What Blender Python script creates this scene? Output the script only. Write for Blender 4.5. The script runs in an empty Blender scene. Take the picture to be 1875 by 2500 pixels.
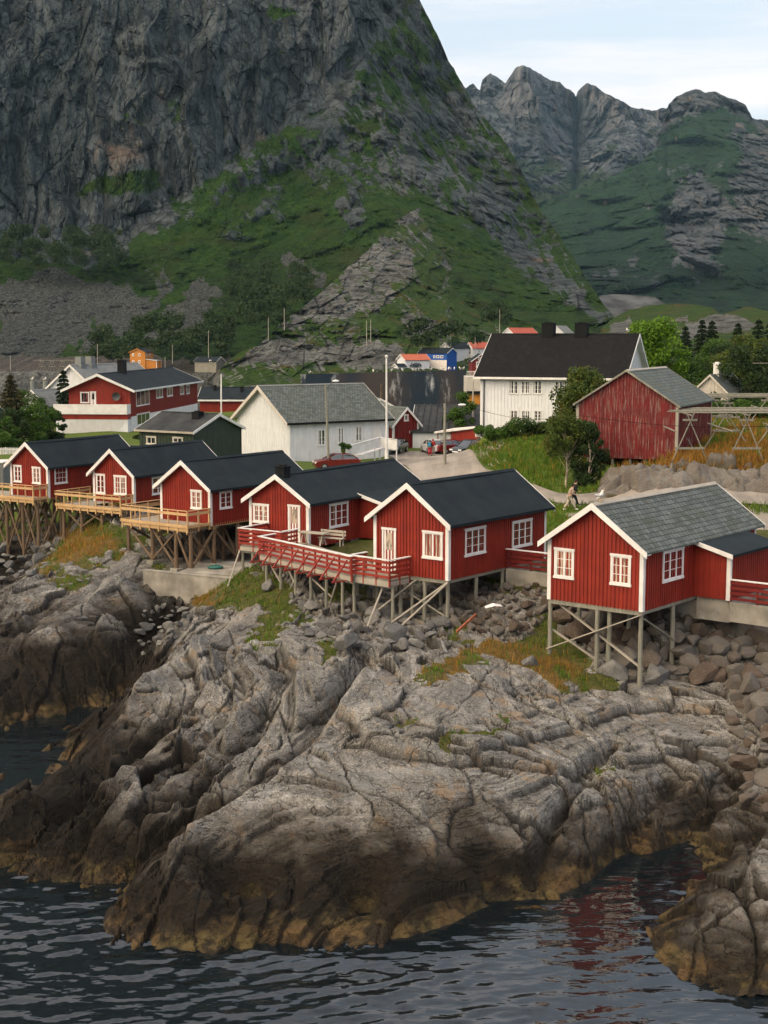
import bpy, bmesh, math, random
import numpy as np
from mathutils import Vector, Matrix
R = math.radians
SC = bpy.context.scene
COL = SC.collection

# ------------------------------------------------------------ camera, sky, sun, exposure
F, HC, PITCH = 3472.0, 18.5, R(7.14)
cam_d = bpy.data.cameras.new('camera'); cam = bpy.data.objects.new('camera', cam_d); COL.objects.link(cam)
cam.location = (0, 0, HC); cam.rotation_euler = (R(90) - PITCH, 0, 0)
cam_d.sensor_fit = 'VERTICAL'; cam_d.sensor_height = 36; cam_d.lens = 50
cam_d.clip_start = 0.5; cam_d.clip_end = 60000
SC.camera = cam

SUN_AZ = R(232)      # compass-like, clockwise from +Y: the sun stands left of and behind the camera
SUN_EL = R(4.0)
sdir = Vector((math.sin(SUN_AZ) * math.cos(SUN_EL), math.cos(SUN_AZ) * math.cos(SUN_EL), math.sin(SUN_EL)))
sl = bpy.data.lights.new('sun', 'SUN'); sl.energy = 5.0; sl.angle = R(0.5); sl.color = (1.0, 0.60, 0.36)
so = bpy.data.objects.new('sun', sl); COL.objects.link(so); so.rotation_euler = sdir.to_track_quat('Z', 'Y').to_euler()

W = bpy.data.worlds.new('World'); SC.world = W; W.use_nodes = True
nt = W.node_tree; nt.nodes.clear()
def wn(t, **k):
    n = nt.nodes.new(t)
    for a, b in k.items(): setattr(n, a, b)
    return n
sky = wn('ShaderNodeTexSky', sky_type='NISHITA', sun_disc=False, sun_elevation=SUN_EL, sun_rotation=SUN_AZ, altitude=20, air_density=1.0, dust_density=1.2, ozone_density=1.5)
tc = wn('ShaderNodeTexCoord')
# thin high overcast: an even pale veil over the whole sky
add1 = wn('ShaderNodeMixRGB', blend_type='ADD'); add1.inputs[0].default_value = 1
nt.links.new(sky.outputs[0], add1.inputs[1]); add1.inputs[2].default_value = (6.2, 6.6, 7.6, 1)
# afterglow: a lobe added high above the sun to light gables and rock tops
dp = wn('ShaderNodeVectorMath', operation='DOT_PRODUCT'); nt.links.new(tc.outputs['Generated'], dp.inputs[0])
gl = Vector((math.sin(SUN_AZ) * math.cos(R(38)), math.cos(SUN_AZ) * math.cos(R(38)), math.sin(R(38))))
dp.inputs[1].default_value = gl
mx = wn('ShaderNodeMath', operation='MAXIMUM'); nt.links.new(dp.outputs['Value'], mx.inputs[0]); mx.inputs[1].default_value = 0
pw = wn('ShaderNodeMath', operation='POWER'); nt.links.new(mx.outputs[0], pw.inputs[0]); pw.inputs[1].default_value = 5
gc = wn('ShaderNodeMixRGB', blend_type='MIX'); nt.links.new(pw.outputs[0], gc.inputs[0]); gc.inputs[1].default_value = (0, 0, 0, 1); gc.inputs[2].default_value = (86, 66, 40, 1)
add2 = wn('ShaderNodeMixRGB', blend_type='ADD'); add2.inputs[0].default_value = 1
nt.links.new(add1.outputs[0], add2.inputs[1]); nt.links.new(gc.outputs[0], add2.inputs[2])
# streaks of high cloud
mp = wn('ShaderNodeMapping'); nt.links.new(tc.outputs['Generated'], mp.inputs[0]); mp.inputs['Rotation'].default_value = (0, R(-9), R(20)); mp.inputs['Scale'].default_value = (1.1, 1.1, 9.5)
nz = wn('ShaderNodeTexNoise'); nz.inputs['Scale'].default_value = 1.7; nz.inputs['Detail'].default_value = 6; nz.inputs['Roughness'].default_value = .55; nt.links.new(mp.outputs[0], nz.inputs[0])
cr = wn('ShaderNodeMapRange', interpolation_type='SMOOTHSTEP'); nt.links.new(nz.outputs[0], cr.inputs[0]); cr.inputs[1].default_value = .42; cr.inputs[2].default_value = .64; cr.inputs[3].default_value = 0; cr.inputs[4].default_value = .75
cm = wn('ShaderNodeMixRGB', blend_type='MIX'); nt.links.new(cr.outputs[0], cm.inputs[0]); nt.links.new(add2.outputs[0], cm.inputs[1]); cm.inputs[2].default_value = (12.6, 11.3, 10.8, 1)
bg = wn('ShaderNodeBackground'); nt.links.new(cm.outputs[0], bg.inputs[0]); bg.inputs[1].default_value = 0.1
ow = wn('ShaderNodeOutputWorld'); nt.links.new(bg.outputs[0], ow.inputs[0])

vs = SC.view_settings
vs.view_transform = 'Standard'; vs.look = 'None'; vs.exposure = 0.1; vs.gamma = 1; vs.use_curve_mapping = False
try: SC.cycles.max_bounces = 6; SC.cycles.diffuse_bounces = 3; SC.cycles.glossy_bounces = 3; SC.cycles.transparent_max_bounces = 8
except Exception: pass

# ------------------------------------------------------------ surveying: sight lines turned into world points
cP, sP = math.cos(PITCH), math.sin(PITCH)
def ray(px, py):
    u = (px - 937.5) / F; v = (1250 - py) / F
    return u, cP + v * sP, -sP + v * cP
def G(px, py, z):
    a, b, c = ray(px, py); t = (z - HC) / c
    return Vector((a * t, b * t, z))
def D(px, py, d):
    a, b, c = ray(px, py); t = d / b
    return Vector((a * t, d, HC + c * t))
def projn(x, y, z):
    zz = z - HC; d = y * cP - zz * sP; v = y * sP + zz * cP
    return 937.5 + F * x / d, 1250 - F * v / d

# ------------------------------------------------------------ numpy noise
_rs = np.random.RandomState(7)
T2 = _rs.rand(256, 256); T3 = _rs.rand(64, 64, 64); TV = _rs.rand(256, 256, 3)
def _q(t): return t * t * t * (t * (t * 6 - 15) + 10)
def vn2(x, y):
    xi = np.floor(x).astype(int); yi = np.floor(y).astype(int); fx = _q(x - xi); fy = _q(y - yi)
    a = T2[xi & 255, yi & 255]; b = T2[(xi + 1) & 255, yi & 255]; c = T2[xi & 255, (yi + 1) & 255]; d = T2[(xi + 1) & 255, (yi + 1) & 255]
    return (a * (1 - fx) + b * fx) * (1 - fy) + (c * (1 - fx) + d * fx) * fy
def fbm2(x, y, o=4, g=.5):
    s = 0; a = 1; n = 0
    for i in range(o):
        s = s + a * (vn2(x + 17.3 * i, y - 9.1 * i) - .5); n += a; a *= g; x = x * 2.03; y = y * 2.03
    return s / n * 2
def rdg2(x, y, o=4, g=.5):
    s = 0; a = 1; n = 0
    for i in range(o):
        s = s + a * (1 - np.abs(vn2(x + 31.7 * i, y + 12.9 * i) * 2 - 1)); n += a; a *= g; x = x * 2.1; y = y * 2.1
    return s / n
def vn3(x, y, z):
    xi = np.floor(x).astype(int); yi = np.floor(y).astype(int); zi = np.floor(z).astype(int)
    fx = _q(x - xi); fy = _q(y - yi); fz = _q(z - zi); r = 0
    for i in (0, 1):
        for j in (0, 1):
            for k in (0, 1):
                r = r + T3[(xi + i) & 63, (yi + j) & 63, (zi + k) & 63] * (fx if i else 1 - fx) * (fy if j else 1 - fy) * (fz if k else 1 - fz)
    return r
def fbm3(x, y, z, o=4, g=.5):
    s = 0; a = 1; n = 0
    for i in range(o):
        s = s + a * (vn3(x + 7.3 * i, y - 5.1 * i, z + 3.3 * i) - .5); n += a; a *= g; x = x * 2.03; y = y * 2.03; z = z * 2.03
    return s / n * 2
def rdg3(x, y, z, o=4, g=.5):
    s = 0; a = 1; n = 0
    for i in range(o):
        s = s + a * (1 - np.abs(vn3(x + 7.3 * i, y - 5.1 * i, z + 3.3 * i) * 2 - 1)); n += a; a *= g; x = x * 2.1; y = y * 2.1; z = z * 2.1
    return s / n
def vor2(x, y):
    xi = np.floor(x).astype(int); yi = np.floor(y).astype(int)
    f1 = np.full(x.shape, 9.); f2 = np.full(x.shape, 9.); idv = np.zeros(x.shape); ox = np.zeros(x.shape); oy = np.zeros(x.shape)
    for i in (-1, 0, 1):
        for j in (-1, 0, 1):
            t = TV[(xi + i) & 255, (yi + j) & 255]
            dx = xi + i + t[..., 0] - x; dy = yi + j + t[..., 1] - y; d = np.sqrt(dx * dx + dy * dy)
            m = d < f1
            f2 = np.where(m, f1, np.minimum(f2, d)); idv = np.where(m, t[..., 2], idv); ox = np.where(m, dx, ox); oy = np.where(m, dy, oy); f1 = np.where(m, d, f1)
    return f1, f2, idv, ox, oy
def sstep(a, b, x):
    t = np.clip((x - a) / (b - a), 0, 1); return t * t * (3 - 2 * t)
def polymask(px, py, poly, soft):
    """soft inside mask of a polygon"""
    px = np.asarray(px, float); py = np.asarray(py, float)
    d = np.full(px.shape, 1e18); ins = np.zeros(px.shape, bool); n = len(poly)
    for i in range(n):
        x0, y0 = poly[i]; x1, y1 = poly[(i + 1) % n]; ex, ey = x1 - x0, y1 - y0
        t = np.clip(((px - x0) * ex + (py - y0) * ey) / (ex * ex + ey * ey + 1e-9), 0, 1)
        d = np.minimum(d, (px - x0 - t * ex) ** 2 + (py - y0 - t * ey) ** 2)
        if y0 != y1:
            c = ((y0 > py) != (y1 > py)) & (px < ex * (py - y0) / ey + x0); ins ^= c
    s = np.sqrt(d) * np.where(ins, 1, -1)
    return sstep(-soft, soft, s)
def rbf(pts, vals, smooth=0.0):
    pts = np.array(pts, float); vals = np.array(vals, float); n = len(pts)
    K = np.sqrt(((pts[:, None] - pts[None]) ** 2).sum(-1)) + np.eye(n) * smooth * -1
    A = np.zeros((n + 3, n + 3)); A[:n, :n] = K; A[:n, n] = 1; A[:n, n + 1:] = pts; A[n, :n] = 1; A[n + 1:, :n] = pts.T
    w = np.linalg.solve(A, np.concatenate([vals, np.zeros(3)]))
    def f(x, y):
        x = np.asarray(x, float); y = np.asarray(y, float); r = w[n] + w[n + 1] * x + w[n + 2] * y
        for i in range(n): r = r + w[i] * np.sqrt((x - pts[i, 0]) ** 2 + (y - pts[i, 1]) ** 2)
        return r
    return f

# ------------------------------------------------------------ materials
class NM:
    def __init__(s, name):
        s.m = bpy.data.materials.new(name); s.m.use_nodes = True; s.t = s.m.node_tree; s.b = s.t.nodes['Principled BSDF']; s.tc = None
    def n(s, t, **k):
        x = s.t.nodes.new(t)
        for a, b in k.items(): setattr(x, a, b)
        return x
    def L(s, a, b): s.t.links.new(a, b)
    def co(s, sc=(1, 1, 1), rot=(0, 0, 0), kind='Object'):
        if s.tc is None: s.tc = s.n('ShaderNodeTexCoord')
        m = s.n('ShaderNodeMapping'); s.L(s.tc.outputs[kind], m.inputs[0]); m.inputs['Scale'].default_value = sc; m.inputs['Rotation'].default_value = rot
        return m.outputs[0]
    def noise(s, scale, detail=4, rough=.55, co=None, dist=0):
        x = s.n('ShaderNodeTexNoise'); x.inputs['Scale'].default_value = scale; x.inputs['Detail'].default_value = detail; x.inputs['Roughness'].default_value = rough; x.inputs['Distortion'].default_value = dist
        s.L(co if co is not None else s.co(), x.inputs[0]); return x.outputs[0]
    def vor(s, scale, co=None, feature='F1', out='Distance', rnd=1):
        x = s.n('ShaderNodeTexVoronoi', feature=feature); x.inputs['Scale'].default_value = scale; x.inputs['Randomness'].default_value = rnd
        s.L(co if co is not None else s.co(), x.inputs[0]); return x.outputs[out]
    def mr(s, v, a, b, c=0, d=1, sm=True):
        x = s.n('ShaderNodeMapRange', interpolation_type='SMOOTHSTEP' if sm else 'LINEAR'); s.L(v, x.inputs[0])
        for i, q in enumerate((a, b, c, d)): x.inputs[i + 1].default_value = q
        return x.outputs[0]
    def math(s, op, a, b=None):
        x = s.n('ShaderNodeMath', operation=op)
        for i, q in enumerate((a, b)):
            if q is None: continue
            if isinstance(q, (int, float)): x.inputs[i].default_value = q
            else: s.L(q, x.inputs[i])
        return x.outputs[0]
    def mix(s, f, a, b, bt='MIX'):
        x = s.n('ShaderNodeMixRGB', blend_type=bt)
        for i, q in enumerate((f, a, b)):
            if isinstance(q, (int, float)): x.inputs[i].default_value = q
            elif isinstance(q, tuple): x.inputs[i].default_value = (*q, 1) if len(q) == 3 else q
            else: s.L(q, x.inputs[i])
        return x.outputs[0]
    def attr(s, name, out='Color'):
        x = s.n('ShaderNodeAttribute'); x.attribute_name = name; return x.outputs[out]
    def sep(s, c):
        x = s.n('ShaderNodeSeparateColor'); s.L(c, x.inputs[0]); return x.outputs
    def sepv(s, c):
        x = s.n('ShaderNodeSeparateXYZ'); s.L(c, x.inputs[0]); return x.outputs
    def bump(s, h, dist, strength=1, prev=None):
        x = s.n('ShaderNodeBump'); s.L(h, x.inputs['Height']); x.inputs['Distance'].default_value = dist; x.inputs['Strength'].default_value = strength
        if prev is not None: s.L(prev, x.inputs['Normal'])
        return x.outputs[0]
    def fin(s, col=None, rough=.8, spec=.3, nrm=None, metal=0):
        if col is not None:
            if isinstance(col, tuple): s.b.inputs['Base Color'].default_value = (*col, 1)
            else: s.L(col, s.b.inputs['Base Color'])
        if isinstance(rough, (int, float)): s.b.inputs['Roughness'].default_value = rough
        else: s.L(rough, s.b.inputs['Roughness'])
        s.b.inputs['Specular IOR Level'].default_value = spec; s.b.inputs['Metallic'].default_value = metal
        if nrm is not None: s.L(nrm, s.b.inputs['Normal'])
        return s.m
M = {}
def plain(name, c, rough=.7, var=.15, sc=2.0, spec=.3, bump=0, metal=0):
    m = NM(name); n = m.noise(sc, 5)
    d = tuple(max(0, q * (1 - 2 * var)) for q in c); e = tuple(min(1, q * (1 + var)) for q in c)
    M[name] = m.fin(m.mix(m.mr(n, .3, .7), d, e), rough, spec, m.bump(m.noise(sc * 12, 4), bump) if bump else None, metal)
    return M[name]

# ------------------------------------------------------------ mesh building
class MB:
    def __init__(s): s.v = []; s.f = []; s.mi = []; s.cur = 0
    def add(s, vs, fs):
        o = len(s.v); s.v += [tuple(q) for q in vs]; s.f += [tuple(i + o for i in f) for f in fs]; s.mi += [s.cur] * len(fs); return s
    def hexa(s, p):   # 8 points: bottom 4 ccw, top 4 ccw
        return s.add(p, [(3, 2, 1, 0), (4, 5, 6, 7), (0, 1, 5, 4), (1, 2, 6, 5), (2, 3, 7, 6), (3, 0, 4, 7)])
    def box(s, x0, y0, z0, x1, y1, z1):
        return s.hexa([(x0, y0, z0), (x1, y0, z0), (x1, y1, z0), (x0, y1, z0), (x0, y0, z1), (x1, y0, z1), (x1, y1, z1), (x0, y1, z1)])
    def beam(s, a, b, w, h, up=(0, 0, 1)):
        a = Vector(a); b = Vector(b); d = (b - a).normalized(); u = Vector(up)
        if abs(d.dot(u)) > .98: u = Vector((0, 1, 0))
        x = d.cross(u).normalized() * (w / 2); y = x.cross(d).normalized() * (h / 2)
        return s.hexa([a - x - y, a + x - y, b + x - y, b - x - y, a - x + y, a + x + y, b + x + y, b - x + y])
    def cyl(s, a, b, r0, r1=None, n=8, cap=True):
        r1 = r0 if r1 is None else r1
        a = Vector(a); b = Vector(b); d = (b - a).normalized(); u = Vector((0, 0, 1)) if abs(d.z) < .95 else Vector((1, 0, 0))
        x = d.cross(u).normalized(); y = d.cross(x)
        vs = []
        for p, r in ((a, r0), (b, r1)):
            for i in range(n):
                t = 2 * math.pi * i / n; vs.append(p + x * (r * math.cos(t)) + y * (r * math.sin(t)))
        fs = [(i, (i + 1) % n, n + (i + 1) % n, n + i) for i in range(n)]
        if cap: fs += [tuple(range(n - 1, -1, -1)), tuple(range(n, 2 * n))]
        return s.add(vs, fs)
    def tube(s, pts, rad, n=7):
        for i in range(len(pts) - 1): s.cyl(pts[i], pts[i + 1], rad[i], rad[i + 1], n, True)
        return s
    def prism(s, poly, a, b, fn):   # poly (u,v) list swept from a to b, fn(u,v,w)->point
        n = len(poly); vs = [fn(u, v, a) for u, v in poly] + [fn(u, v, b) for u, v in poly]
        return s.add(vs, [tuple(range(n - 1, -1, -1)), tuple(range(n, 2 * n))] + [(i, (i + 1) % n, n + (i + 1) % n, n + i) for i in range(n)])
    def ico(s, c, r, sub=1, sc=(1, 1, 1)):
        bm = bmesh.new(); bmesh.ops.create_icosphere(bm, subdivisions=sub, radius=1)
        bm.verts.ensure_lookup_table()
        s.add([(c[0] + v.co.x * r * sc[0], c[1] + v.co.y * r * sc[1], c[2] + v.co.z * r * sc[2]) for v in bm.verts], [tuple(v.index for v in f.verts) for f in bm.faces]); bm.free(); return s
    def build(s, name, mat, parent=None, loc=None, smooth=False, fixn=True):
        me = bpy.data.meshes.new(name); me.from_pydata(s.v, [], s.f)
        ms = mat if isinstance(mat, (list, tuple)) else [mat]
        for m in ms: me.materials.append(M[m] if isinstance(m, str) else m)
        if len(ms) > 1: me.polygons.foreach_set('material_index', s.mi)
        if fixn and len(s.f) < 20000:
            bm = bmesh.new(); bm.from_mesh(me); bmesh.ops.recalc_face_normals(bm, faces=bm.faces); bm.to_mesh(me); bm.free()
        if smooth: me.polygons.foreach_set('use_smooth', [True] * len(me.polygons))
        me.update()
        o = bpy.data.objects.new(name, me); COL.objects.link(o)
        if parent is not None: o.parent = parent
        if loc is not None: o.location = loc
        return o
def tag(o, label=None, cat=None, group=None, kind=None):
    if label: o['label'] = label
    if cat: o['category'] = cat
    if group: o['group'] = group
    if kind: o['kind'] = kind
    return o
def thing(name, label, cat, loc=(0, 0, 0), rz=0, group=None):
    o = bpy.data.objects.new(name, None); COL.objects.link(o); o.location = loc; o.rotation_euler = (0, 0, rz); o.empty_display_size = .2
    return tag(o, label, cat, group)
def copy_tree(o, parent=None):
    c = o.copy(); COL.objects.link(c); c.parent = parent
    for ch in list(o.children): copy_tree(ch, c)
    return c
def npmesh(name, V, Fq, mat, attrs=None, smooth=True):
    """V (n,3), Fq (m,4) or (m,3) numpy -> one mesh object"""
    me = bpy.data.meshes.new(name); n = len(V); k = Fq.shape[1]; m = len(Fq)
    me.vertices.add(n); me.vertices.foreach_set('co', np.ascontiguousarray(V, np.float32).ravel())
    me.loops.add(m * k); me.loops.foreach_set('vertex_index', np.ascontiguousarray(Fq, np.int32).ravel())
    me.polygons.add(m); me.polygons.foreach_set('loop_start', np.arange(0, m * k, k, dtype=np.int32)); me.polygons.foreach_set('loop_total', np.full(m, k, np.int32))
    me.polygons.foreach_set('use_smooth', np.full(m, smooth))
    for an, a in (attrs or {}).items():
        at = me.color_attributes.new(an, 'FLOAT_COLOR', 'POINT'); c = np.ones((n, 4), np.float32); c[:, :a.shape[1]] = a; at.data.foreach_set('color', c.ravel())
    for mm in (mat if isinstance(mat, (list, tuple)) else [mat]): me.materials.append(M[mm] if isinstance(mm, str) else mm)
    me.update(calc_edges=True); me.validate()
    o = bpy.data.objects.new(name, me); COL.objects.link(o); return o
def gridfaces(nr, nc):
    i = np.arange(nr * nc).reshape(nr, nc)
    return np.stack([i[:-1, :-1], i[:-1, 1:], i[1:, 1:], i[1:, :-1]], -1).reshape(-1, 4)
# ============================================================ TERRAIN
near_pts = [  # sight line and surveyed height
 (0,1420,2.5),(0,1500,2.9),(0,1600,2.2),(0,1700,1.2),(0,1804,0),(0,1870,-1.5),(80,1850,-1.6),(205,1795,-1.3),(60,1910,-1.2),(0,1945,-.05),(0,2000,.9),(0,2080,.5),(0,2129,0),(0,2250,-1.2),
 (150,1360,4.4),(150,1450,3.9),(150,1550,3.1),(150,1650,1.9),(150,1753,0.05),(150,1820,-1.5),(164,1878,.1),(200,1900,.8),(150,1950,1.1),(150,2050,.9),(150,2120,.35),(153,2160,0),
 (300,1310,5.2),(300,1400,4.6),(300,1500,3.6),(290,1590,2.3),(250,1680,1.0),(290,1690,.25),(345,1600,.9),(400,1525,1.8),(430,1490,2.3),
 (480,1490,3.5),(560,1500,3.9),(430,1600,3.2),(330,1690,2.5),(300,1750,1.9),(235,1840,1.1),(100,1970,1.1),
 (600,1480,4.1),(600,1600,3.7),(600,1700,3.2),(600,1800,2.7),(480,1800,2.1),(500,1900,1.9),(500,2000,1.4),(300,1950,1.3),(300,2050,1.0),(400,2085,.8),(300,2110,.45),(285,2180,.05),
 (720,1850,2.8),(600,1955,2.3),(450,2080,1.7),(350,2160,1.0),(260,2200,.5),(600,2050,1.9),(600,2150,1.25),(600,2230,.6),(600,2268,0),(420,2291,0),(244,2236,0),(500,2200,1.0),
 (800,1550,4.3),(800,1650,4.1),(800,1750,3.7),(800,1850,3.25),(800,1950,2.7),(800,2050,2.05),(800,2150,1.25),(800,2230,.4),
 (940,1570,4.4),(940,1650,4.4),(940,1750,4.0),(940,1850,3.5),(940,1950,2.9),(940,2050,2.15),(940,2150,1.35),(940,2225,.6),(941,2267,-.05),
 (1150,1540,4.2),(1150,1650,4.3),(1150,1750,4.0),(1150,1850,3.5),(1150,1950,2.75),(1150,2050,1.8),(1150,2150,1.0),(1150,2223,0),
 (1400,1560,3.7),(1400,1650,3.5),(1400,1750,3.2),(1400,1850,2.75),(1400,1950,2.0),(1400,2050,1.3),(1400,2150,.6),(1400,2215,-.05),(1300,2247,-.05),
 (1571,1688,2.9),(1600,1800,2.3),(1600,1900,1.7),(1600,2000,1.1),(1600,2100,.5),(1600,2165,0),(1520,2175,-.05),
 (1750,1700,2.8),(1800,1780,2.3),(1800,1850,1.5),(1750,1950,.9),(1700,2050,.45),(1640,2140,-.9),(1630,2190,-1.2),(1600,2215,-1.2),
 (1875,2060,1.8),(1800,2120,1.35),(1720,2150,.9),(1640,2250,.5),(1600,2330,.05),(1750,2250,1.25),(1875,2200,1.7),(1875,2300,1.1),(1750,2350,.45),(1875,2420,0),(1699,2405,-.05),(1560,2290,-1.6),
 (1875,1450,5.9),(1600,1490,5.5),(1450,1500,4.9),(1350,1490,5.0),(1300,1430,5.9),(1200,1440,5.2),(1100,1490,4.5),(1000,1510,4.3),(900,1490,4.4),
 (700,1420,5.0),(620,1440,4.4),(540,1440,4.2),(600,1380,5.2),(1875,1650,3.2),(1875,1750,2.6),(1875,1850,1.9),(1875,1950,1.3),(1700,1600,3.9),
 (400,1468,2.4),(456,1482,2.5),(600,2400,-2.5),(1200,2400,-2.2),(1400,2330,-1.5),(1500,2440,-1.5),(200,2400,-2.5),(900,2380,-2)]
mid_pts = [  # sight line and surveyed distance
 (1560,1240,91),(1560,1168,95),(1640,1170,94),(1700,1152,96),(1700,1235,90.5),(1850,1190,94),(1650,1110,101),(1750,1080,106),(1875,1060,112),(1875,1120,100),(1840,1245,89),
 (1470,1172,102),(1410,1155,104),(1350,1160,106),(1300,1180,105),(1300,1100,118),(1250,1050,128),(1180,1045,138),(1168,1100,133),(1162,1160,118),(1210,1120,122),(1450,1080,124),(1200,1080,132)]
mid_xyz = [(15,102.3,7.9),(17,101.3,8.1),(18.4,100.3,8.8),(15.5,99,7.7),(13,101,7.6),(17.5,103.5,8.4),(16,105.5,8.7),(-32,97,1.0),(-30,92,.6),(-27,98,1.6),(-25.5,102,1.9),(-28,106,2.3),(-24.5,107,2.8),(-33,104,1.7),(-30,112,4.0),(-25,112,4.4),(-38,108,2.0),(-38,116,4.8),(-33,119,6.0),(-24,118,6.1),(-22,106,6.1),(-14,104,6.2),(-9,97,6.1),(-12.5,91,3.9),(-9.5,90,3.9),(-10.5,86.8,3.9),(-8,86.5,4.0),
 (-2,92,6.1),(-3.2,84,6.0),(-1.2,80,6.1),(1,84,6.3),(4,80,6.1),(3.5,77,5.9),(8,82,6.4),(11,92,7.0),(14,76,6.3),(17,68,6.2),(20,66,6.3),(18,80,6.5),(22,75,6.6),(26,88,7.0),(14,90,7.0),
 (6,105,6.7),(5,118,6.2),(0,112,6.2),(-10,118,6.0),(-20,125,6.1),(-35,135,6.2),(-45,150,6.2),(-30,160,6.2),(-60,170,6.2),(-40,180,6.2),(-60,200,6),(-20,200,5.8),(0,150,5.7),(8,150,5.7),(8,138,5.8),(-10,140,5.8),(-15,155,5.8),(12,172,5.7),(0,185,5.7),
 (0,215,5.5),(20,215,6),(-60,225,5),(26,150,9.5),(22,160,9.2),(40,150,10.5),(45,130,11),(35,118,11),(50,105,11),(60,180,12),(100,150,13),(100,220,14),(60,240,13),
 (-75,90,-2),(-75,130,3),(-60,110,2),(-45,85,-1.5),(-45,60,-3),(-40,40,-4),(-20,36,-3.5),(0,34,-3.5),(14,33,-2.5),(40,40,-1),(40,60,5),(35,75,6.5),(30,50,1.5),(-34,75,-.6)]
P_, V_ = [], []
for px, py, z in near_pts:
    q = G(px, py, z); P_.append((q.x, q.y)); V_.append(z)
for px, py, d in mid_pts:
    q = D(px, py, d); P_.append((q.x, q.y)); V_.append(q.z)
for x, y, z in mid_xyz: P_.append((x, y)); V_.append(z)
_base = rbf(P_, V_, 0.6)

def wl(*pts): return [tuple(G(*p)[:2]) for p in pts]
GROOVES = [  # (polyline of sight lines with heights, half width, depth) clefts between the strata
 (wl((900,1600,4.2),(820,1720,3.6),(715,1870,2.6),(600,1975,1.9),(470,2050,1.2),(380,2105,.6)), .55, 1.5),
 (wl((700,1640,3.8),(640,1760,3.1),(560,1850,2.4),(470,1960,1.7),(360,2030,1.0)), .4, .8),
 (wl((640,1600,3.7),(500,1690,2.9),(410,1760,2.3),(300,1880,1.5),(140,2000,.9)), .4, .9),
 (wl((560,1620,3.6),(470,1700,2.8),(400,1745,2.3)), .3, .5),
 (wl((1500,1780,2.9),(1420,1900,2.2),(1340,2010,1.6),(1300,2100,1.1)), .3, .6),
 (wl((1640,1870,1.9),(1560,1960,1.5),(1480,2080,.9),(1440,2150,.5)), .5, .8),
 (wl((1800,1880,1.5),(1700,1990,.9),(1600,2080,.5)), .6, .7),
 (wl((720,2080,1.7),(715,2180,1.0),(700,2250,.2)), .2, .3),
 (wl((1100,1640,4.3),(1250,1700,3.9),(1400,1770,3.1),(1530,1850,2.4)), .18, .3),
 (wl((1180,1600,4.1),(1330,1700,3.5),(1480,1790,2.9)), .18, .3),
 (wl((430,1500,2.2),(350,1600,1.0),(300,1700,.4),(235,1765,-.2)), 1.1, 1.2)]
RIDGES = [
 (wl((880,1680,4.0),(780,1790,3.5),(690,1900,2.9),(560,2010,2.1),(420,2120,1.3)), .8, .45),
 (wl((560,1540,3.9),(420,1630,3.2),(330,1700,2.5),(250,1840,1.2),(130,1930,1.0)), .7, .5),
 (wl((660,1700,3.3),(520,1830,2.4),(400,1960,1.6),(250,2060,1.0)), .6, .4),
 (wl((1010,2215,.5),(1180,2205,.6),(1380,2190,.5)), .8, .35),
 (wl((940,2080,2.0),(1150,2060,1.9),(1320,2030,1.7)), .5, .3)]
def linedist(x, y, pl):
    d = np.full(np.shape(x), 1e9)
    for (x0, y0), (x1, y1) in zip(pl[:-1], pl[1:]):
        ex, ey = x1 - x0, y1 - y0; t = np.clip(((x - x0) * ex + (y - y0) * ey) / (ex * ex + ey * ey), 0, 1)
        d = np.minimum(d, (x - x0 - t * ex) ** 2 + (y - y0 - t * ey) ** 2)
    return np.sqrt(d)
SLAB = [tuple(G(px, py, 4.0)[:2]) for px, py in ((392,1392),(640,1415),(700,1360),(430,1350))]
def H0(x, y):
    x = np.asarray(x, float); y = np.asarray(y, float)
    h = _base(x, y)
    if np.ndim(x) == 0 or y.min() < 80:
        for pl, w, dd in GROOVES: h = h - dd * np.exp(-(linedist(x, y, pl) / w) ** 2)
        for pl, w, dd in RIDGES: h = h + dd * np.exp(-(linedist(x, y, pl) / w) ** 2)
    return h
def Hs(x, y): return float(H0(np.array([float(x)]), np.array([float(y)]))[0])

# vegetation patches on the near shore (traced once, then fixed to the ground)
VEG = [[(460,1440),(520,1420),(640,1380),(720,1440),(700,1500),(640,1490),(560,1478),(470,1482)],
 [(595,1560),(640,1520),(700,1500),(720,1530),(640,1570),(610,1590)],[(660,1470),(760,1500),(740,1520),(650,1500)],
 [(1015,1675),(1060,1615),(1130,1578),(1190,1562),(1270,1575),(1305,1520),(1335,1490),(1400,1570),(1440,1620),(1410,1650),(1370,1690),(1330,1650),(1260,1628),(1200,1605),(1130,1625),(1080,1655)],
 [(1400,1640),(1500,1640),(1510,1680),(1450,1690),(1400,1670)],
 [(1070,1820),(1130,1790),(1200,1775),(1260,1785),(1200,1795),(1130,1808),(1075,1832)],
 [(955,1757),(1020,1752),(1030,1762),(960,1764)],[(1430,1880),(1480,1865),(1500,1868),(1450,1892)],[(1205,1738),(1230,1740),(1228,1760),(1208,1755)],
 [(95,1400),(150,1290),(230,1270),(320,1300),(340,1350),(280,1360),(220,1390),(150,1370),(110,1420)],[(320,1310),(400,1290),(410,1320),(330,1330)],
 [(150,1400),(220,1395),(215,1420),(120,1440)],[(790,1440),(900,1420),(900,1450),(800,1470)],[(1180,1400),(1300,1395),(1330,1420),(1250,1440),(1190,1430)],
 [(1080,1545),(1130,1520),(1150,1535),(1100,1560)],[(780,1580),(830,1570),(820,1620),(790,1640)],[(375,1370),(420,1390),(400,1400),(370,1385)]]
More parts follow.
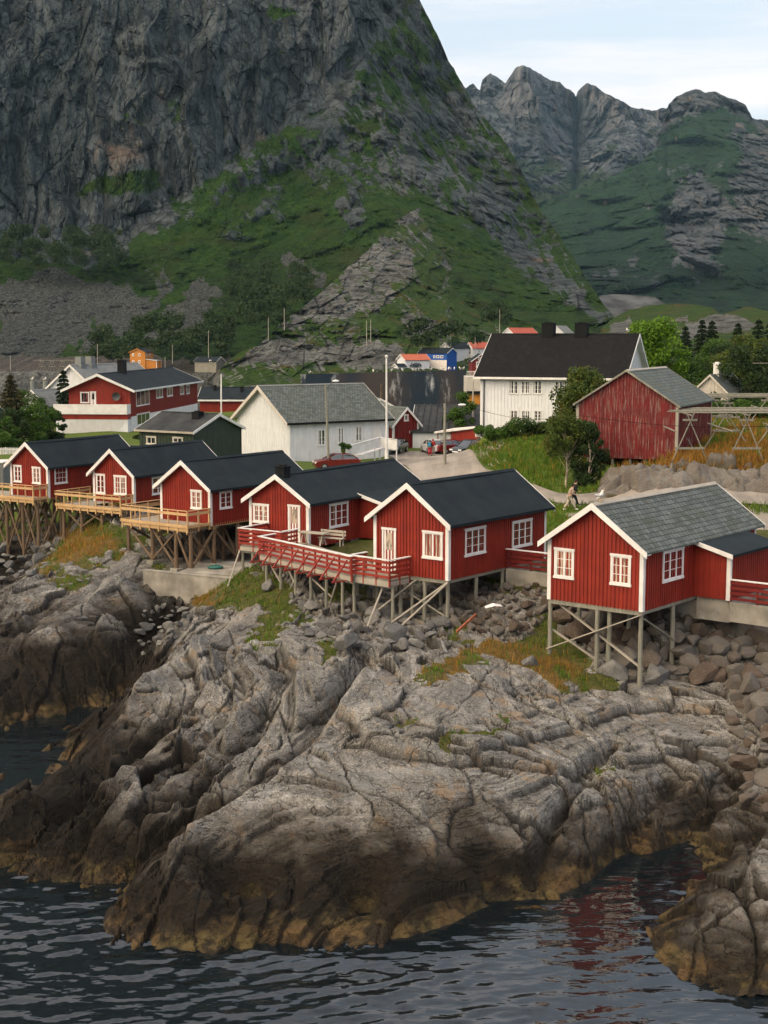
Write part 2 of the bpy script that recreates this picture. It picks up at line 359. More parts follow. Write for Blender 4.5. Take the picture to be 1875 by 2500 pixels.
DRY = [[(1000,1690),(1060,1620),(1120,1600),(1180,1560),(1330,1590),(1420,1620),(1370,1700),(1300,1640),(1180,1610),(1080,1660)],
 [(90,1410),(150,1300),(250,1300),(300,1330),(250,1370),(150,1380),(110,1430)],[(460,1460),(500,1430),(540,1420),(520,1480),(460,1490)],[(960,1690),(1010,1660),(1010,1690)],
 [(1460,1160),(1560,1130),(1600,1080),(1700,1100),(1875,1050),(1875,1200),(1700,1180),(1500,1190)]]
def vegmask(x, y, z, soft=9):
    px, py = projn(x, y, z); v = np.zeros(np.shape(x))
    n = fbm2(x * 1.3, y * 1.3, 4) * 34
    for p in VEG: v = np.maximum(v, polymask(px + n, py + n * .7, p, soft))
    return v
def drymask(x, y, z):
    px, py = projn(x, y, z); v = np.zeros(np.shape(x)); n = fbm2(x * .8, y * .8, 3) * 60
    for p in DRY: v = np.maximum(v, polymask(px + n, py + n * .6, p, 14))
    return v

def saw(t, k=.16):
    f = t - np.floor(t); return np.where(f < k, f / k, (1 - f) / (1 - k)) - .5
def bedding(x, y, h):
    dx, dy = x + 3.5, 100.0 - y
    a = np.sqrt(dx * dx + dy * dy); c = np.arctan2(dx, dy) * 44; k = sstep(-9, 8, x)
    c = c * k + (x * .94 - y * .30 + 21.0) * (1 - k); a = a * k + (100 - (.33 * x + .94 * y)) * (1 - k)
    return c + fbm2(x * .12, y * .12, 2) * 2.2 + fbm2(x * .5, y * .5, 2) * .25, a
def plates(u, v, seed, tilt, step, wu=0.0):
    """rock broken in tilted flat plates: height, joint darkness"""
    f1, f2, idv, ox, oy = vor2(u + seed * 3.7, v + seed * 1.9); k = (idv * 255).astype(int)
    q = T2[k, (9 + seed * 7) % 256] - .5; q2 = T2[k, (31 + seed * 5) % 256] - .5
    return (idv - .5) * step + (ox * q + oy * q2) * tilt, f2 - f1
def near_detail(x, y, h, slope):
    c2, a2 = bedding(x, y, h)
    low = 1 - sstep(1.2, 3.0, h); left = 1 - sstep(-8, 2, x); dome = 1 - left
    calm = 1 / (1 + (slope / .85) ** 2)
    B = (c2 - 3.0) * (.30 + .70 * left) + (h - 3.9) * (1.0 + 2.6 * dome) + 40                      # beds wrap round the dome and run straight on the left
    m1 = sstep(-.2, .25, fbm2(c2 / 6, a2 / 12, 2)); m2 = sstep(-.15, .2, fbm2(c2 / 2.5 + 7, a2 / 7 + 3, 2)); m3 = sstep(-.1, .25, fbm2(c2 / 1.3 + 3, a2 / 3, 2))
    t1 = B * .33; t2 = B * .85 + 3.3; t3 = B * 2.3
    beds = (saw(t1, .05) * (.38 + .35 * left) * m1 + saw(t2, .05) * (.16 + .24 * left) * m2) * (.4 + .6 * calm) + saw(t3, .08) * .07 * m3
    lc = np.maximum(np.exp(-((t1 % 1) / .035) ** 2) * m1, np.exp(-((t2 % 1) / .06) ** 2) * m2 * .8)
    ln = np.abs(((c2 * .9 - a2 * .22) * .30 + fbm2(x * .3 + 9, y * .3, 2) * .25) % 1 - .5); l2 = np.exp(-(ln / .008) ** 2) * sstep(-.1, .15, fbm2(x * .25 + 3, y * .25 + 8, 2)); beds = beds - l2 * .22
    rib = (rdg2(c2 / 3.4, a2 / 26, 2) - .5) * (.05 + .9 * left)
    k0 = np.clip(.35 + .6 * low + .35 * left, 0, 1.1)
    p1, e1 = plates(c2 / 2.6, a2 / 5.5, 1, 1.1, .35); p2, e2 = plates(c2 / 1.05, a2 / 2.3, 2, .62, .20); p3, e3 = plates(c2 / .46, a2 / .85, 3, .30, .10)
    k1 = k0 * (.5 + .5 * sstep(-.1, .15, fbm2(x * .2 + 8, y * .2, 2))); k2 = sstep(.0, .15, fbm2(x * .33 + 30, y * .33, 2) + low * .4 + left * .16 - .08); k3 = k2 * sstep(-.05, .15, fbm2(x * .7 + 13, y * .7, 2))
    j1 = np.exp(-(e1 / .022) ** 2) * (.4 + .6 * k1); j2 = np.exp(-(e2 / .045) ** 2) * k2; j3 = np.exp(-(e3 / .08) ** 2) * k3
    fine = fbm2(x * 2.6, y * 2.6, 5, .62) * .06
    global CRK; CRK = np.clip(np.maximum(np.maximum(j1, j2 * .8), np.maximum(np.maximum(lc * .6, l2), j3 * .5)), 0, 1)
    return (beds + rib) * (.35 + .65 * calm) + (p1 * k1 + p2 * k2 * 1.15 + p3 * k3 * 1.1) * (.75 + .25 * calm) - (j1 * .16 + j2 * .08 + j3 * .03) + fine + fbm2(x * .28 + 3, y * .28, 2) * .18

NX0, NY0, NST = -37.0, 38.0, .09
def build_near():
    xs = np.concatenate([np.arange(NX0, -18, .11), np.arange(-18, 18.5, .062), np.arange(18.5, 27, .1), np.arange(27, 46, .25)]); ys = np.concatenate([np.arange(38, 66, .06), np.arange(66, 82, .08), np.arange(82, 109, .11)])
    X, Y = np.meshgrid(xs, ys)
    h = H0(X, Y); v0 = np.clip(vegmask(X, Y, h), 0, 1)
    behind = sstep(79, 84, Y) * sstep(-8, -4, X); farl = sstep(103, 107, Y); fade = 1 - np.maximum(behind, farl)
    slab = polymask(X, Y, SLAB, .4)
    backg = sstep(5.3, 5.9, h + fbm2(X * .6, Y * .6, 3) * .5)
    by, bx = np.gradient(h, ys, xs); dd = near_detail(X, Y, h, np.sqrt(bx * bx + by * by)) * fade * (1 - .75 * v0) * (1 - backg * .9) * (1 - slab)
    h2 = h + dd; h2 = h2 * (1 - slab) + np.minimum(h2, 3.8) * slab
    global NEAR; NEAR = (xs, ys, h2)
    gy, gx = np.gradient(h2, ys, xs); slope = np.sqrt(gx ** 2 + gy ** 2)
    cav = sum(h2 - (np.roll(h2, k, 0) + np.roll(h2, -k, 0) + np.roll(h2, k, 1) + np.roll(h2, -k, 1)) / 4 for k in (2, 4)) / 2  # hollows, measured for the shade painted into the rock colour
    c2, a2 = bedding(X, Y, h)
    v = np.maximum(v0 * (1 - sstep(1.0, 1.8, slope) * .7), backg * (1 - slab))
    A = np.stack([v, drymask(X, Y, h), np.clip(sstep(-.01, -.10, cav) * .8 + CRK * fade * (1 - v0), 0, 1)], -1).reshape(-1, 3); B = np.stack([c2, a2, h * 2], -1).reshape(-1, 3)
    Fc = gridfaces(len(ys), len(xs)); cx = X.reshape(-1)[Fc[:, 0]]; cy = Y.reshape(-1)[Fc[:, 0]]; Fc = Fc[~((cy > 84.2) & (cx > -4.6))]
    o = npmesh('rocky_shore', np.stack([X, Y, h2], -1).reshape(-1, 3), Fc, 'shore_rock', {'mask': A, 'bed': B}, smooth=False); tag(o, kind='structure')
def Hn(x, y):
    xs, ys, h = NEAR; i = int(np.searchsorted(xs, x)); j = int(np.searchsorted(ys, y))
    if 0 <= i < len(xs) and 0 <= j < len(ys): return float(h[j, i])
    return Hs(x, y)

ROADL = [(-1.5,157),(0.0,152),(1.2,146),(1.6,138),(1.8,130),(2.5,122),(4.5,112),(7.5,103),(10,97.2),(12,93.5),(15,91.6),(20,90.5),(26,90),(34,89)]
ROADR = [(10.3,153),(9.0,148),(7.6,143),(7.3,137),(7.6,130),(8.2,121.5),(9.0,113),(10.8,104.5),(12.2,98.5),(13.5,95.8),(16,94.2),(20.5,93.2),(26,92.8),(34,92)]
GRAV = [(11.5,91),(15,79),(14.3,75.5),(18.5,71.5),(19,66.5),(22,64),(30,70),(34,88.5),(20,90.2),(14,91)]
def roadmask(x, y, s=.8): return polymask(x, y, ROADL + ROADR[::-1], s)
BANKP = [(14.6,93.6),(16.5,92.9),(21,92.6),(27,92.2),(32,93),(32,99),(26,99.5),(18,99),(15,97)]
def BANKM(x, y): return polymask(x, y, BANKP, .5)
def build_bank():
    xs = np.arange(13.5, 33, .09); ys = np.arange(91.6, 101, .09); X, Y = np.meshgrid(xs, ys); h = H0(X, Y); m = BANKM(X, Y)
    base = 7.1 + (h - 7.1) * 1.05 + sstep(92.4, 93.6, Y + fbm2(X * .5, Y * .5, 2) * .8) * 1.0
    f1, f2, idv, ox, oy = vor2((X + Y * .3) / 3.2 + fbm2(X, Y, 2) * .12, Y / 3.0 + 3); g1, g2, gid, gx, gy = vor2(X / 1.1 + 4, Y / 1.3)
    q = T2[(idv * 255).astype(int), 9] - .5; q2 = T2[(idv * 255).astype(int), 31] - .5; d = (idv - .6) * .9 + ox * q * 1.6 + oy * q2 * 1.6 + plates(X / .9, Y / .8, 3, .5, .16)[0] + plates(X / .4, Y / .4, 5, .2, .08)[0] - np.exp(-((f2 - f1) / .035) ** 2) * .6 + (gid - .5) * .10 + gx * (gid - .5) * .3 + fbm2(X * 1.1, Y * 1.1, 5, .55) * .16
    z = np.where(m > .02, base + d * m - (1 - m) * .5, h - .6)
    veg = sstep(94.6, 95.4, Y + fbm2(X * .45, Y * .8, 3) * 3.2)
    z = z * (1 - veg) + np.minimum(z, h + .25) * veg
    global BANK; BANK = (xs, ys, z)
    o = npmesh('rock_bank', np.stack([X, Y, z], -1).reshape(-1, 3), gridfaces(len(ys), len(xs)), 'bank_rock', {'mask': np.stack([veg, veg, 0 * X], -1).reshape(-1, 3)}); tag(o, kind='structure')
def build_mid():
    xs = np.concatenate([np.arange(-120, -50, 1.5), np.arange(-50, 60, .5), np.arange(60, 140, 2.)]); ys = np.concatenate([np.arange(81.5, 165, .5), np.arange(165, 262, 1.5)])
    X, Y = np.meshgrid(xs, ys); h = H0(X, Y)
    edge = np.maximum(sstep(228, 240, Y + fbm2(X * .05, Y * .05, 2) * 8) * (1 - sstep(24, 34, X)), sstep(-64, -78, X) * 0)
    h = h * (1 - edge) - 3 * edge
    rm = roadmask(X, Y, 1.5); hill = sstep(7.3, 8.3, h) + .15
    gm = polymask(X, Y, GRAV, 1)
    px, py = projn(X, Y, h)
    bank = 0 * polymask(px, py, [(1545,1262),(1500,1225),(1520,1185),(1580,1160),(1700,1162),(1760,1165),(1850,1165),(1875,1250)], 12)
    crag = polymask(px, py, [(1160,1105),(1200,1060),(1260,1050),(1215,1100),(1180,1125)], 8) + polymask(px, py, [(1190,1130),(1215,1115),(1235,1130),(1200,1140)], 6)
    h = h + (fbm2(X * .4, Y * .4, 4) * .5 * np.clip(hill, 0, 1) + fbm2(X * .15, Y * .15, 3) * .3) * (1 - rm) * (1 - gm)
    f1, f2, idv, ox, oy = vor2(X / 2.2, Y / 1.6)
    h = h + bank * ((idv - .4) * 1.1 - np.exp(-((f2 - f1) / .1) ** 2) * .5)
    h = np.where(np.maximum(rm, gm) > .5, np.minimum(h, H0(X, Y) - .02), h)
    h = h - .25 * (1 - sstep(82, 84.5, Y)) - .3 * (1 - sstep(-5.5, -4, X)) * (1 - sstep(104, 107.5, Y))
    h = h - BANKM(X, Y) * .8
    leftw = sstep(-29, -33, X) * (1 - sstep(104, 116, Y)) * 0
    veg = 1 - np.clip(np.maximum(bank, crag), 0, 1)
    dry = np.clip(drymask(X, Y, h) + sstep(.1, .5, fbm2(X * .12 + 5, Y * .12, 3)) * .35, 0, 1) * sstep(8, 9.5, h + 0 * X)
    A = np.stack([veg * (1 - .0 * rm), dry, np.maximum(gm, rm)], -1).reshape(-1, 3)
    global MID; MID = (xs, ys, h)
    Fc = gridfaces(len(ys), len(xs)); cx = X.reshape(-1)[Fc[:, 0]]; cy = Y.reshape(-1)[Fc[:, 0]]; Fc = Fc[~((cy < 103) & (cx < -7) & (cx > -36))]
    o = npmesh('ground', np.stack([X, Y, h], -1).reshape(-1, 3), Fc, 'turf', {'mask': A}); tag(o, kind='structure')
    # draped road and gravel yard
    L = np.array(ROADL, float); Rr = np.array(ROADR, float); t = np.linspace(0, len(L) - 1, 120)
    li = np.stack([np.interp(t, range(len(L)), L[:, k]) for k in (0, 1)], -1); ri = np.stack([np.interp(t, range(len(L)), Rr[:, k]) for k in (0, 1)], -1)
    w = np.linspace(0, 1, 14); PX = li[:, None] * (1 - w[None, :, None]) + ri[:, None] * w[None, :, None]
    z = H0(PX[..., 0], PX[..., 1]) + .07
    o = npmesh('road', np.concatenate([PX, z[..., None]], -1).reshape(-1, 3), gridfaces(len(t), 14), 'gravel_road'); tag(o, kind='structure')
def Hm(x, y):
    xs, ys, h = MID; i = int(np.argmin(np.abs(xs - x))); j = int(np.argmin(np.abs(ys - y))); return float(h[j, i])

# ------------------------------------------------------------ far relief: each surface keeps its own surveyed distance
def relief(name, mat, sil, bot, dpts, step, disp, masks, back=(40, 25), silamp=3.0, kind='structure', x0=None, x1=None, rowstep=None):
    x0 = sil[0][0] if x0 is None else x0; x1 = sil[-1][0] if x1 is None else x1
    cols = np.arange(x0, x1 + step, step); top = np.interp(cols, [p[0] for p in sil], [p[1] for p in sil]); bt = np.interp(cols, [p[0] for p in bot], [p[1] for p in bot])
    top = top - (rdg2(cols / 60, cols * 0 + 3.3, 5, .62) - .5) * silamp * 4
    nr = int((bt - top).max() / (rowstep or step)) + 2
    t = np.linspace(0, 1, nr)[:, None]; PY = bt[None] * (1 - t) + top[None] * t; PX = np.broadcast_to(cols[None], PY.shape)
    dist = rbf([(p[0] / 100, p[1] / 100) for p in dpts], [p[2] for p in dpts], .3)(PX / 100, PY / 100)
    def world(PX, PY, d):
        u = (PX - 937.5) / F; v = (1250 - PY) / F; b = cP + v * sP; c = -sP + v * cP; k = d / b
        return u * k, d, HC + c * k
    X, Y, Z = world(PX, PY, dist)
    off = disp(X, Y, Z, PX, PY)
    lon = Y + off; k = lon / Y
    # move each point along the slope's own depth only
    X2, Y2, Z2 = X, lon, Z
    # keep the trace: slide sideways with depth so that outcrops stay above their foot
    X2 = X * (1 + (k - 1) * .9); Z2 = HC + (Z - HC) * (1 + (k - 1) * .9)
    A = masks(X, Y, Z, PX, PY, off)
    rows = 5; bx = [X2]; by = [Y2]; bz = [Z2]; ba = [A]
    for i in range(1, rows + 1):
        bx.append(X2[-1:] * (1 + 0.01 * i)); by.append(Y2[-1:] + back[0] * i); bz.append(Z2[-1:] - back[1] * (i ** 1.3)); ba.append(A[-1:])
    X3, Y3, Z3 = (np.concatenate(q, 0) for q in (bx, by, bz)); A3 = np.concatenate(ba, 0)
    o = npmesh(name, np.stack([X3, Y3, Z3], -1).reshape(-1, 3), gridfaces(*X3.shape)[:, ::-1], mat, {'mask': A3.reshape(-1, A3.shape[-1])}, smooth=False); tag(o, kind=kind)
    return o

def build_mountain():
    sil = [(-260,-1150),(0,-1300),(300,-1250),(600,-1000),(800,-620),(930,-300),(980,-150),(1023,0),(1074,102),(1095,150),(1113,181),(1136,220),(1164,271),(1190,300),(1220,333),(1266,407),(1305,486),(1356,565),(1413,655),(1458,723),(1503,782),(1540,800)]
    bot = [(-260,960),(0,925),(300,915),(520,905),(700,905),(1000,880),(1300,840),(1540,830)]
    dp = [(-260,960,540),(0,925,560),(300,915,560),(600,900,560),(900,890,560),(1200,870,560),(1500,840,560),(1540,810,575),(0,880,590),(300,870,600),(0,760,700),(300,740,720),(600,800,690),(0,640,790),(150,650,790),(300,640,800),(450,560,840),(600,600,830),
     (700,450,900),(500,400,870),(300,400,850),(0,400,830),(0,0,880),(300,0,900),(600,0,930),(850,0,960),(800,250,920),(900,150,960),(1000,60,1030),(1080,150,1060),(950,300,930),(1000,400,900),(1100,330,990),(1200,400,1000),(1150,500,880),(1250,600,840),(1000,560,800),(1300,560,900),
     (1380,680,760),(1200,740,680),(1000,700,700),(1450,760,680),(-260,640,760),(-260,0,850),(0,-640,1150),(300,-600,1150),(600,-400,1080),(-260,-560,1100),(0,-1300,1400),(300,-1250,1400),(-260,-1150,1380),(600,-1000,1300),(800,-620,1150),(800,700,740),(1350,620,850),(900,-60,1040)]
    cliffline = [(-300,632),(0,632),(200,648),(304,602),(380,560),(430,505),(520,440),(620,372),(700,330),(790,290),(850,195),(900,130),(960,60),(1020,-20),(1100,-300),(1100,-1500),(-300,-1500)]
    grassy = [([(180,470),(240,425),(330,412),(395,420),(390,455),(300,470),(200,480)],.9),([(640,20),(720,20),(730,42),(660,45)],.7),([(400,250),(440,230),(450,290),(420,300)],.5),([(265,270),(330,265),(340,290),(270,300)],.35)]
    scree = [[(-20,700),(60,672),(150,668),(260,700),(350,700),(400,655),(412,690),(360,740),(330,790),(270,830),(160,880),(-30,890)],[(340,800),(390,770),(430,730),(500,705),(545,712),(575,740),(540,770),(470,810),(420,845),(330,840)],[(700,640),(770,640),(770,690),(700,680)]]
    rocky = [([(1140,480),(1180,460),(1260,560),(1370,670),(1480,770),(1440,790),(1330,700),(1220,600)],.85),([(1050,280),(1130,230),(1180,330),(1260,450),(1300,540),(1220,520),(1130,420)],.55),([(810,470),(850,455),(900,490),(890,560),(850,570),(820,530)],.95),([(640,450),(700,440),(690,530),(630,540)],.6),
     ([(400,450),(600,390),(700,360),(720,400),(600,470),(470,520),(420,560),(380,560)],.45),([(740,380),(820,400),(800,460),(760,440)],.6),([(900,300),(1020,340),(1150,480),(1200,560),(1060,500),(930,440)],.5),([(560,520),(640,500),(620,600),(520,600)],.4),([(860,200),(1000,240),(1050,300),(900,290)],.45),([(0,560),(150,560),(330,600),(300,660),(0,640)],.5)]
    def disp(X, Y, Z, PX, PY):
        cl = polymask(PX, PY, cliffline, 30)
        w = fbm3(X / 110, Y / 110, Z / 110, 3) * 45; w2 = fbm3(X / 30 + 5, Y / 60, Z / 40, 3) * 9
        vert = (rdg3((X + w + Z * .10) / 75, Y / 260, Z / 420, 4, .5) - .55) * 80
        vert2 = (rdg3((X + w * .6 + w2 + Z * .16) / 20, Y / 80, Z / 150, 4, .6) - .55) * 26
        t = (X * .55 + Z * .5 + w) / 30; diag = saw(t, .2) * 12 * sstep(-.2, .3, fbm3(X / 60, Y / 60, Z / 50, 2))
        t = (Z * .9 - X * .35 + w2 * 2 + w) / 19; ledge = saw(t, .25) * 8 * sstep(-.1, .35, fbm3(X / 40 + 9, Y / 60, Z / 30, 2))
        blk = fbm3(X / 9, Y / 30, Z / 16, 4, .62) * 4
        p1, e1 = plates((X + w * .8 + Z * .12) / 30, (Z - X * .3) / 130, 1, 22, 10); p2, e2 = plates((X + w * .5 + Z * .2) / 11, (Z - X * .35 + w2) / 42, 2, 9, 5); p3, e3 = plates((X + Z * .25) / 5.2, (Z - X * .3) / 11, 3, 4, 2.5)
        j = np.maximum(np.exp(-(e1 / .016) ** 2) * .6 * sstep(-.05, .15, fbm2(X / 90 + 3, Z / 140, 2)), np.maximum(np.exp(-(e2 / .04) ** 2) * .45 * sstep(.0, .2, fbm2(X / 60, Z / 60, 2)), np.exp(-(e3 / .08) ** 2) * .35 * sstep(0, .2, fbm2(X / 40 + 9, Z / 40, 2))))
        disp.j = j * cl; blk = blk + p1 * .7 + p2 + p3 + j * 3
        soft = (rdg3((X - Z * .5) / 70, Y / 90, Z / 120, 4) - .55) * 50 + (rdg3((X + Z * .8) / 22, Y / 60, (Z - X * .5) / 50, 4, .55) - .5) * 22 * sstep(500, 900, PX) + fbm3(X / 12, Y / 20, Z / 12, 4, .6) * 9
        rb = sum(polymask(PX, PY, p, 25) * s for p, s in rocky)
        kn = (rdg3(X / 14, Y / 30, Z / 22, 4) - .3) * -18 + fbm3(X / 5, Y / 12, Z / 7, 3) * 4
        p4, e4 = plates((X + Z * .7) / 11, (Z - X * .6) / 22, 4, 8, 4); p5, e5 = plates((X + Z * .7) / 4.5, (Z - X * .6) / 9, 5, 3.5, 2); soft = soft + (p4 + p5) * (.35 + .65 * np.clip(rb, 0, 1))
        disp.j = np.maximum(disp.j, np.exp(-(e4 / .05) ** 2) * (1 - cl) * np.clip(rb + .2, 0, 1))
        return (vert * .8 + vert2 * .6 + blk + diag + ledge) * cl * .8 + (soft + kn * np.clip(rb, 0, 1)) * (1 - cl) * .7
    def masks(X, Y, Z, PX, PY, off):
        n = fbm2(PX / 60, PY / 60, 5, .6); cl = polymask(PX + n * 40, PY + n * 30, cliffline, 10)
        rb = np.clip(sum(polymask(PX + n * 30, PY + n * 30, p, 14) * s for p, s in rocky), 0, 1)
        gr = np.clip(sum(polymask(PX + n * 25, PY + n * 18, p, 12) * s for p, s in grassy), 0, 1)
        streak = rdg2((PX * .8 - PY * .55) / 26, (PX * .55 + PY * .8) / 90, 4)
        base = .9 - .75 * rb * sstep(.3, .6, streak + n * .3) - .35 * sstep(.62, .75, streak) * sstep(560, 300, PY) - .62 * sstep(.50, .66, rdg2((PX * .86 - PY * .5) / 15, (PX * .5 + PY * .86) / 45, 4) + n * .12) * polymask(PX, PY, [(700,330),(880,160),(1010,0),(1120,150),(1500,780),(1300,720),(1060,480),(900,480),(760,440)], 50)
        hsh = off - (np.roll(off, 6, 0) + np.roll(off, -6, 0) + np.roll(off, 6, 1) + np.roll(off, -6, 1)) / 4
        v = base * (1 - cl) + cl * (gr + .22 * sstep(.55, .75, fbm2(PX / 40 + 9, PY / 25, 4) + .5) * sstep(300, 700, PX + PY * .3))
        v = np.clip(v + hsh * .04, 0, 1)
        sc = np.clip(sum(polymask(PX + n * 60, PY + n * 50, p, 14) for p in scree), 0, 1) * sstep(-.55, -.1, n + .3)
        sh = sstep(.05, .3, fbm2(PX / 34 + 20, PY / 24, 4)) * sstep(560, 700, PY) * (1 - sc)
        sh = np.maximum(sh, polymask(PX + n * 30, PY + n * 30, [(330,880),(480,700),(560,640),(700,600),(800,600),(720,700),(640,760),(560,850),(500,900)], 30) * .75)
        return np.stack([v, sc, sh, 1 - disp.j], -1)
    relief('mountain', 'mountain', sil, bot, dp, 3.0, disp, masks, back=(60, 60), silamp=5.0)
    # the lower knoll with its bare rock ridge standing in front
    sil = [(535,905),(560,880),(590,858),(630,845),(665,810),(705,775),(730,760),(765,730),(800,700),(850,650),(900,610),(930,575),(960,545),(1000,520),(1060,490),(1110,520),(1170,600),(1250,680),(1330,760),(1420,810)]
    bot = [(535,948),(800,942),(1100,930),(1420,900)]
    dp = [(535,930,500),(800,915,500),(1100,900,505),(1420,880,520),(590,870,520),(665,820,540),(765,735,600),(850,660,660),(930,580,730),(1000,525,810),(1060,495,880),(700,860,515),(900,850,520),(1100,850,530),(900,760,590),(1000,680,660),(1100,700,690),(1200,760,690),(1100,600,800),(1110,520,900),(1170,600,900),(1250,690,860),(1330,765,760),(1420,815,680),(1200,840,545)]
    def disp(X, Y, Z, PX, PY):
        b = (rdg3((X - Z) / 26, Y / 40, Z / 30, 4) - .55) * 20 + fbm3(X / 9, Y / 9, Z / 8, 4, .55) * 5
        f1, f2, idv, ox, oy = vor2((X - Z * .6) / 12, (Z + X * .3) / 9)
        p4, e4 = plates((X - Z * .8) / 8, (Z + X * .5) / 12, 6, 6, 3.5); p5, e5 = plates((X - Z * .8) / 3.2, (Z + X * .5) / 5, 7, 2.4, 1.4); disp.j = np.maximum(np.exp(-(e4 / .05) ** 2), np.exp(-(e5 / .08) ** 2) * .6)
        return (b + p4 + p5) * sstep(935, 890, PY)
    def masks(X, Y, Z, PX, PY, off):
        n = fbm2(PX / 50, PY / 50, 5, .6); m = lambda p, s=12: polymask(PX + n * 26, PY + n * 22, p, s)
        rk = m([(680,805),(715,765),(795,695),(845,645),(900,600),(960,590),(1030,620),(1010,665),(960,700),(930,760),(850,775),(790,785),(740,800)]) * .62 + m([(550,895),(600,860),(680,820),(800,850),(960,825),(985,860),(960,890),(700,890)], 14) * .85
        rk = rk + m([(1110,700),(1160,680),(1290,760),(1330,800),(1250,790)]) + m([(980,780),(1060,775),(1080,800),(990,820)]) * .8 + m([(920,520),(1000,500),(1060,510),(1000,550)]) * .7 + m([(1000,560),(1100,570),(1180,680),(1100,660)]) * .45
        st = rdg2((PX * .75 - PY * .65) / 18, (PX * .65 + PY * .75) / 60, 4)
        v = np.clip(.95 - rk - .55 * sstep(.58, .72, st + n * .15), 0, 1)
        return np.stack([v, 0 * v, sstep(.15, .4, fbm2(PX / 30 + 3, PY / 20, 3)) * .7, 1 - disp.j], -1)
    relief('rocky_hillside', 'hillside', sil, bot, dp, 2.5, disp, masks, back=(25, 18), silamp=1.6)

def build_far():
    sil = [(1050,300),(1128,226),(1148,208),(1155,204),(1172,226),(1177,201),(1186,190),(1198,180),(1215,188),(1228,200),(1235,206),(1245,190),(1259,170),(1274,164),(1290,168),(1305,173),(1333,189),(1366,205),(1390,222),(1408,240),(1412,226),(1423,212),(1434,203),(1455,214),(1478,229),(1506,243),(1539,261),(1567,266),(1595,271),(1620,262),(1700,260),(1900,300)]
    bot = [(1050,620),(1900,620)]
    dp = [(1050,600,3000),(1300,600,3000),(1600,600,3000),(1900,600,3000),(1128,230,4100),(1274,170,4100),(1300,250,3950),(1434,205,4000),(1380,330,3900),(1410,260,4200),(1411,340,4100),(1480,280,3900),(1300,350,3600),(1300,450,3300),(1595,271,3900),(1500,400,3400),(1200,330,3700),(1700,300,3800),(1235,210,4200)]
    def disp(X, Y, Z, PX, PY):
        w = fbm3(X / 300, Y / 300, Z / 300, 3) * 120
        a = (rdg3((X + w) / 240, Y / 700, Z / 500, 5, .55) - .55) * 420; b = (rdg3((X + w * .5) / 60, Y / 200, Z / 230, 5, .65) - .5) * 210
        gully = np.exp(-((PX - 1411 + (PY - 300) * .02) / 9) ** 2) * 160
        but = -np.exp(-((PX - 1275 - (PY - 170) * .35) / 26) ** 2) * 170 * sstep(420, 200, PY)
        p1, e1 = plates((X + w * .3) / 90, Z / 260, 8, 90, 50); p2, e2 = plates((X + w * .2) / 34, Z / 90, 9, 34, 20); disp.j = np.maximum(np.exp(-(e1 / .04) ** 2), np.exp(-(e2 / .07) ** 2) * .7)
        return a * .8 + b * .7 + gully + but + p1 + p2
    def masks(X, Y, Z, PX, PY, off):
        n = fbm2(PX / 50, PY / 40, 5, .6)
        v = sstep(330, 520, PY + n * 130) * .85 + sstep(.25, .5, n) * .25
        return np.stack([np.clip(v, 0, 1), 0 * v, sstep(.1, .4, n) * .4, 1 - disp.j], -1)
    relief('far_peaks', 'far_rock', sil, bot, dp, 2.5, disp, masks, back=(150, 160), silamp=4)
    sil = [(1240,530),(1315,495),(1400,468),(1450,450),(1500,430),(1567,397),(1600,362),(1622,300),(1632,255),(1651,238),(1679,224),(1702,219),(1725,226),(1749,224),(1777,240),(1800,243),(1824,257),(1842,289),(1870,303),(1960,360),(2100,420)]
    bot = [(1240,770),(1450,755),(1900,745),(2100,745)]
    dp = [(1240,770,1500),(1450,755,1500),(1900,745,1500),(2100,745,1500),(1315,500,2500),(1500,435,2600),(1600,370,2700),(1700,225,3000),(1850,300,2900),(2100,420,2600),(1500,600,2050),(1700,600,1950),(1900,600,1900),(1600,480,2400),(1750,400,2500),(1450,690,1700),(1700,700,1650),(1900,450,2300),(1400,600,2100),(1780,500,2150),(1650,640,1750)]
    def disp(X, Y, Z, PX, PY):
        w = fbm3(X / 200, Y / 200, Z / 200, 3) * 90; cl = masksr(PX, PY)
        a = (rdg3((X + w) / 220, Y / 600, Z / 330, 5, .55) - .55) * 300; b = (rdg3((X + w * .5) / 45, Y / 150, Z / 130, 4, .6) - .5) * 110 * (.25 + cl)
        p1, e1 = plates((X + w * .3) / 60, Z / 150, 10, 60, 30); p2, e2 = plates((X + w * .2) / 22, Z / 55, 11, 20, 12); disp.j = np.maximum(np.exp(-(e1 / .04) ** 2), np.exp(-(e2 / .07) ** 2) * .7) * cl
        return a * .8 + b + (p1 + p2) * (.25 + cl)
    def masksr(PX, PY):
        rk = polymask(PX, PY, [(1610,560),(1640,430),(1700,390),(1730,430),(1780,480),(1800,330),(1850,290),(2100,350),(2100,640),(1850,590),(1790,560),(1770,620),(1720,660),(1650,650)], 30)
        rk = rk + polymask(PX, PY, [(1610,290),(1630,200),(1850,200),(1850,300),(1780,270),(1700,280),(1650,310),(1580,400)], 16) + polymask(PX, PY, [(1440,720),(1500,640),(1650,640),(1620,700),(1560,730)], 25) * .6
        return np.clip(rk, 0, 1)
    def masks(X, Y, Z, PX, PY, off):
        n = fbm2(PX / 45, PY / 45, 5, .6); rk = masksr(PX + n * 45, PY + n * 45)
        v = np.clip(1 - rk * .9 - sstep(.2, .45, n) * .45, 0, 1)
        return np.stack([v, 0 * v, np.clip(sstep(520, 700, PY + n * 60) * .8 + sstep(.0, .3, fbm2(PX / 30, PY / 30 + 9, 4)) * .5, 0, 1), 1 - disp.j], -1)
    relief('green_mountain', 'far_green', sil, bot, dp, 3.0, disp, masks, back=(130, 120), silamp=3)
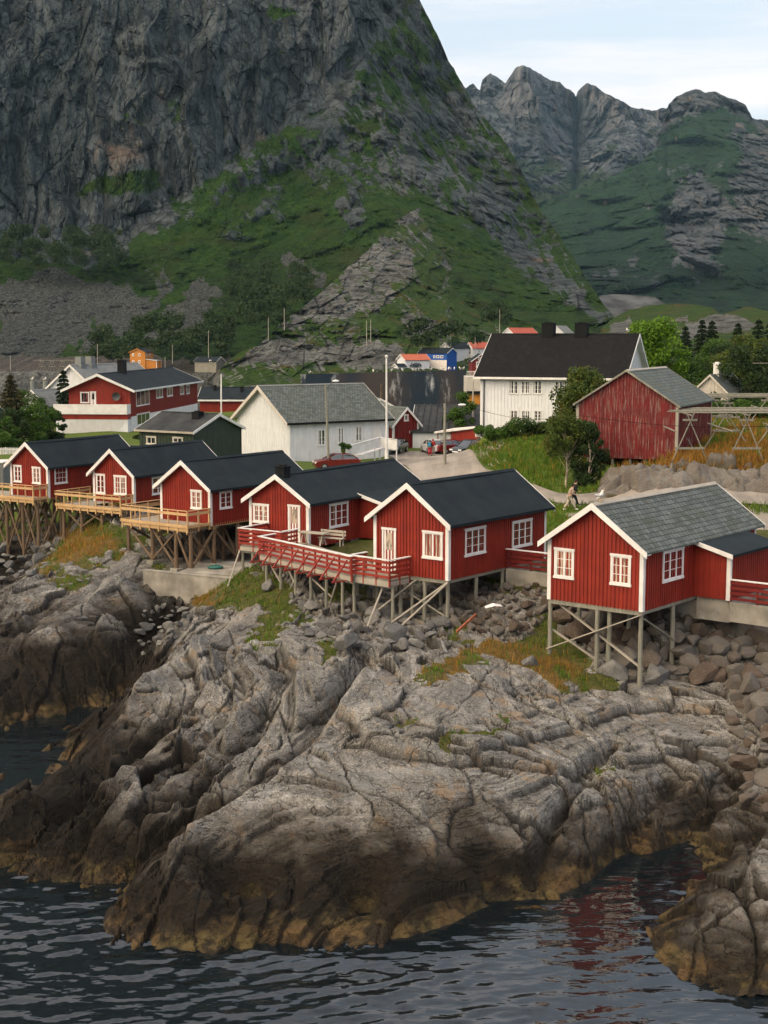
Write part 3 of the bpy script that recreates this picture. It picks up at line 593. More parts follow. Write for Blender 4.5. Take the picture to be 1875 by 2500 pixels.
    # valley floor and rock humps behind the village on the right
    sil = [(1380,790),(1440,745),(1500,742),(1620,742),(1700,722),(1760,714),(1875,712),(2100,705)]
    bot = [(1380,830),(2100,830)]
    def disp(X, Y, Z, PX, PY): return fbm3(X / 60, Y / 60, Z / 20, 4) * 45
    def masks(X, Y, Z, PX, PY, off):
        n = fbm2(PX / 40, PY / 20, 4); return np.stack([np.clip(.95 - sstep(.3, .5, n) * .5, 0, 1), 0 * n, sstep(-.2, .3, n)], -1)
    relief('valley_floor', 'far_green', sil, bot, [(1380,830,900),(2100,830,900),(1380,790,1000),(1500,742,1400),(1875,712,1500),(2100,705,1500),(1700,770,1100)], 3.0, disp, masks, back=(60, 5), silamp=1.0)
    sil = [(1430,762),(1450,735),(1465,722),(1500,718),(1560,722),(1600,726),(1622,742),(1640,760)]
    relief('gravel_heap', 'scree_far', sil, [(1430,790),(1640,790)], [(1430,790,850),(1640,790,850),(1450,740,880),(1500,720,900),(1600,728,900)], 3.0, lambda X, Y, Z, PX, PY: fbm3(X / 20, Y / 20, Z / 9, 3) * 6, lambda X, Y, Z, PX, PY, off: np.zeros(X.shape + (3,)), back=(30, 8), silamp=.5)
    sil = [(1440,850),(1470,800),(1500,775),(1540,756),(1580,748),(1620,742),(1690,744),(1740,752),(1760,770),(1790,760),(1830,748),(1875,760),(2000,765),(2100,770)]
    bot = [(1440,960),(2100,1000)]
    dp = [(1440,960,230),(2100,1000,190),(1440,860,420),(1520,770,560),(1620,745,560),(1740,755,520),(1875,765,480),(2100,775,430),(1700,850,380),(1900,880,300),(1600,900,280)]
    def disp(X, Y, Z, PX, PY): return fbm3(X / 18, Y / 30, Z / 10, 4) * 10 + (rdg3(X / 40, Y / 60, Z / 20, 3) - .5) * 14
    def masks(X, Y, Z, PX, PY, off):
        n = fbm2(PX / 40, PY / 25, 5, .6); m = lambda p: polymask(PX + n * 20, PY + n * 15, p, 7)
        rk = m([(1480,830),(1500,790),(1540,770),(1550,800),(1510,840)]) + m([(1640,810),(1665,795),(1700,780),(1740,762),(1800,765),(1850,790),(1800,810),(1700,820),(1670,830)]) + m([(1620,780),(1650,770),(1680,765),(1680,785),(1640,790)])
        return np.stack([np.clip(1 - rk, 0, 1), 0 * n, 0 * n], -1)
    relief('rocky_humps', 'hillside', sil, bot, dp, 2.5, disp, masks, back=(20, 6), silamp=1.2)
    # far shore below the mountain: a stone embankment along the water
    n = 260; xs = np.linspace(-260, 160, n * 3); prof = [(-6, -2), (0, .2), (3, 2.2), (7, 3.4), (14, 4.4), (60, 9)]
    yb = 548 - 60 * sstep(-68, -57, xs) + 8 * fbm2(xs / 30, xs * 0, 3); V = []
    for dy, z in prof: V.append(np.stack([xs, yb + dy, np.full(xs.shape, z) + fbm2(xs / 3, xs * 0 + dy, 3) * (1.2 if z > 0 else 0)], -1))
    V = np.stack(V, 0); A = np.zeros(V.shape); A[-1:, :, 0] = 1; A[-2:, :, 1] = 1
    o = npmesh('shore_embankment', V.reshape(-1, 3), gridfaces(len(prof), len(xs)), 'hillside', {'mask': A.reshape(-1, 3)}); tag(o, kind='structure')
    # unseen range added behind left of the viewer, blocks low sun from the village
    az = SUN_AZ; c = np.array([math.sin(az), math.cos(az)]); t = np.array([c[1], -c[0]]); d0 = 6000; s = np.linspace(-6500, 6500, 160)
    hgt = BLOCK_H + fbm2(s / 900, s * 0 + 2, 4) * 70
    V = np.stack([np.stack([c[0] * (d0 + k) + t[0] * s, c[1] * (d0 + k) + t[1] * s, hz], -1) for k, hz in ((-900, hgt * 0 - 5), (-350, hgt * .5), (0, hgt), (400, hgt * .6), (1000, hgt * 0 - 5))], 0)
    o = npmesh('sun_blocking_range', V.reshape(-1, 3), gridfaces(5, 160), 'far_green', {'mask': np.tile([.5, 0, .3], (800, 1))}); tag(o, kind='structure')
BLOCK_H = 1180

def build_water():
    xs = np.arange(-32, 24, .11); ys = np.arange(30, 80, .13); X, Y = np.meshgrid(xs, ys)
    X2, Y2 = X * .9 + Y * .3, Y - X * .3
    open_ = .26 + .80 * sstep(2, -6, X - (46 - Y) * .9) * sstep(50, 44, Y + 0 * X)
    z = (fbm2(X2 / .75, Y2 / .36, 3, .55) * .046 + (vn2(X2 / 4.4 + 4, Y2 / 2.0) - .5) * .08) * open_ * (.45 + 1.1 * vn2(X / 5 + 3, Y / 3.2 + 8)) + fbm2(X2 / .55, Y2 / .30 + 7, 2) * .007
    m = np.minimum.reduce([sstep(-32, -30, X), sstep(24, 22, X), sstep(30, 32, Y), sstep(80, 78, Y)])
    o = npmesh('water', np.stack([X, Y, z * m], -1).reshape(-1, 3), gridfaces(len(ys), len(xs)), 'sea'); tag(o, kind='structure')
    b = MB(); S = 9000
    b.add([(-S, -S, 0), (S, -S, 0), (S, 30, 0), (-S, 30, 0)], [(0, 1, 2, 3)]); b.add([(-S, 79.9, 0), (S, 79.9, 0), (S, S, 0), (-S, S, 0)], [(0, 1, 2, 3)])
    b.add([(-S, 30, 0), (-32, 30, 0), (-32, 79.9, 0), (-S, 79.9, 0)], [(0, 1, 2, 3)]); b.add([(23.9, 30, 0), (S, 30, 0), (S, 79.9, 0), (23.9, 79.9, 0)], [(0, 1, 2, 3)])
    tag(b.build('water', 'sea', fixn=False), kind='structure')
    b = MB(); b.add([(-S, -S, -8), (S, -S, -8), (S, S, -8), (-S, S, -8)], [(0, 1, 2, 3)]); tag(b.build('seabed', 'seabed', fixn=False), kind='structure')
# ============================================================ MATERIALS OF THE SETTING
def setting_materials():
    m = NM('shore_rock'); a = m.sep(m.attr('mask')); P = m.n('ShaderNodeNewGeometry'); z = m.sepv(P.outputs['Position'])[2]; nzv = m.sepv(P.outputs['Normal'])[2]
    n1 = m.noise(.45, 5, .6); n2 = m.noise(3.5, 8, .65); n3 = m.noise(18, 6, .65)
    bd = m.attr('bed', 'Vector'); mpn = m.n('ShaderNodeMapping'); m.L(bd, mpn.inputs[0]); mpn.inputs['Scale'].default_value = (1, .16, 1.0); bv = mpn.outputs[0]
    s1 = m.noise(1.5, 7, .62, bv, .4); s2 = m.noise(5.5, 6, .65, bv, .3)
    c = m.mix(m.mr(n1, .35, .65), (.215, .211, .205), (.345, .34, .332)); c = m.mix(m.mr(s1, .40, .66), (.120, .114, .106), c); c = m.mix(m.mr(n2, .38, .7, 0, .7), c, (.145, .138, .130)); c = m.mix(m.mr(n3, .50, .66, 0, .7), c, (.46, .45, .43)); c = m.mix(m.mr(m.noise(11, 7, .72, m.co((1, 1, 1), (0, 2, 0))), .52, .62, 0, .7), c, (.085, .082, .078))
    c = m.mix(m.mr(m.noise(.9, 6, .6, m.co((1, 1, 1), (0, 0, 1))), .55, .68, 0, .7), c, (.235, .165, .105))
    c = m.mix(m.mr(m.noise(.35, 5, .6, m.co((1, 1, 1), (0, 1, 0))), .52, .66, 0, .6), c, (.13, .135, .14))
    lich = m.mr(m.noise(6, 7, .7, m.co((1, 1, 1), (1, 0, 0))), .58, .68, 0, .6); c = m.mix(lich, c, (.075, .07, .062))
    # dark seams along the bedding
    seam = m.math('ABSOLUTE', m.math('SUBTRACT', m.noise(1.9, 3, .5, bv, .2), .5)); jl = m.mr(seam, .0, .012, 0, 1); sm2 = m.math('ABSOLUTE', m.math('SUBTRACT', m.noise(.9, 4, .55, m.co((1, 1, 1.5), (0, 0, .6))), .5)); jl = m.math('MINIMUM', jl, m.mr(sm2, 0, .006, .25, 1))
    c = m.mix(m.math('MULTIPLY', m.math('SUBTRACT', 1, jl), .7), c, (.04, .034, .03))
    # tidal staining: black band above the water, olive and ochre algae at the waterline
    zz = m.math('ADD', z, m.mr(m.noise(.5, 5, .6), .2, .8, -.95, .95, False)); zz = m.math('ADD', zz, m.math('ADD', m.mr(m.sepv(P.outputs['Position'])[0], 1.5, 9, 0, .95), m.mr(m.sepv(P.outputs['Position'])[0], -14, -8.5, -1.0, 0))); brown = m.mr(zz, 3.1, 1.7); dark = m.mr(zz, 2.4, 1.1)
    c = m.mix(m.math('MULTIPLY', brown, m.mr(n3, .50, .66, 0, .5)), c, (.115, .098, .080)); c = m.mix(m.math('MULTIPLY', brown, m.mr(s2, .52, .64, 0, .5)), c, (.095, .078, .060))
    zs = m.math('ADD', z, m.mr(m.noise(1.4, 4), .25, .75, -.3, .3, False)); alg = m.mr(zs, .65, .2)
    c = m.mix(m.math('MULTIPLY', brown, .62), c, m.mix(m.mr(s2, .35, .65), (.020, .016, .012), (.046, .033, .022))); c = m.mix(m.math('MULTIPLY', dark, .95), c, m.mix(m.mr(s2, .3, .7), (.005, .0045, .004), (.017, .013, .009)))
    c = m.mix(m.math('MULTIPLY', alg, m.mr(m.noise(1.1, 6, .65), .42, .58, .05, .75)), c, m.mix(m.mr(n1, .4, .6), (.105, .080, .034), (.115, .072, .032)))
    c = m.mix(m.math('MULTIPLY', a[2], .85), c, (.022, .019, .017))  # dark cracks, and hollows darkened in the colour as painted shade
    soil = m.mix(m.mr(n2, .3, .7), (.035, .055, .012), (.10, .085, .03)); soil = m.mix(a[1], soil, m.mix(n2, (.085, .055, .018), (.15, .10, .03)))
    vm = m.mr(m.math('ADD', a[0], m.mr(n2, .2, .8, -.25, .25, False)), .42, .6); c = m.mix(vm, c, soil)
    b = m.bump(s1, .03, .6); b = m.bump(n2, .12, .9, b); b = m.bump(s2, .03, .6, b); b = m.bump(n3, .05, .9, b); b = m.bump(jl, .06, .9, b)
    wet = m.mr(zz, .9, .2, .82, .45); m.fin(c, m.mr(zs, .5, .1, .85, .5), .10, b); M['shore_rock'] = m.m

    m = NM('turf'); a = m.sep(m.attr('mask')); n1 = m.noise(.12, 5, .6); n2 = m.noise(2.2, 6, .7); n3 = m.noise(14, 4, .6)
    g = m.mix(m.mr(n1, .35, .65), (.038, .085, .010), (.075, .130, .016)); g = m.mix(m.mr(n2, .4, .7), g, (.14, .145, .03)); g = m.mix(m.mr(n3, .45, .7), g, (.03, .05, .01))
    g = m.mix(m.math('MULTIPLY', a[1], m.mr(n2, .3, .6, .4, 1)), g, m.mix(n2, (.12, .062, .018), (.18, .12, .03)))
    rk = m.mix(m.mr(n2, .3, .7), (.20, .17, .15), (.38, .33, .29)); c = m.mix(m.mr(m.math('ADD', a[0], m.mr(n2, .2, .8, -.2, .2, False)), .4, .55), rk, g)
    gv = m.mix(m.mr(n3, .3, .7), (.20, .18, .155), (.30, .275, .24)); c = m.mix(m.mr(a[2], .3, .7), c, gv)
    m.fin(c, .95, .15, m.bump(n3, .06, .8, m.bump(n2, .2, .6))); M['turf'] = m.m
    m = NM('bank_rock'); a = m.sep(m.attr('mask')); n1 = m.noise(.6, 5, .6); n2 = m.noise(3.5, 8, .68); n3 = m.noise(16, 6, .65)
    c = m.mix(m.mr(n1, .35, .65), (.105, .094, .084), (.15, .146, .14)); c = m.mix(m.mr(n2, .42, .66, 0, .8), c, (.11, .085, .07)); c = m.mix(m.mr(n3, .5, .75, 0, .5), c, (.36, .30, .26)); c = m.mix(m.mr(m.noise(1.3, 6, .6), .58, .7, 0, .7), c, (.09, .09, .095)); c = m.mix(a[0], c, (.05, .04, .015)); m.fin(c, .9, .2, m.bump(n3, .03, .8, m.bump(n2, .12, .8))); M['bank_rock'] = m.m
    m = NM('gravel_road'); n1 = m.noise(.25, 5, .6); n2 = m.noise(9, 5, .7); tr = m.noise(.7, 4, .6, m.co((1.4, .12, 1)))
    c = m.mix(m.mr(n1, .35, .65), (.17, .155, .14), (.27, .24, .215)); c = m.mix(m.mr(n2, .4, .8, 0, .5), c, (.10, .095, .09)); c = m.mix(m.mr(tr, .45, .7, 0, .5), c, (.33, .30, .27))
    m.fin(c, .9, .2, m.bump(n2, .02, .7)); M['gravel_road'] = m.m

    def rocky(name, s, rockA, rockB, dark, grA, grB, grC, scr, bumpd, warm=(.26, .17, .12), streak=(1, 1, .22)):
        m = NM(name); a = m.sep(m.attr('mask')); cs = m.co(streak); n1 = m.noise(s, 5, .6, cs); n2 = m.noise(s * 6, 8, .68, cs); n3 = m.noise(s * 30, 6, .65)
        nn = m.n('ShaderNodeNewGeometry'); nz_ = m.sepv(nn.outputs['Normal'])[2]
        r = m.mix(m.mr(n1, .35, .65), rockA, rockB); r = m.mix(m.mr(n2, .45, .62, 0, .8), r, dark); r = m.mix(m.mr(n3, .5, .75, 0, .55), r, tuple(min(1, q * 1.5) for q in rockB))
        st = m.noise(s * 2.2, 6, .6, m.co((1.6, 1.6, .1), (0, .12, 0))); r = m.mix(m.mr(st, .52, .64, 0, .9), r, dark)
        r = m.mix(m.mr(m.noise(s * 1.7, 5, .6, m.co((1, 1, .35), (.4, 0, 0))), .60, .72, 0, .6), r, warm)
        f = m.vor(s * 9, m.co((1, 1, .4), (0, .35, 0)), 'DISTANCE_TO_EDGE'); r = m.mix(m.mr(f, .0, .045, .55, 0), r, dark)
        jn = m.attr('mask', 'Alpha'); r = m.mix(m.mr(jn, 0, .8, .85, 0), r, tuple(q * .5 for q in dark))
        g = m.mix(m.mr(m.noise(s * 5, 6, .7), .35, .65), grA, grB); g = m.mix(m.mr(m.noise(s * 2, 4), .5, .7, 0, .8), g, grC)
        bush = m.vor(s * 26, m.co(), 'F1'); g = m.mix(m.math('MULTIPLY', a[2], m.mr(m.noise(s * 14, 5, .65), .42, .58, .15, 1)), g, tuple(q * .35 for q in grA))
        g = m.mix(m.mr(bush, .2, .6, 0, .35), g, tuple(q * .5 for q in grA))
        k = m.math('ADD', a[0], m.math('ADD', m.mr(n2, .25, .75, -.38, .38, False), m.mr(nz_, .0, .75, -.22, .16, False)))
        c = m.mix(m.mr(k, .44, .56), r, g)
        sc = m.mix(m.mr(m.vor(s * 55, m.co(), 'F1', 'Color'), .2, .8), tuple(q * .45 for q in scr), tuple(q * 1.3 for q in scr)); sc = m.mix(m.mr(m.vor(s * 55, m.co(), 'DISTANCE_TO_EDGE'), 0, .12, .8, 0), sc, tuple(q * .25 for q in scr))
        c = m.mix(m.mr(m.math('ADD', a[1], m.mr(n2, .25, .75, -.3, .3, False)), .45, .6), c, sc)
        b = m.bump(n2, bumpd, .9); b = m.bump(n3, bumpd * .35, .9, b); b = m.bump(m.mr(f, 0, .1), bumpd * .4, .7, b); m.fin(c, .95, .1, b); M[name] = m.m
    rocky('mountain', .018, (.050, .066, .076), (.096, .114, .124), (.015, .020, .025), (.013, .040, .007), (.034, .072, .011), (.034, .042, .010), (.072, .080, .080), 5.0, warm=(.15, .105, .08), streak=(1, 1, .3))
    rocky('hillside', .05, (.085, .088, .088), (.160, .166, .162), (.035, .036, .035), (.020, .048, .008), (.044, .080, .012), (.085, .055, .02), (.10, .092, .085), 1.6, warm=(.15, .105, .07), streak=(1, 1, .6))
    rocky('far_rock', .005, (.066, .078, .092), (.130, .142, .158), (.028, .035, .046), (.022, .042, .018), (.036, .056, .022), (.038, .048, .022), (.2, .18, .16), 18, streak=(1, 1, .3))
    rocky('far_green', .006, (.062, .070, .078), (.110, .120, .130), (.030, .036, .042), (.010, .034, .016), (.024, .056, .018), (.018, .036, .016), (.2, .18, .16), 14, streak=(1, 1, .35))
    plain('scree_far', (.075, .08, .085), .95, .3, .08)

    m = NM('sea'); w1 = m.noise(.75, 2, .4, m.co((.8, 1.9, 1), (0, 0, R(-18))), .5); w2 = m.noise(2.6, 2, .4, m.co((.8, 1.7, 1), (0, 0, R(-12))), .3)
    P = m.sepv(m.n('ShaderNodeNewGeometry').outputs['Position']); far = m.mr(P[1], 60, 240, 1, .25)
    b = m.bump(m.math('MULTIPLY', w1, far), .05, .8); b = m.bump(m.math('MULTIPLY', w2, far), .012, .8, b)
    m.fin((.004, .007, .009), .02, .5, b); m.b.inputs['IOR'].default_value = 1.5; M['sea'] = m.m
    plain('seabed', (.02, .02, .015), .9, .2, .2)
# ============================================================ MATERIALS OF THE OBJECTS
def object_materials():
    def boards(name, c, d, worn=None, sc=1.0, wear=(.5, .62)):
        vary = .12 if c[1] > .3 else .42
        m = NM(name); n = m.noise(1.2 * sc, 4); g = m.noise(9 * sc, 6, .65, m.co((1, 1, .08)))
        k = m.mix(m.mr(n, .3, .7), c, d); k = m.mix(m.mr(g, .45, .75, 0, .35), k, tuple(q * .55 for q in c))
        k = m.mix(m.mr(m.noise(6.5, 2, .5, m.co((1, 1, .02))), (.35), .65, .0, vary), k, tuple(q * .5 for q in d))
        if worn: k = m.mix(m.mr(m.noise(7, 8, .75, m.co((1.3, 1.3, .10))), wear[0], wear[1], 0, .85), k, worn)
        M[name] = m.fin(k, .62, .3, m.bump(g, .006, .6)); return M[name]
    boards('red_boards', (.25, .023, .012), (.195, .017, .010)); boards('old_red_boards', (.17, .013, .015), (.12, .010, .012), (.24, .17, .155), wear=(.50, .62)); boards('dark_red', (.17, .015, .013), (.13, .012, .011))
    boards('white_boards', (.66, .68, .73), (.60, .62, .67), (.52, .52, .53), wear=(.6, .75)); boards('cream_boards', (.52, .48, .45), (.45, .42, .395)); boards('green_boards', (.028, .046, .032), (.022, .036, .026)); boards('blue_boards', (.012, .10, .42), (.012, .08, .36)); boards('orange_boards', (.52, .22, .04), (.48, .18, .03))
    plain('white_paint', (.66, .655, .67), .5, .06, 1.5); plain('pale_paint', (.66, .62, .60), .6, .08); plain('red_paint', (.25, .030, .020), .55, .12, 4); plain('black_paint', (.012, .013, .015), .85, .1, 2, .1)
    boards('new_wood', (.54, .36, .19), (.46, .30, .15), (.36, .24, .13), wear=(.55, .7)); boards('log_wood', (.17, .115, .072), (.12, .082, .055), (.11, .085, .07), wear=(.55, .7)); boards('grey_wood', (.27, .255, .22), (.20, .20, .17), (.13, .14, .10), wear=(.5, .7)); boards('silver_wood', (.38, .345, .30), (.30, .28, .25)); boards('plank_floor', (.36, .32, .27), (.29, .26, .22))
    m = NM('navy_roof'); n = m.noise(.8, 5); w = m.noise(10, 4, .6); sp = m.noise(2.2, 8, .8); k = m.mix(m.mr(n, .3, .7), (.009, .014, .020), (.015, .022, .028)); k = m.mix(m.mr(sp, .69, .74, 0, .5), k, (.25, .27, .3))
    M['navy_roof'] = m.fin(k, .75, .12, m.bump(w, .01, .5))
    m = NM('felt_roof'); n = m.noise(.7, 6, .65); k = m.mix(m.mr(n, .3, .7), (.022, .025, .029), (.048, .051, .054)); M['felt_roof'] = m.fin(k, .85, .12, m.bump(m.noise(9, 4), .01, .5))
    # slate: real staggered shingles in the surface, used with roof coordinates stored in UV
    def slate(name, a, b, c, su, sv_, mort=.06, bd=.05, rough=.6):
        m = NM(name); uv = m.n('ShaderNodeUVMap'); mp = m.n('ShaderNodeMapping'); m.L(uv.outputs[0], mp.inputs[0]); mp.inputs['Scale'].default_value = (su, sv_, 1)
        wv = m.n('ShaderNodeTexNoise'); wv.inputs['Scale'].default_value = 1.3; m.L(mp.outputs[0], wv.inputs[0]); va = m.n('ShaderNodeVectorMath', operation='MULTIPLY_ADD'); m.L(wv.outputs['Color'], va.inputs[0]); va.inputs[1].default_value = (.22, .22, 0); m.L(mp.outputs[0], va.inputs[2])
        br = m.n('ShaderNodeTexBrick', offset=.5, squash=1); m.L(va.outputs[0], br.inputs[0]); br.inputs['Scale'].default_value = 1; br.inputs['Mortar Size'].default_value = mort; br.inputs['Mortar Smooth'].default_value = .35; br.inputs['Brick Width'].default_value = 1; br.inputs['Row Height'].default_value = 1; br.inputs['Bias'].default_value = 0
        br.inputs['Color1'].default_value = (*a, 1); br.inputs['Color2'].default_value = (*b, 1); br.inputs['Mortar'].default_value = (*[q * .3 for q in a], 1)
        k = m.mix(m.mr(m.noise(.9, 6, .65), .5, .68, 0, .8), br.outputs[0], c); k = m.mix(m.mr(m.noise(3, 6, .7, m.co((1, 1, 1), (1, 0, 0))), .6, .7, 0, .6), k, tuple(q * 1.9 for q in b))
        sx = m.sepv(va.outputs[0]); fr = m.math('FRACT', sx[1]); h = m.math('SUBTRACT', m.math('MULTIPLY', fr, -.8), m.math('MULTIPLY', br.outputs['Fac'], .8))
        M[name] = m.fin(k, .8, .15, m.bump(h, bd, 1.0))
    slate('slate_roof', (.080, .095, .096), (.140, .160, .162), (.066, .078, .062), 3.0, 3.4)
    slate('old_slate', (.085, .105, .102), (.13, .148, .145), (.115, .11, .08), 2.6, 3.0, .05, .05)
    slate('black_tiles', (.006, .007, .008), (.010, .010, .012), (.013, .013, .014), 3.2, 2.6, .05, .09, .5)
    slate('grey_sheet', (.17, .185, .19), (.20, .21, .215), (.12, .13, .13), 1.5, 2.0, .03, .03)
    plain('red_roof', (.33, .07, .045), .7, .15, 3); plain('orange_roof', (.40, .11, .06), .7, .15, 3)
    m = NM('glass'); m.fin((.015, .017, .02), .04, .9); m.b.inputs['IOR'].default_value = 1.75; M['glass'] = m.m
    m = NM('curtain_glass'); n = m.noise(5, 3, .5, m.co((2.5, 2.5, .35))); m.fin(m.mix(m.mr(n, .42, .6), (.20, .17, .145), (.50, .42, .34)), .06, .9); m.b.inputs['IOR'].default_value = 1.8; M['curtain_glass'] = m.m  # curtained panes; the peach base colour paints in the reflected warm sky
    plain('concrete', (.28, .265, .24), .9, .2, .8, .2, .02); plain('steel', (.45, .46, .48), .35, .1, 3, .5, 0, .8); plain('dark_metal', (.05, .05, .055), .45, .15, 3, .5, 0, .5)
    plain('car_black', (.010, .016, .020), .22, .1, 1, .6); plain('car_red', (.12, .008, .008), .22, .1, 1, .6); plain('car_white', (.55, .56, .58), .25, .05, 1, .6); plain('tyre', (.012, .012, .012), .8, .1); plain('lamp_glass', (.7, .72, .75), .2, .05); plain('tail_red', (.35, .02, .015), .3, .05)
    plain('bark', (.10, .075, .055), .9, .35, 6); plain('birch_bark', (.42, .36, .30), .8, .35, 9); plain('bird_white', (.72, .71, .70), .7, .05); plain('bird_grey', (.35, .37, .40), .7, .05); plain('bird_yellow', (.55, .35, .04), .6, .05)
    plain('skin', (.42, .25, .18), .6, .05); plain('hair', (.012, .009, .008), .6, .1); plain('beige_cloth', (.34, .26, .21), .9, .1, 8); plain('pale_cloth', (.42, .37, .31), .9, .1, 8); plain('dark_cloth', (.012, .013, .02), .9, .1, 8); plain('red_cloth', (.28, .02, .02), .9, .1, 8); plain('blue_cloth', (.03, .20, .32), .9, .1, 8); plain('white_cloth', (.7, .7, .72), .8, .05)
    plain('crimson_cloth', (.42, .015, .04), .9, .1, 8); plain('teal_plastic', (.02, .10, .09), .5, .1); plain('rust', (.30, .10, .05), .85, .3, 6, .3, .01)
    m = NM('boulder'); oi = m.n('ShaderNodeObjectInfo'); n = m.noise(1.6, 6, .65); n2 = m.noise(9, 6, .7)
    k = m.mix(m.mr(oi.outputs['Random'], .15, .75, 0, 1), (.062, .045, .035), (.105, .100, .095)); k = m.mix(m.mr(n, .35, .65), k, m.mix(.5, k, (.09, .07, .06))); k = m.mix(m.mr(n2, .5, .72, 0, .6), k, (.19, .165, .145)); k = m.mix(m.mr(m.noise(2.3, 6, .7, m.co((1, 1, 1), (2, 0, 0))), .6, .72, 0, .5), k, (.13, .078, .045))
    M['boulder'] = m.fin(k, .85, .25, m.bump(n2, .03, .8, m.bump(n, .08, .6)))
    m = NM('grey_boulder'); oi = m.n('ShaderNodeObjectInfo'); n = m.noise(1.6, 6, .65); n2 = m.noise(9, 6, .7); k = m.mix(oi.outputs['Random'], (.085, .085, .09), (.19, .187, .182)); k = m.mix(m.mr(n, .35, .65), k, m.mix(.5, k, (.05, .05, .05))); k = m.mix(m.mr(n2, .5, .72, 0, .5), k, (.28, .27, .26)); M['grey_boulder'] = m.fin(k, .85, .25, m.bump(n2, .03, .8, m.bump(n, .08, .6)))
    def leaf(name, a, b, c=None):
        m = NM(name); oi = m.attr('shade'); n = m.noise(.9, 4); k = m.mix(oi, a, b)
        if c: k = m.mix(m.mr(n, .5, .7, 0, .7), k, c)
        m.fin(k, .6, .2); m.b.inputs['Subsurface Weight'].default_value = 0; M[name] = m.m
        tr = m.n('ShaderNodeBsdfTranslucent'); m.L(k, tr.inputs[0]); ms = m.n('ShaderNodeMixShader'); ms.inputs[0].default_value = .25; out = m.t.nodes['Material Output']; m.L(m.b.outputs[0], ms.inputs[1]); m.L(tr.outputs[0], ms.inputs[2]); m.L(ms.outputs[0], out.inputs[0])
    leaf('leaf_bright', (.055, .125, .008), (.12, .23, .015)); leaf('leaf_mid', (.028, .066, .010), (.070, .135, .018)); leaf('leaf_dark', (.014, .030, .010), (.035, .062, .015)); leaf('leaf_birch', (.030, .058, .010), (.090, .125, .022), (.13, .11, .02)); leaf('needle', (.010, .022, .010), (.026, .045, .018)); leaf('needle_brown', (.03, .035, .015), (.07, .06, .025))
    leaf('grass_green', (.040, .095, .008), (.115, .19, .018), (.13, .15, .02)); leaf('grass_dry', (.17, .080, .015), (.36, .185, .035), (.12, .11, .02)); leaf('flower_white', (.5, .5, .45), (.7, .7, .65))
    m = NM('net_roof'); st = m.noise(1.0, 6, .7, m.co((.55, .05, .05))); st2 = m.noise(2.5, 4, .6, m.co((.5, .03, .03))); P = m.sepv(m.n('ShaderNodeTexCoord').outputs['Object'])
    k = m.mix(m.mr(m.noise(.12, 3, .5, m.co((1, .1, .1))), .4, .6), (.012, .018, .026), (.030, .027, .027)); up = m.mr(P[2], 1.5, 6, .0, 1); k = m.mix(m.math('MULTIPLY', m.mr(st, .55, .72, 0, .55), up), k, (.35, .37, .38)); k = m.mix(m.mr(st2, .55, .8, 0, .3), k, (.07, .06, .06)); M['net_roof'] = m.fin(k, 1.0, .0)

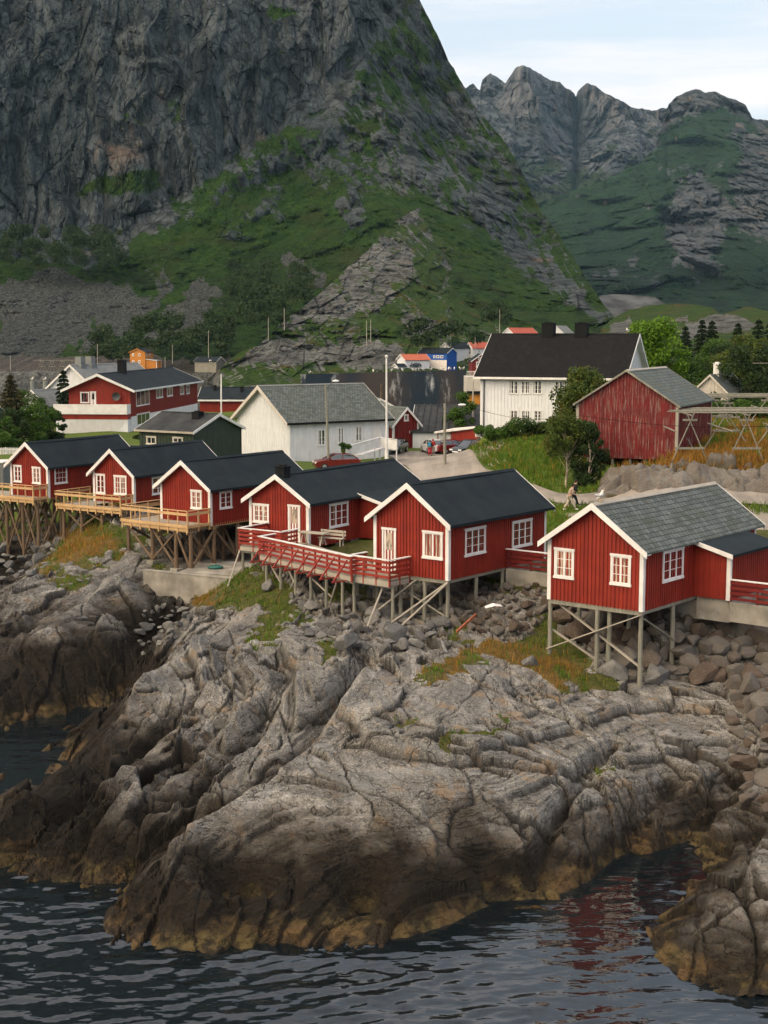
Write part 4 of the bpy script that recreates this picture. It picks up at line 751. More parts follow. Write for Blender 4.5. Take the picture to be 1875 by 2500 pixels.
# ============================================================ HOUSES
def toloc(root, p):
    th = root.rotation_euler[2]; v = Vector(p) - root.location; c, s = math.cos(th), math.sin(th)
    return Vector((v.x * c + v.y * s, -v.x * s + v.y * c, v.z))
def towld(root, p):
    th = root.rotation_euler[2]; c, s = math.cos(th), math.sin(th)
    return root.location + Vector((p[0] * c - p[1] * s, p[0] * s + p[1] * c, p[2]))
class House:
    def __init__(s, q, name, label, cat, group=None):
        s.x0, s.y0, s.z0, s.th, s.w, s.L, s.hw, s.hr = q; s.root = thing(name, label, cat, (s.x0, s.y0, s.z0), s.th, group); s.sl = s.hr / (s.w / 2)
    def pt(s, side, a, z, out):
        return {'front': (a, -out, z), 'right': (s.w + out, a, z), 'left': (-out, a, z), 'back': (a, s.L + out, z)}[side]
    def sv(s, side, px, py):
        ct, st = math.cos(s.th), math.sin(s.th); a, b, c = ray(px, py)
        if side == 'front': p = (s.x0, s.y0); n = (-st, ct); d = (ct, st)
        elif side == 'right': p = (s.x0 + ct * s.w, s.y0 + st * s.w); n = (ct, st); d = (-st, ct)
        elif side == 'left': p = (s.x0, s.y0); n = (ct, st); d = (-st, ct)
        t = (n[0] * p[0] + n[1] * p[1]) / (n[0] * a + n[1] * b); X = (a * t, b * t)
        return (X[0] - p[0]) * d[0] + (X[1] - p[1]) * d[1], HC + c * t - s.z0
    def rect(s, side, x0, y0, x1, y1):
        xm, ym = (x0 + x1) / 2, (y0 + y1) / 2; a0 = s.sv(side, x0, ym)[0]; a1 = s.sv(side, x1, ym)[0]
        return min(a0, a1), max(a0, a1), s.sv(side, xm, y1)[1], s.sv(side, xm, y0)[1]
    def bx(s, mb, side, a0, a1, z0, z1, o0, o1):
        p = [s.pt(side, a, z, o) for z in (z0, z1) for a, o in ((a0, o0), (a1, o0), (a1, o1), (a0, o1))]
        return mb.hexa(p)
    def walls(s, mat, sp=.22, down=0, sides=('front', 'right'), skirt_front=None, bw=.095):
        w, L, hw, hr = s.w, s.L, s.hw, s.hr; mb = MB()
        prof = [(0, -down), (w, -down), (w, hw), (w / 2, hw + hr), (0, hw)]
        mb.prism(prof, 0, L, lambda u, v, k: (u, k, v))
        if sp:
            for sd in sides:
                n = int((w if sd in ('front', 'back') else L) / sp)
                for i in range(1, n):
                    a = i * (w if sd in ('front', 'back') else L) / n
                    if sd in ('front', 'back'):
                        t = lambda q: hw + hr - abs(q - w / 2) * s.sl - .03
                        p = [s.pt(sd, a + k, z, o) for z in (0, 1) for k, o in ((-bw / 2, -.01), (bw / 2, -.01), (bw / 2, .034), (-bw / 2, .034))]
                        p = [(x, y, (-down - .02 if z == 0 else min(t(a - bw / 2), t(a + bw / 2)))) for x, y, z in p]
                        mb.hexa(p)
                    else: s.bx(mb, sd, a - bw / 2, a + bw / 2, -down - .02, hw - .02, -.01, .034)
        o = mb.build('wall', mat, s.root)
        return o
    def roof(s, mat, o=.35, of=.35, ob=.35, t=.12, trim='white_paint', tw=.2, lift=.1, skip=(), back=True, ridge=None, eave=None, tt=.04):
        w, L, hw, hr = s.w, s.L, s.hw, s.hr; zr = hw + hr + lift; me = bpy.data.meshes.new('roof'); V, Fs, UV = [], [], []
        ln = math.hypot(w / 2 + o, s.sl * (w / 2 + o))
        for sg in (-1, 1):
            n = 12; k = len(V)
            ze = zr - s.sl * (w / 2 + o); xe = w / 2 + sg * (w / 2 + o)
            for zz in (0, -t):
                for i in range(n + 1):
                    f = i / n; sag = -.05 * math.sin(math.pi * f) * (1 if s.L > 6 else .3)
                    y = -of + (L + of + ob) * f
                    V.append((w / 2, y, zr + zz + sag)); V.append((xe, y, ze + zz + sag * .6))
            for lay in (0, 1):
                b = k + lay * 2 * (n + 1)
                for i in range(n):
                    q = (b + 2 * i, b + 2 * i + 1, b + 2 * i + 3, b + 2 * i + 2); Fs.append(q)
            b0, b1 = k, k + 2 * (n + 1)
            for i in range(n): Fs.append((b0 + 2 * i + 1, b0 + 2 * i + 3, b1 + 2 * i + 3, b1 + 2 * i + 1))
            Fs.append((b0, b0 + 1, b1 + 1, b1)); Fs.append((b0 + 2 * n, b0 + 2 * n + 1, b1 + 2 * n + 1, b1 + 2 * n))
        me.from_pydata(V, [], Fs); me.materials.append(M[mat]); uv = me.uv_layers.new(name='UVMap')
        for p in me.polygons:
            for li in p.loop_indices:
                v = V[me.loops[li].vertex_index]; uv.data[li].uv = (v[1], abs(v[0] - w / 2) / (w / 2 + o) * ln)
        bm = bmesh.new(); bm.from_mesh(me); bmesh.ops.recalc_face_normals(bm, faces=bm.faces); bm.to_mesh(me); bm.free()
        ro = bpy.data.objects.new('roof', me); COL.objects.link(ro); ro.parent = s.root
        rc = MB(); zt = zr + .012
        for sg in (-1, 1): rc.hexa([(w / 2, -of, zt - .01), (w / 2 + sg * .16, -of, zt - .16 * s.sl - .01), (w / 2 + sg * .16, L + ob, zt - .16 * s.sl - .01), (w / 2, L + ob, zt - .01), (w / 2, -of, zt + .025), (w / 2 + sg * .16, -of, zt - .16 * s.sl + .02), (w / 2 + sg * .16, L + ob, zt - .16 * s.sl + .02), (w / 2, L + ob, zt + .025)])
        rc.build('ridge_cap', ridge or mat, ro)
        if trim:
            for yy, nm in ((-of, 'f'), (L + ob, 'b')):
                if nm == 'b' and not back: continue
                y0, y1 = (yy - tt, yy + .004) if nm == 'f' else (yy - .004, yy + tt)
                for sg in (-1, 1):
                    xe = w / 2 + sg * (w / 2 + o + .02); ze = zr - s.sl * (w / 2 + o + .02); mb = MB(); c = .02
                    A = [(w / 2, zr + c), (xe, ze + c), (xe, ze - tw), (w / 2, zr - tw * 1.15)]
                    mb.prism(A, y0, y1, lambda u, v, k: (u, k, v))
                    if nm == 'f':  # soffit lining behind the board
                        B = [(w / 2, zr - t - .002), (xe - sg * .02, ze - t - .002), (xe - sg * .02, ze - t - .03), (w / 2, zr - t - .03)]
                        mb.prism(B, yy + .006, 0.05, lambda u, v, k: (u, k, v))
                    mb.build('bargeboard', trim, s.root)
        if eave:
            for sg in (-1, 1):
                xe = w / 2 + sg * (w / 2 + o); ze = zr - s.sl * (w / 2 + o); mb = MB(); mb.box(min(xe, xe + sg * .05), -of + .01, ze - t - .05, max(xe, xe + sg * .05), L + ob - .01, ze + .015); mb.build('gutter', eave, s.root)
        return ro
    def corners(s, mat='white_paint', cw=.13, which='ABC', down=0):
        w, L = s.w, s.L
        for k in which:
            mb = MB(); x, y = {'A': (w, 0), 'B': (0, 0), 'C': (w, L), 'D': (0, L)}[k]; sx = 1 if x > 0 else -1; sy = 1 if y > 0 else -1
            mb.box(min(x - sx * cw, x + sx * .04), min(y, y + sy * .045), -down - .03, max(x - sx * cw, x + sx * .04), max(y, y + sy * .045), s.hw - .02)
            mb.box(min(x, x + sx * .042), min(y + sy * .043, y - sy * cw), -down - .028, max(x, x + sx * .042), max(y + sy * .043, y - sy * cw), s.hw - .04)
            mb.build('corner_board', mat, s.root)
    def window(s, side, r, nx=2, ny=3, glass='glass', trim='white_paint', tw=.09, name='window', sash=2, sill=True):
        a0, a1, z0, z1 = r; mb = MB(); e = .06
        s.bx(mb, side, a0, a0 + tw, z0, z1, -.01, e); s.bx(mb, side, a1 - tw, a1, z0, z1, -.01, e)
        s.bx(mb, side, a0 - .03, a1 + .03, z1 - tw, z1 + .02, -.01, e + .015)
        if sill: s.bx(mb, side, a0 - .03, a1 + .03, z0 - .02, z0 + tw, -.01, e + .03)
        else: s.bx(mb, side, a0, a1, z0, z0 + tw, -.01, e)
        ia0, ia1, iz0, iz1 = a0 + tw, a1 - tw, z0 + tw, z1 - tw; wd = (ia1 - ia0) / sash; f = min(.05, wd * .16)
        for i in range(sash):
            b0, b1 = ia0 + i * wd, ia0 + (i + 1) * wd
            s.bx(mb, side, b0, b0 + f, iz0, iz1, -.01, .045); s.bx(mb, side, b1 - f, b1, iz0, iz1, -.01, .045); s.bx(mb, side, b0 + f, b1 - f, iz0, iz0 + f, -.01, .045); s.bx(mb, side, b0 + f, b1 - f, iz1 - f, iz1, -.01, .045)
            for k in range(1, ny):
                z = iz0 + (iz1 - iz0) * k / ny; s.bx(mb, side, b0 + f, b1 - f, z - .014, z + .014, -.01, .040)
            nn = max(1, round(nx / sash))
            for k in range(1, nn):
                a = b0 + (b1 - b0) * k / nn; s.bx(mb, side, a - .014, a + .014, iz0 + f, iz1 - f, -.01, .039)
        o = mb.build(name, trim, s.root)
        g = MB(); s.bx(g, side, ia0 + .01, ia1 - .01, iz0 + .01, iz1 - .01, -.005, .031); g.build('pane', glass, o); return o
    def win(s, side, x0, y0, x1, y1, **k): return s.window(side, s.rect(side, x0, y0, x1, y1), **k)
    def door(s, side, r, glass='curtain_glass', split=.5):
        a0, a1, z0, z1 = r; mb = MB(); tw = .1
        s.bx(mb, side, a0, a0 + tw, z0, z1, -.01, .06); s.bx(mb, side, a1 - tw, a1, z0, z1, -.01, .06); s.bx(mb, side, a0 - .03, a1 + .03, z1 - tw, z1 + .02, -.01, .075); s.bx(mb, side, a0 + tw, a1 - tw, z0, z1 - tw, -.01, .03)
        o = mb.build('door', 'white_paint', s.root); m_ = z0 + (z1 - z0) * split
        g = MB(); s.bx(g, side, a0 + tw + .13, a1 - tw - .13, m_, z1 - tw - .14, 0, .036); g.build('pane', glass, o)
        h = MB(); p = s.pt(side, a0 + tw + .07, z0 + (z1 - z0) * .45, .03); p2 = s.pt(side, a0 + tw + .07, z0 + (z1 - z0) * .45, .09); h.cyl(p, p2, .018, n=6); h.build('handle', 'steel', o)
    def chimney(s, ro, x, y, w, h, mat='black_paint', d=None, cap=None):
        d = d or w; zt = s.hw + s.hr + .1 - abs(x - s.w / 2) * s.sl; mb = MB(); mb.box(x - w / 2, y - d / 2, zt - .5, x + w / 2, y + d / 2, zt + h); mb.box(x - w / 2 - .05, y - d / 2 - .05, zt + h, x + w / 2 + .05, y + d / 2 + .05, zt + h + .07)
        mb.box(x - w * .3, y - d * .3, zt + h + .07, x + w * .3, y + d * .3, zt + h + .16); return mb.build('chimney', mat, ro)
    def leanto(s, side_y0, side_y1, dep, z_in, z_out, mat='red_boards', roofm='navy_roof', over=.25, down=0, name='annex', of=.3):
        """lean-to on the right wall"""
        w = s.w; mb = MB(); y0, y1 = side_y0, side_y1
        mb.hexa([(w + .03, y0, -down), (w + dep, y0, -down), (w + dep, y1, -down), (w + .03, y1, -down), (w + .03, y0, z_in - .1), (w + dep, y0, z_out - .1), (w + dep, y1, z_out - .1), (w + .03, y1, z_in - .1)])
        n = int(dep / .22)
        for i in range(1, n): a = w + i * dep / n; zt = z_in + (z_out - z_in) * i / n - .12; mb.box(a - .025, y0 - .026, -down - .02, a + .025, y0 + .01, zt)
        n = int((y1 - y0) / .22)
        for i in range(1, n): a = y0 + i * (y1 - y0) / n; mb.box(w + dep - .01, a - .025, -down - .02, w + dep + .026, a + .025, z_out - .12)
        an = mb.build(name, mat, s.root)
        sl = (z_out - z_in) / dep; xo = w + dep + over; r = MB(); zo = z_out + sl * over
        r.hexa([(w + .05, y0 - of, z_in - .06), (xo, y0 - of, zo - .06), (xo, y1 + of, zo - .06), (w + .05, y1 + of, z_in - .06), (w + .05, y0 - of, z_in + .06), (xo, y0 - of, zo + .06), (xo, y1 + of, zo + .06), (w + .05, y1 + of, z_in + .06)]); r.build('annex_roof', roofm, an)
        r = MB(); r.hexa([(w + .05, y0 - of - .04, z_in - .12), (xo + .02, y0 - of - .04, zo - .12), (xo + .02, y0 - of - .003, zo - .12), (w + .05, y0 - of - .003, z_in - .12), (w + .05, y0 - of - .04, z_in + .08), (xo + .02, y0 - of - .04, zo + .08), (xo + .02, y0 - of - .003, zo + .08), (w + .05, y0 - of - .003, z_in + .08)]); r.build('fascia', 'white_paint', an)
        r = MB(); r.box(w + dep - .14, y0 - .05, -down - .03, w + dep + .05, y0 + .12, z_out - .13); r.box(w + dep - .06, y1 - .1, -down - .03, w + dep + .05, y1 + .05, z_out - .13); r.build('corner_board', 'white_paint', an); return an

def ground_z(x, y): return Hn(x, y) if (y < 83 or (x < -5.2 and y < 106)) and -36 < x < 45 else Hs(x, y)
def stilt(root, x, y, zt, r=.1, mat='grey_wood', zb=None, sink=.25, name='stilt', lx=0, ly=0):
    zb = ground_z(x, y) - sink if zb is None else zb
    if zt - zb < .3: return
    n = 5; rnd = random.Random(int(x * 91 + y * 37)); pts = []
    for i in range(n + 1):
        f = i / n; k = math.sin(f * math.pi) * .02; pts.append(toloc(root, (x + lx * (1 - f) + rnd.uniform(-k, k), y + ly * (1 - f) + rnd.uniform(-k, k), zb + (zt - zb) * f)))
    MB().tube(pts, [r * (1.06 - .12 * i / n) for i in range(n + 1)], 8).build(name, mat, root, smooth=False)
def strut(root, a, b, w=.1, mat='grey_wood', rnd=True, name='brace', h=None):
    a = toloc(root, a); b = toloc(root, b)
    (MB().cyl(a, b, w / 2, w / 2 * .9, 7) if rnd else MB().beam(a, b, w, h or w * .4)).build(name, mat, root)
# ============================================================ THE VILLAGE
def deck_floor(root, poly, z, mat='plank_floor', t=.06, name='deck_floor', plank=.14, ang=None):
    """planked floor cut from a convex-ish local polygon: one mesh"""
    mb = MB(); xs = [p[0] for p in poly]; ys = [p[1] for p in poly]; y = min(ys); n = len(poly)
    while y < max(ys):
        ym = y + plank / 2; c = []
        for i in range(n):
            (x0, y0), (x1, y1) = poly[i], poly[(i + 1) % n]
            if (y0 > ym) != (y1 > ym): c.append(x0 + (ym - y0) / (y1 - y0) * (x1 - x0))
        c.sort()
        for a, b in zip(c[::2], c[1::2]):
            if b - a > .05: mb.box(a, y + .005, z - t, b, y + plank - .005, z)
        y += plank
    return mb.build(name, mat, root)
def railing(root, p0, p1, z, h, mat, cap, style='red', posts=None, ps=.09, capm=None, zext=0):
    """railing between two local points; posts are parts of their own"""
    a = Vector((*p0, 0)); b = Vector((*p1, 0)); L = (b - a).length; d = (b - a).normalized(); nrm = Vector((d.y, -d.x, 0)); n = posts or max(2, int(L / 1.1) + 1)
    mb = MB(); r = MB()
    for i in range(n):
        p = a + d * (L * i / (n - 1)); MB().beam(p + Vector((0, 0, z - .35)), p + Vector((0, 0, z + h - .03)), ps, ps, (d.x, d.y, 0)).build('post', mat, root)
    off = nrm * (ps / 2 + .02)
    if style == 'red':
        for k in range(4):
            zz = z + .06 + k * (h - .2) / 3.2; mb.beam(a + off + Vector((0, 0, zz + .06)) - d * .05, b + off + Vector((0, 0, zz + .06)) + d * .05, .03, .125)
        r.beam(a + off * .3 + Vector((0, 0, z + h)) - d * .08, b + off * .3 + Vector((0, 0, z + h)) + d * .08, .17, .045)
    else:
        for zz, w in ((z + .02, .19), (z + h - .22, .17)): mb.beam(a + off + Vector((0, 0, zz)) - d * .1, b + off + Vector((0, 0, zz)) + d * .1, .035, w)
        r.beam(a + off * .3 + Vector((0, 0, z + h)) - d * .1, b + off * .3 + Vector((0, 0, z + h)) + d * .1, .13, .04)
    mb.build('rail_board', mat, root); r.build('handrail', capm or cap, root)

CAB = dict(
 c1=(-28.03,106.43,6.60,-0.5657,3.87,9.29,2.32,1.52), c2=(-21.08,102.77,6.60,-0.5617,3.86,9.59,2.05,1.58), c3=(-14.45,91.59,6.60,-0.6391,4.36,9.17,2.31,1.51),
 c4=(-7.97,83.98,6.60,-0.5732,4.29,12.20,2.30,1.36), c5=(-0.48,71.78,6.60,-0.6632,4.61,9.02,2.80,1.66), c6=(7.52,64.14,6.60,-0.6870,4.85,11.20,2.67,1.70))
def build_cabins():
    H = {}; g = 'red board cabins in a row above the shore'
    lab = dict(c1='red cabin with navy roof at the far left, on tall log stilts', c2='red cabin with navy roof above the orange grass knoll, second from left', c3='red cabin with navy roof on brown stilts, just left of the red railed deck',
      c4='red cabin with a small black chimney, white door and bench on its deck', c5='red cabin with navy roof at the near end of the red railed deck', c6='red cabin with grey slate roof and a seagull, alone on posts over brown boulders')
    for k, q in CAB.items():
        h = House(q, 'cabin', lab[k], 'cabin', g); H[k] = h; dn = .45 if k == 'c4' else .12
        h.walls('red_boards', .2, down=dn); h.corners('white_paint', .15, 'ABC', dn)
        ro = h.roof('slate_roof' if k == 'c6' else 'navy_roof', tw=.24, t=.09, eave=None if k == 'c6' else 'navy_roof', ridge='silver_wood' if k == 'c6' else None, back=True)
        if k == 'c4': h.chimney(ro, q[4] / 2 + .05, .35, .62, .42, 'black_paint')
    r = lambda k, sd, *a, **kw: H[k].win(sd, *a, **kw)
    r('c1', 'front', 34.7,1135.6,54,1177, nx=2, ny=3); r('c1', 'front', 80,1140,100,1181, nx=2, ny=3, glass='curtain_glass'); r('c1', 'right', 132,1139,163,1181, nx=3, ny=3, sash=1)
    r('c2', 'front', 235.5,1157,257.5,1205, nx=2, ny=3); r('c2', 'front', 279.5,1161,310,1208, nx=4, ny=3, glass='curtain_glass'); r('c2', 'right', 370,1163,400,1207, nx=2, ny=3)
    r('c3', 'front', 467,1196.6,493.5,1243, nx=2, ny=3, glass='curtain_glass'); r('c3', 'right', 535,1198.5,565,1242, nx=2, ny=3)
    r('c4', 'front', 619,1230,657.5,1276, nx=3, ny=3, sash=3, glass='curtain_glass'); r('c4', 'right', 802.5,1227,848.7,1286, nx=3, ny=3, sash=3); H['c4'].door('front', H['c4'].rect('front', 704.5,1233,734,1322))
    H['c5'].door('front', (*H['c5'].rect('front', 934,1289,968,1340)[:2], -.05, H['c5'].rect('front', 934,1289,968,1370)[3])); r('c5', 'front', 1033,1297.5,1082,1364.5, nx=2, ny=1, glass='curtain_glass')
    r('c5', 'right', 1134,1287,1184,1354, nx=3, ny=3, sash=3); r('c5', 'right', 1249.6,1269,1297,1334.5, nx=3, ny=3, sash=3)
    r('c6', 'front', 1354.5,1339,1402.6,1412, nx=2, ny=3, glass='curtain_glass'); r('c6', 'front', 1491.7,1354,1541.5,1429, nx=2, ny=3, glass='curtain_glass'); r('c6', 'right', 1616.7,1340,1666.5,1416, nx=3, ny=3, sash=3)
    H['c4'].leanto(5.25, 9.4, 1.9, 2.25, 1.75, down=.45); H['c6'].leanto(4.85, 9.3, 1.75, 2.45, 2.0, down=.12)
    # ---- stilts under the near cabins
    h = H['c6']; rt = h.root; st = []
    for lx, ly in ((.05, .1), (2.55, .1), (3.05, .3), (4.75, .1), (.1, 2.6), (4.75, 3.0), (2.4, 3.2)):
        p = towld(rt, (lx, ly, -.12)); st.append(p); stilt(rt, p.x, p.y, 6.5, .105)
    bm = MB(); w = h.w
    bm.box(.02, .02, -.34, w - .02, .2, -.125); bm.box(w - .2, .2, -.30, w - .02, 5.2, -.125); bm.box(.02, .2, -.30, .2, 5.2, -.125); bm.build('floor_beam', 'grey_wood', rt)
    f = lambda px, py, dy=-.12: None
    def onfront(lx, z, dy=-.02): p = towld(rt, (lx, dy, 0)); return (p.x, p.y, z)
    strut(rt, onfront(.0, 4.15, -.03), onfront(w, 6.33, -.03), .17, 'silver_wood', False, h=.05)
    strut(rt, onfront(.1, 6.45, .24), onfront(w - .05, 3.85, .24), .15, 'silver_wood', False, h=.05)
    strut(rt, onfront(.05, 5.0, .3), onfront(2.9, 3.6, .5), .13, 'silver_wood', False, h=.05)
    p0 = towld(rt, (w, .2, 0)); p1 = towld(rt, (w, 3.0, 0)); strut(rt, (p0.x, p0.y, 6.1), (p1.x, p1.y, 4.7), .12, 'grey_wood', False, h=.05)
    mb = MB(); mb.box(.1, 5.3, -1.3, w + .05, 11.1, -.125); mb.box(w + .06, 5.0, -1.2, w + 1.7, 9.2, -.125); mb.build('foundation', 'concrete', rt)
    h = H['c5']; rt = h.root; w = h.w
    for lx, ly in ((.1, .1), (1.6, .1), (3.1, .12), (w - .1, .1), (.1, 2.6), (2.3, 2.6), (w - .1, 2.6), (w - .1, 5.0), (2.3, 5.1)):
        p = towld(rt, (lx, ly, 0)); stilt(rt, p.x, p.y, 6.42, .10)
    bm = MB(); bm.box(.02, .02, -.32, w - .02, .2, -.125); bm.box(w - .2, .2, -.30, w - .02, 8.9, -.125); bm.box(.02, .2, -.30, .2, 8.9, -.125); bm.build('floor_beam', 'grey_wood', rt)
    mb = MB(); mb.box(.2, 6.2, -1.2, w - .1, 8.9, -.31); mb.build('foundation', 'concrete', rt)
    for a, b in (((w + .05, -.1), (2.2, -1.9)), ((w + .12, -.2), (2.9, -2.0))):   # two long leaning props at the near corner
        p = towld(rt, (*a, 0)); q = towld(rt, (*b, 0)); strut(rt, (p.x, p.y, 6.4), (q.x, q.y, ground_z(q.x, q.y) - .1), .11, 'silver_wood')
    p = towld(rt, (.2, .2, 0)); q = towld(rt, (w - .2, .3, 0)); strut(rt, (p.x, p.y, 6.3), (q.x, q.y, 4.5), .11, 'grey_wood')
    p = towld(rt, (2.6, .1, 0)); q = towld(rt, (.8, -1.2, 0)); strut(rt, (p.x, p.y, 6.3), (q.x, q.y, ground_z(q.x, q.y)), .1, 'silver_wood')
    h = H['c4']; rt = h.root; w = h.w
    for lx, ly in ((.1, .1), (2.2, .1), (w - .1, .1), (.1, 3), (2.2, 3.2), (w - .1, 3)):
        p = towld(rt, (lx, ly, 0)); stilt(rt, p.x, p.y, 6.12, .10)
    mb = MB(); mb.box(.2, 4.5, -1.2, w - .1, 12.1, -.47); mb.build('foundation', 'concrete', rt)
    # ---- brown log stilts with cross bracing under the three far cabins
    for k, z, cols, rows in (('c3', 6.42, (-1.3, .9, 3.0, 4.26), (-1.7, .4, 2.6, 5.0, 7.6)), ('c2', 6.1, (-2.2, -.4, 1.6, 3.7), (-.9, 1.6, 4.2, 7.0)), ('c1', 6.42, (-3.2, -1.4, .5, 2.2, 3.75), (-1.0, 1.3, 3.8, 6.5, 9.0))):
        h = H[k]; rt = h.root; P = {}
        for i, cx in enumerate(cols):
            for j, ry in enumerate(rows):
                if k == 'c3' and cx < 0 and ry > 3: continue
                p = towld(rt, (cx, ry, 0)); zb = min(ground_z(p.x, p.y), 5.7)
                if k == 'c1': zb = min(zb, 2.1 + .35 * j)
                P[i, j] = (p.x, p.y, zb); stilt(rt, p.x, p.y, z, .13, 'log_wood', zb=zb - .2)
                if k == 'c3' and j < 2: c = toloc(rt, (p.x, p.y, zb)); MB().box(c.x - .3, c.y - .3, c.z - .3, c.x + .3, c.y + .3, c.z + .22).build('concrete_block', 'concrete', rt)
        for (i, j), a in list(P.items()):
            for (di, dj) in ((1, 0), (0, 1)):
                b = P.get((i + di, j + dj))
                if b and z - min(a[2], b[2]) > 1.2 and (j < 3 if di else i in (0, len(cols) - 1)):
                    strut(rt, (a[0], a[1], z - .2), (b[0], b[1], b[2] + .25), .17, 'log_wood')
                    if (i + j) % 2 or k == 'c1': strut(rt, (b[0], b[1], z - .25), (a[0], a[1], a[2] + .3), .17, 'log_wood')
        mb = MB()
        for cx in (cols[-1],): mb.box(cx - .1, rows[0], z - 6.6 - .02, cx + .1, h.L, z - 6.6 + .17)
        for ry in rows[:2]: mb.box(cols[0] - .1, ry - .1, z - 6.62 - .2, cols[-1] + .1, ry + .1, z - 6.62 + .04)
        mb.build('floor_beam', 'new_wood', rt)
    return H
def build_decks(H):
    # pale new timber decks
    for k, x0, x1, y0, zt, lb, back in (('c1', -4.2, 3.8, -1.45, 7.5, 'pale timber deck before the far left cabin, on tall log stilts', 1.5), ('c2', -2.5, 3.75, -1.3, 7.15, 'pale timber deck in front of the second cabin, over the grassy knoll', 2.2), ('c3', -1.5, 4.36, -2.05, 7.6, 'pale timber deck in front of the third cabin, beside the concrete slab', 2.6)):
        h = H[k]; t = thing('deck', lb, 'deck', h.root.location, h.th, 'pale timber decks'); z = zt - 1.0 - 6.6
        deck_floor(t, [(x0, y0), (x1, y0), (x1, -.04), (x0, -.04)], z, 'plank_floor'); deck_floor(t, [(x0, 0.0), (-.08, 0.0), (-.08, back), (x0, back)], z)
        mb = MB(); mb.box(x0, y0 + .01, z - .3, x1, y0 + .06, z - .065); mb.build('fascia', 'new_wood', t)
        mb = MB(); mb.box(x1 - .06, y0 + .07, z - .3, x1, -.05, z - .065); mb.build('fascia', 'log_wood', t)
        n = int((x1 - x0) / .75)
        mb = MB()
        for i in range(n + 1): a = x0 + .05 + (x1 - x0 - .1) * i / n; mb.box(a - .04, y0 - .05, z - .46, a + .04, y0 + .005, z - .02); mb.box(a - .04, y0 + .07, z - .26, a + .04, -.1, z - .07)
        mb.build('joist', 'new_wood', t)
        railing(t, (x0, y0), (x1, y0), z, 1.0, 'new_wood', 'new_wood', 'new', posts=n // 1 + 1, ps=.07)
        railing(t, (x1, y0), (x1, -.12), z, 1.0, 'new_wood', 'new_wood', 'new', posts=3, ps=.09)
        railing(t, (x0, back), (x0, y0), z, 1.0, 'new_wood', 'new_wood', 'new', ps=.07)
    # red railed deck with its walkway
    t = thing('deck', 'long plank deck with red railings and white caps on grey posts', 'deck', (0, 0, 0), 0)
    c4, c5 = H['c4'].root, H['c5'].root; w2 = lambda r, x, y: tuple(towld(r, (x, y, 0))[:2]); z = 6.46
    a0, a1, a2, a3 = w2(c4, 1.35, -2.7), w2(c4, 4.36, -2.75), w2(c4, 4.36, -.08), w2(c4, 1.35, -.08)
    W0 = (-6.85, 77.55); W1 = (-1.62, 70.5); b0 = w2(c5, -.4, -1.42); b1 = w2(c5, 2.2, -1.6); b2 = w2(c5, 2.25, -.06); b3 = w2(c5, -.05, -.05)
    deck_floor(t, [a0, a1, a2, a3], z, ang=0)
    deck_floor(t, [W0, W1, b3, (-.3, 73.2), (-1.4, 76.6), (-3.2, 79.3), (a2[0] + .1, a2[1] - .2)], z - .006)
    deck_floor(t, [W1, b0, b1, b2, b3], z - .012)
    def edge(p, q, zz=.0, hh=.24, mat='silver_wood'):
        MB().beam((*p, z - .2 + zz), (*q, z - .2 + zz), .05, hh).build('fascia', mat, t)
    edge(a0, a1); edge(W0, W1); edge(b0, b1, -.03, .3); edge(b1, b2, -.03); edge(a3, a0)
    R_ = lambda p, q, n=None, h=.98: railing(t, p, q, z, h, 'red_paint', 'white_paint', 'red', posts=n, ps=.08)
    R_(a3, a0, 3); R_(a0, a1, 4); a12 = tuple(a1[i] + (a2[i] - a1[i]) * .55 for i in (0, 1)); R_(a1, a12, 2)
    R_(W0, W1, 9); wr = (W0[0] + .75, W0[1] + .95); R_(wr, W0, 2); R_(b0, b1, 4); R_(b1, b2, 3); br = (b0[0] + .75, b0[1] + .9); R_(br, b0, 2)
    # outriggers and slanting props along the walkway
    d = (Vector((*W1, 0)) - Vector((*W0, 0))).normalized(); nn = Vector((d.y, -d.x, 0)); Lw = (Vector((*W1, 0)) - Vector((*W0, 0))).length
    if nn.y > 0: nn = -nn
    for i in range(8):
        p = Vector((*W0, 0)) + d * (.5 + (Lw - .9) * i / 7); e = p + nn * .85
        MB().beam((p.x, p.y, z + .72), (e.x, e.y, z - .3), .07, .07).build('slanting_prop', 'red_paint', t); MB().beam((p.x - nn.x * .4, p.y - nn.y * .4, z - .32), (e.x + nn.x * .08, e.y + nn.y * .08, z - .32), .08, .07).build('outrigger', 'red_paint', t)
    # posts
    mb = MB(); bk = -nn * 2.0
    for p, q in ((W0, W1), (a0, a1), (b0, b1)):
        P, Q = Vector((*p, z - .37)), Vector((*q, z - .37)); mb.beam(P - nn * .15, Q - nn * .15, .12, .16); mb.beam(P + bk, Q + bk, .12, .16)
    mb.build('floor_beam', 'grey_wood', t)
    for i in range(6):
        p = Vector((*W0, 0)) + d * (Lw * (i + .3) / 6) - nn * .15; stilt(t, p.x, p.y, z - .3, .085); q = p + bk; stilt(t, q.x, q.y, z - .3, .08)
    for p in (a0, tuple((a0[i] + a1[i]) / 2 for i in (0, 1)), b0, b1, b2): stilt(t, p[0] - nn.x * .2, p[1] - nn.y * .2 + .1, z - .3, .085)
    for f0, f1, h0, h1 in ((.25, .42, 6.0, 4.2), (.40, .22, 6.1, 4.3), (.45, .72, 5.95, 4.9), (.80, .68, 6.0, 4.3), (.05, .2, 6.0, 4.6)):
        p = Vector((*W0, 0)) + d * Lw * f0 - nn * .35; q = Vector((*W0, 0)) + d * Lw * f1 - nn * .5; strut(t, (p.x, p.y, h0), (q.x, q.y, h1), .1, 'silver_wood')
    q = G(556, 1432, 4.3); strut(t, (a0[0], a0[1], z - .3), tuple(q), .1, 'silver_wood')
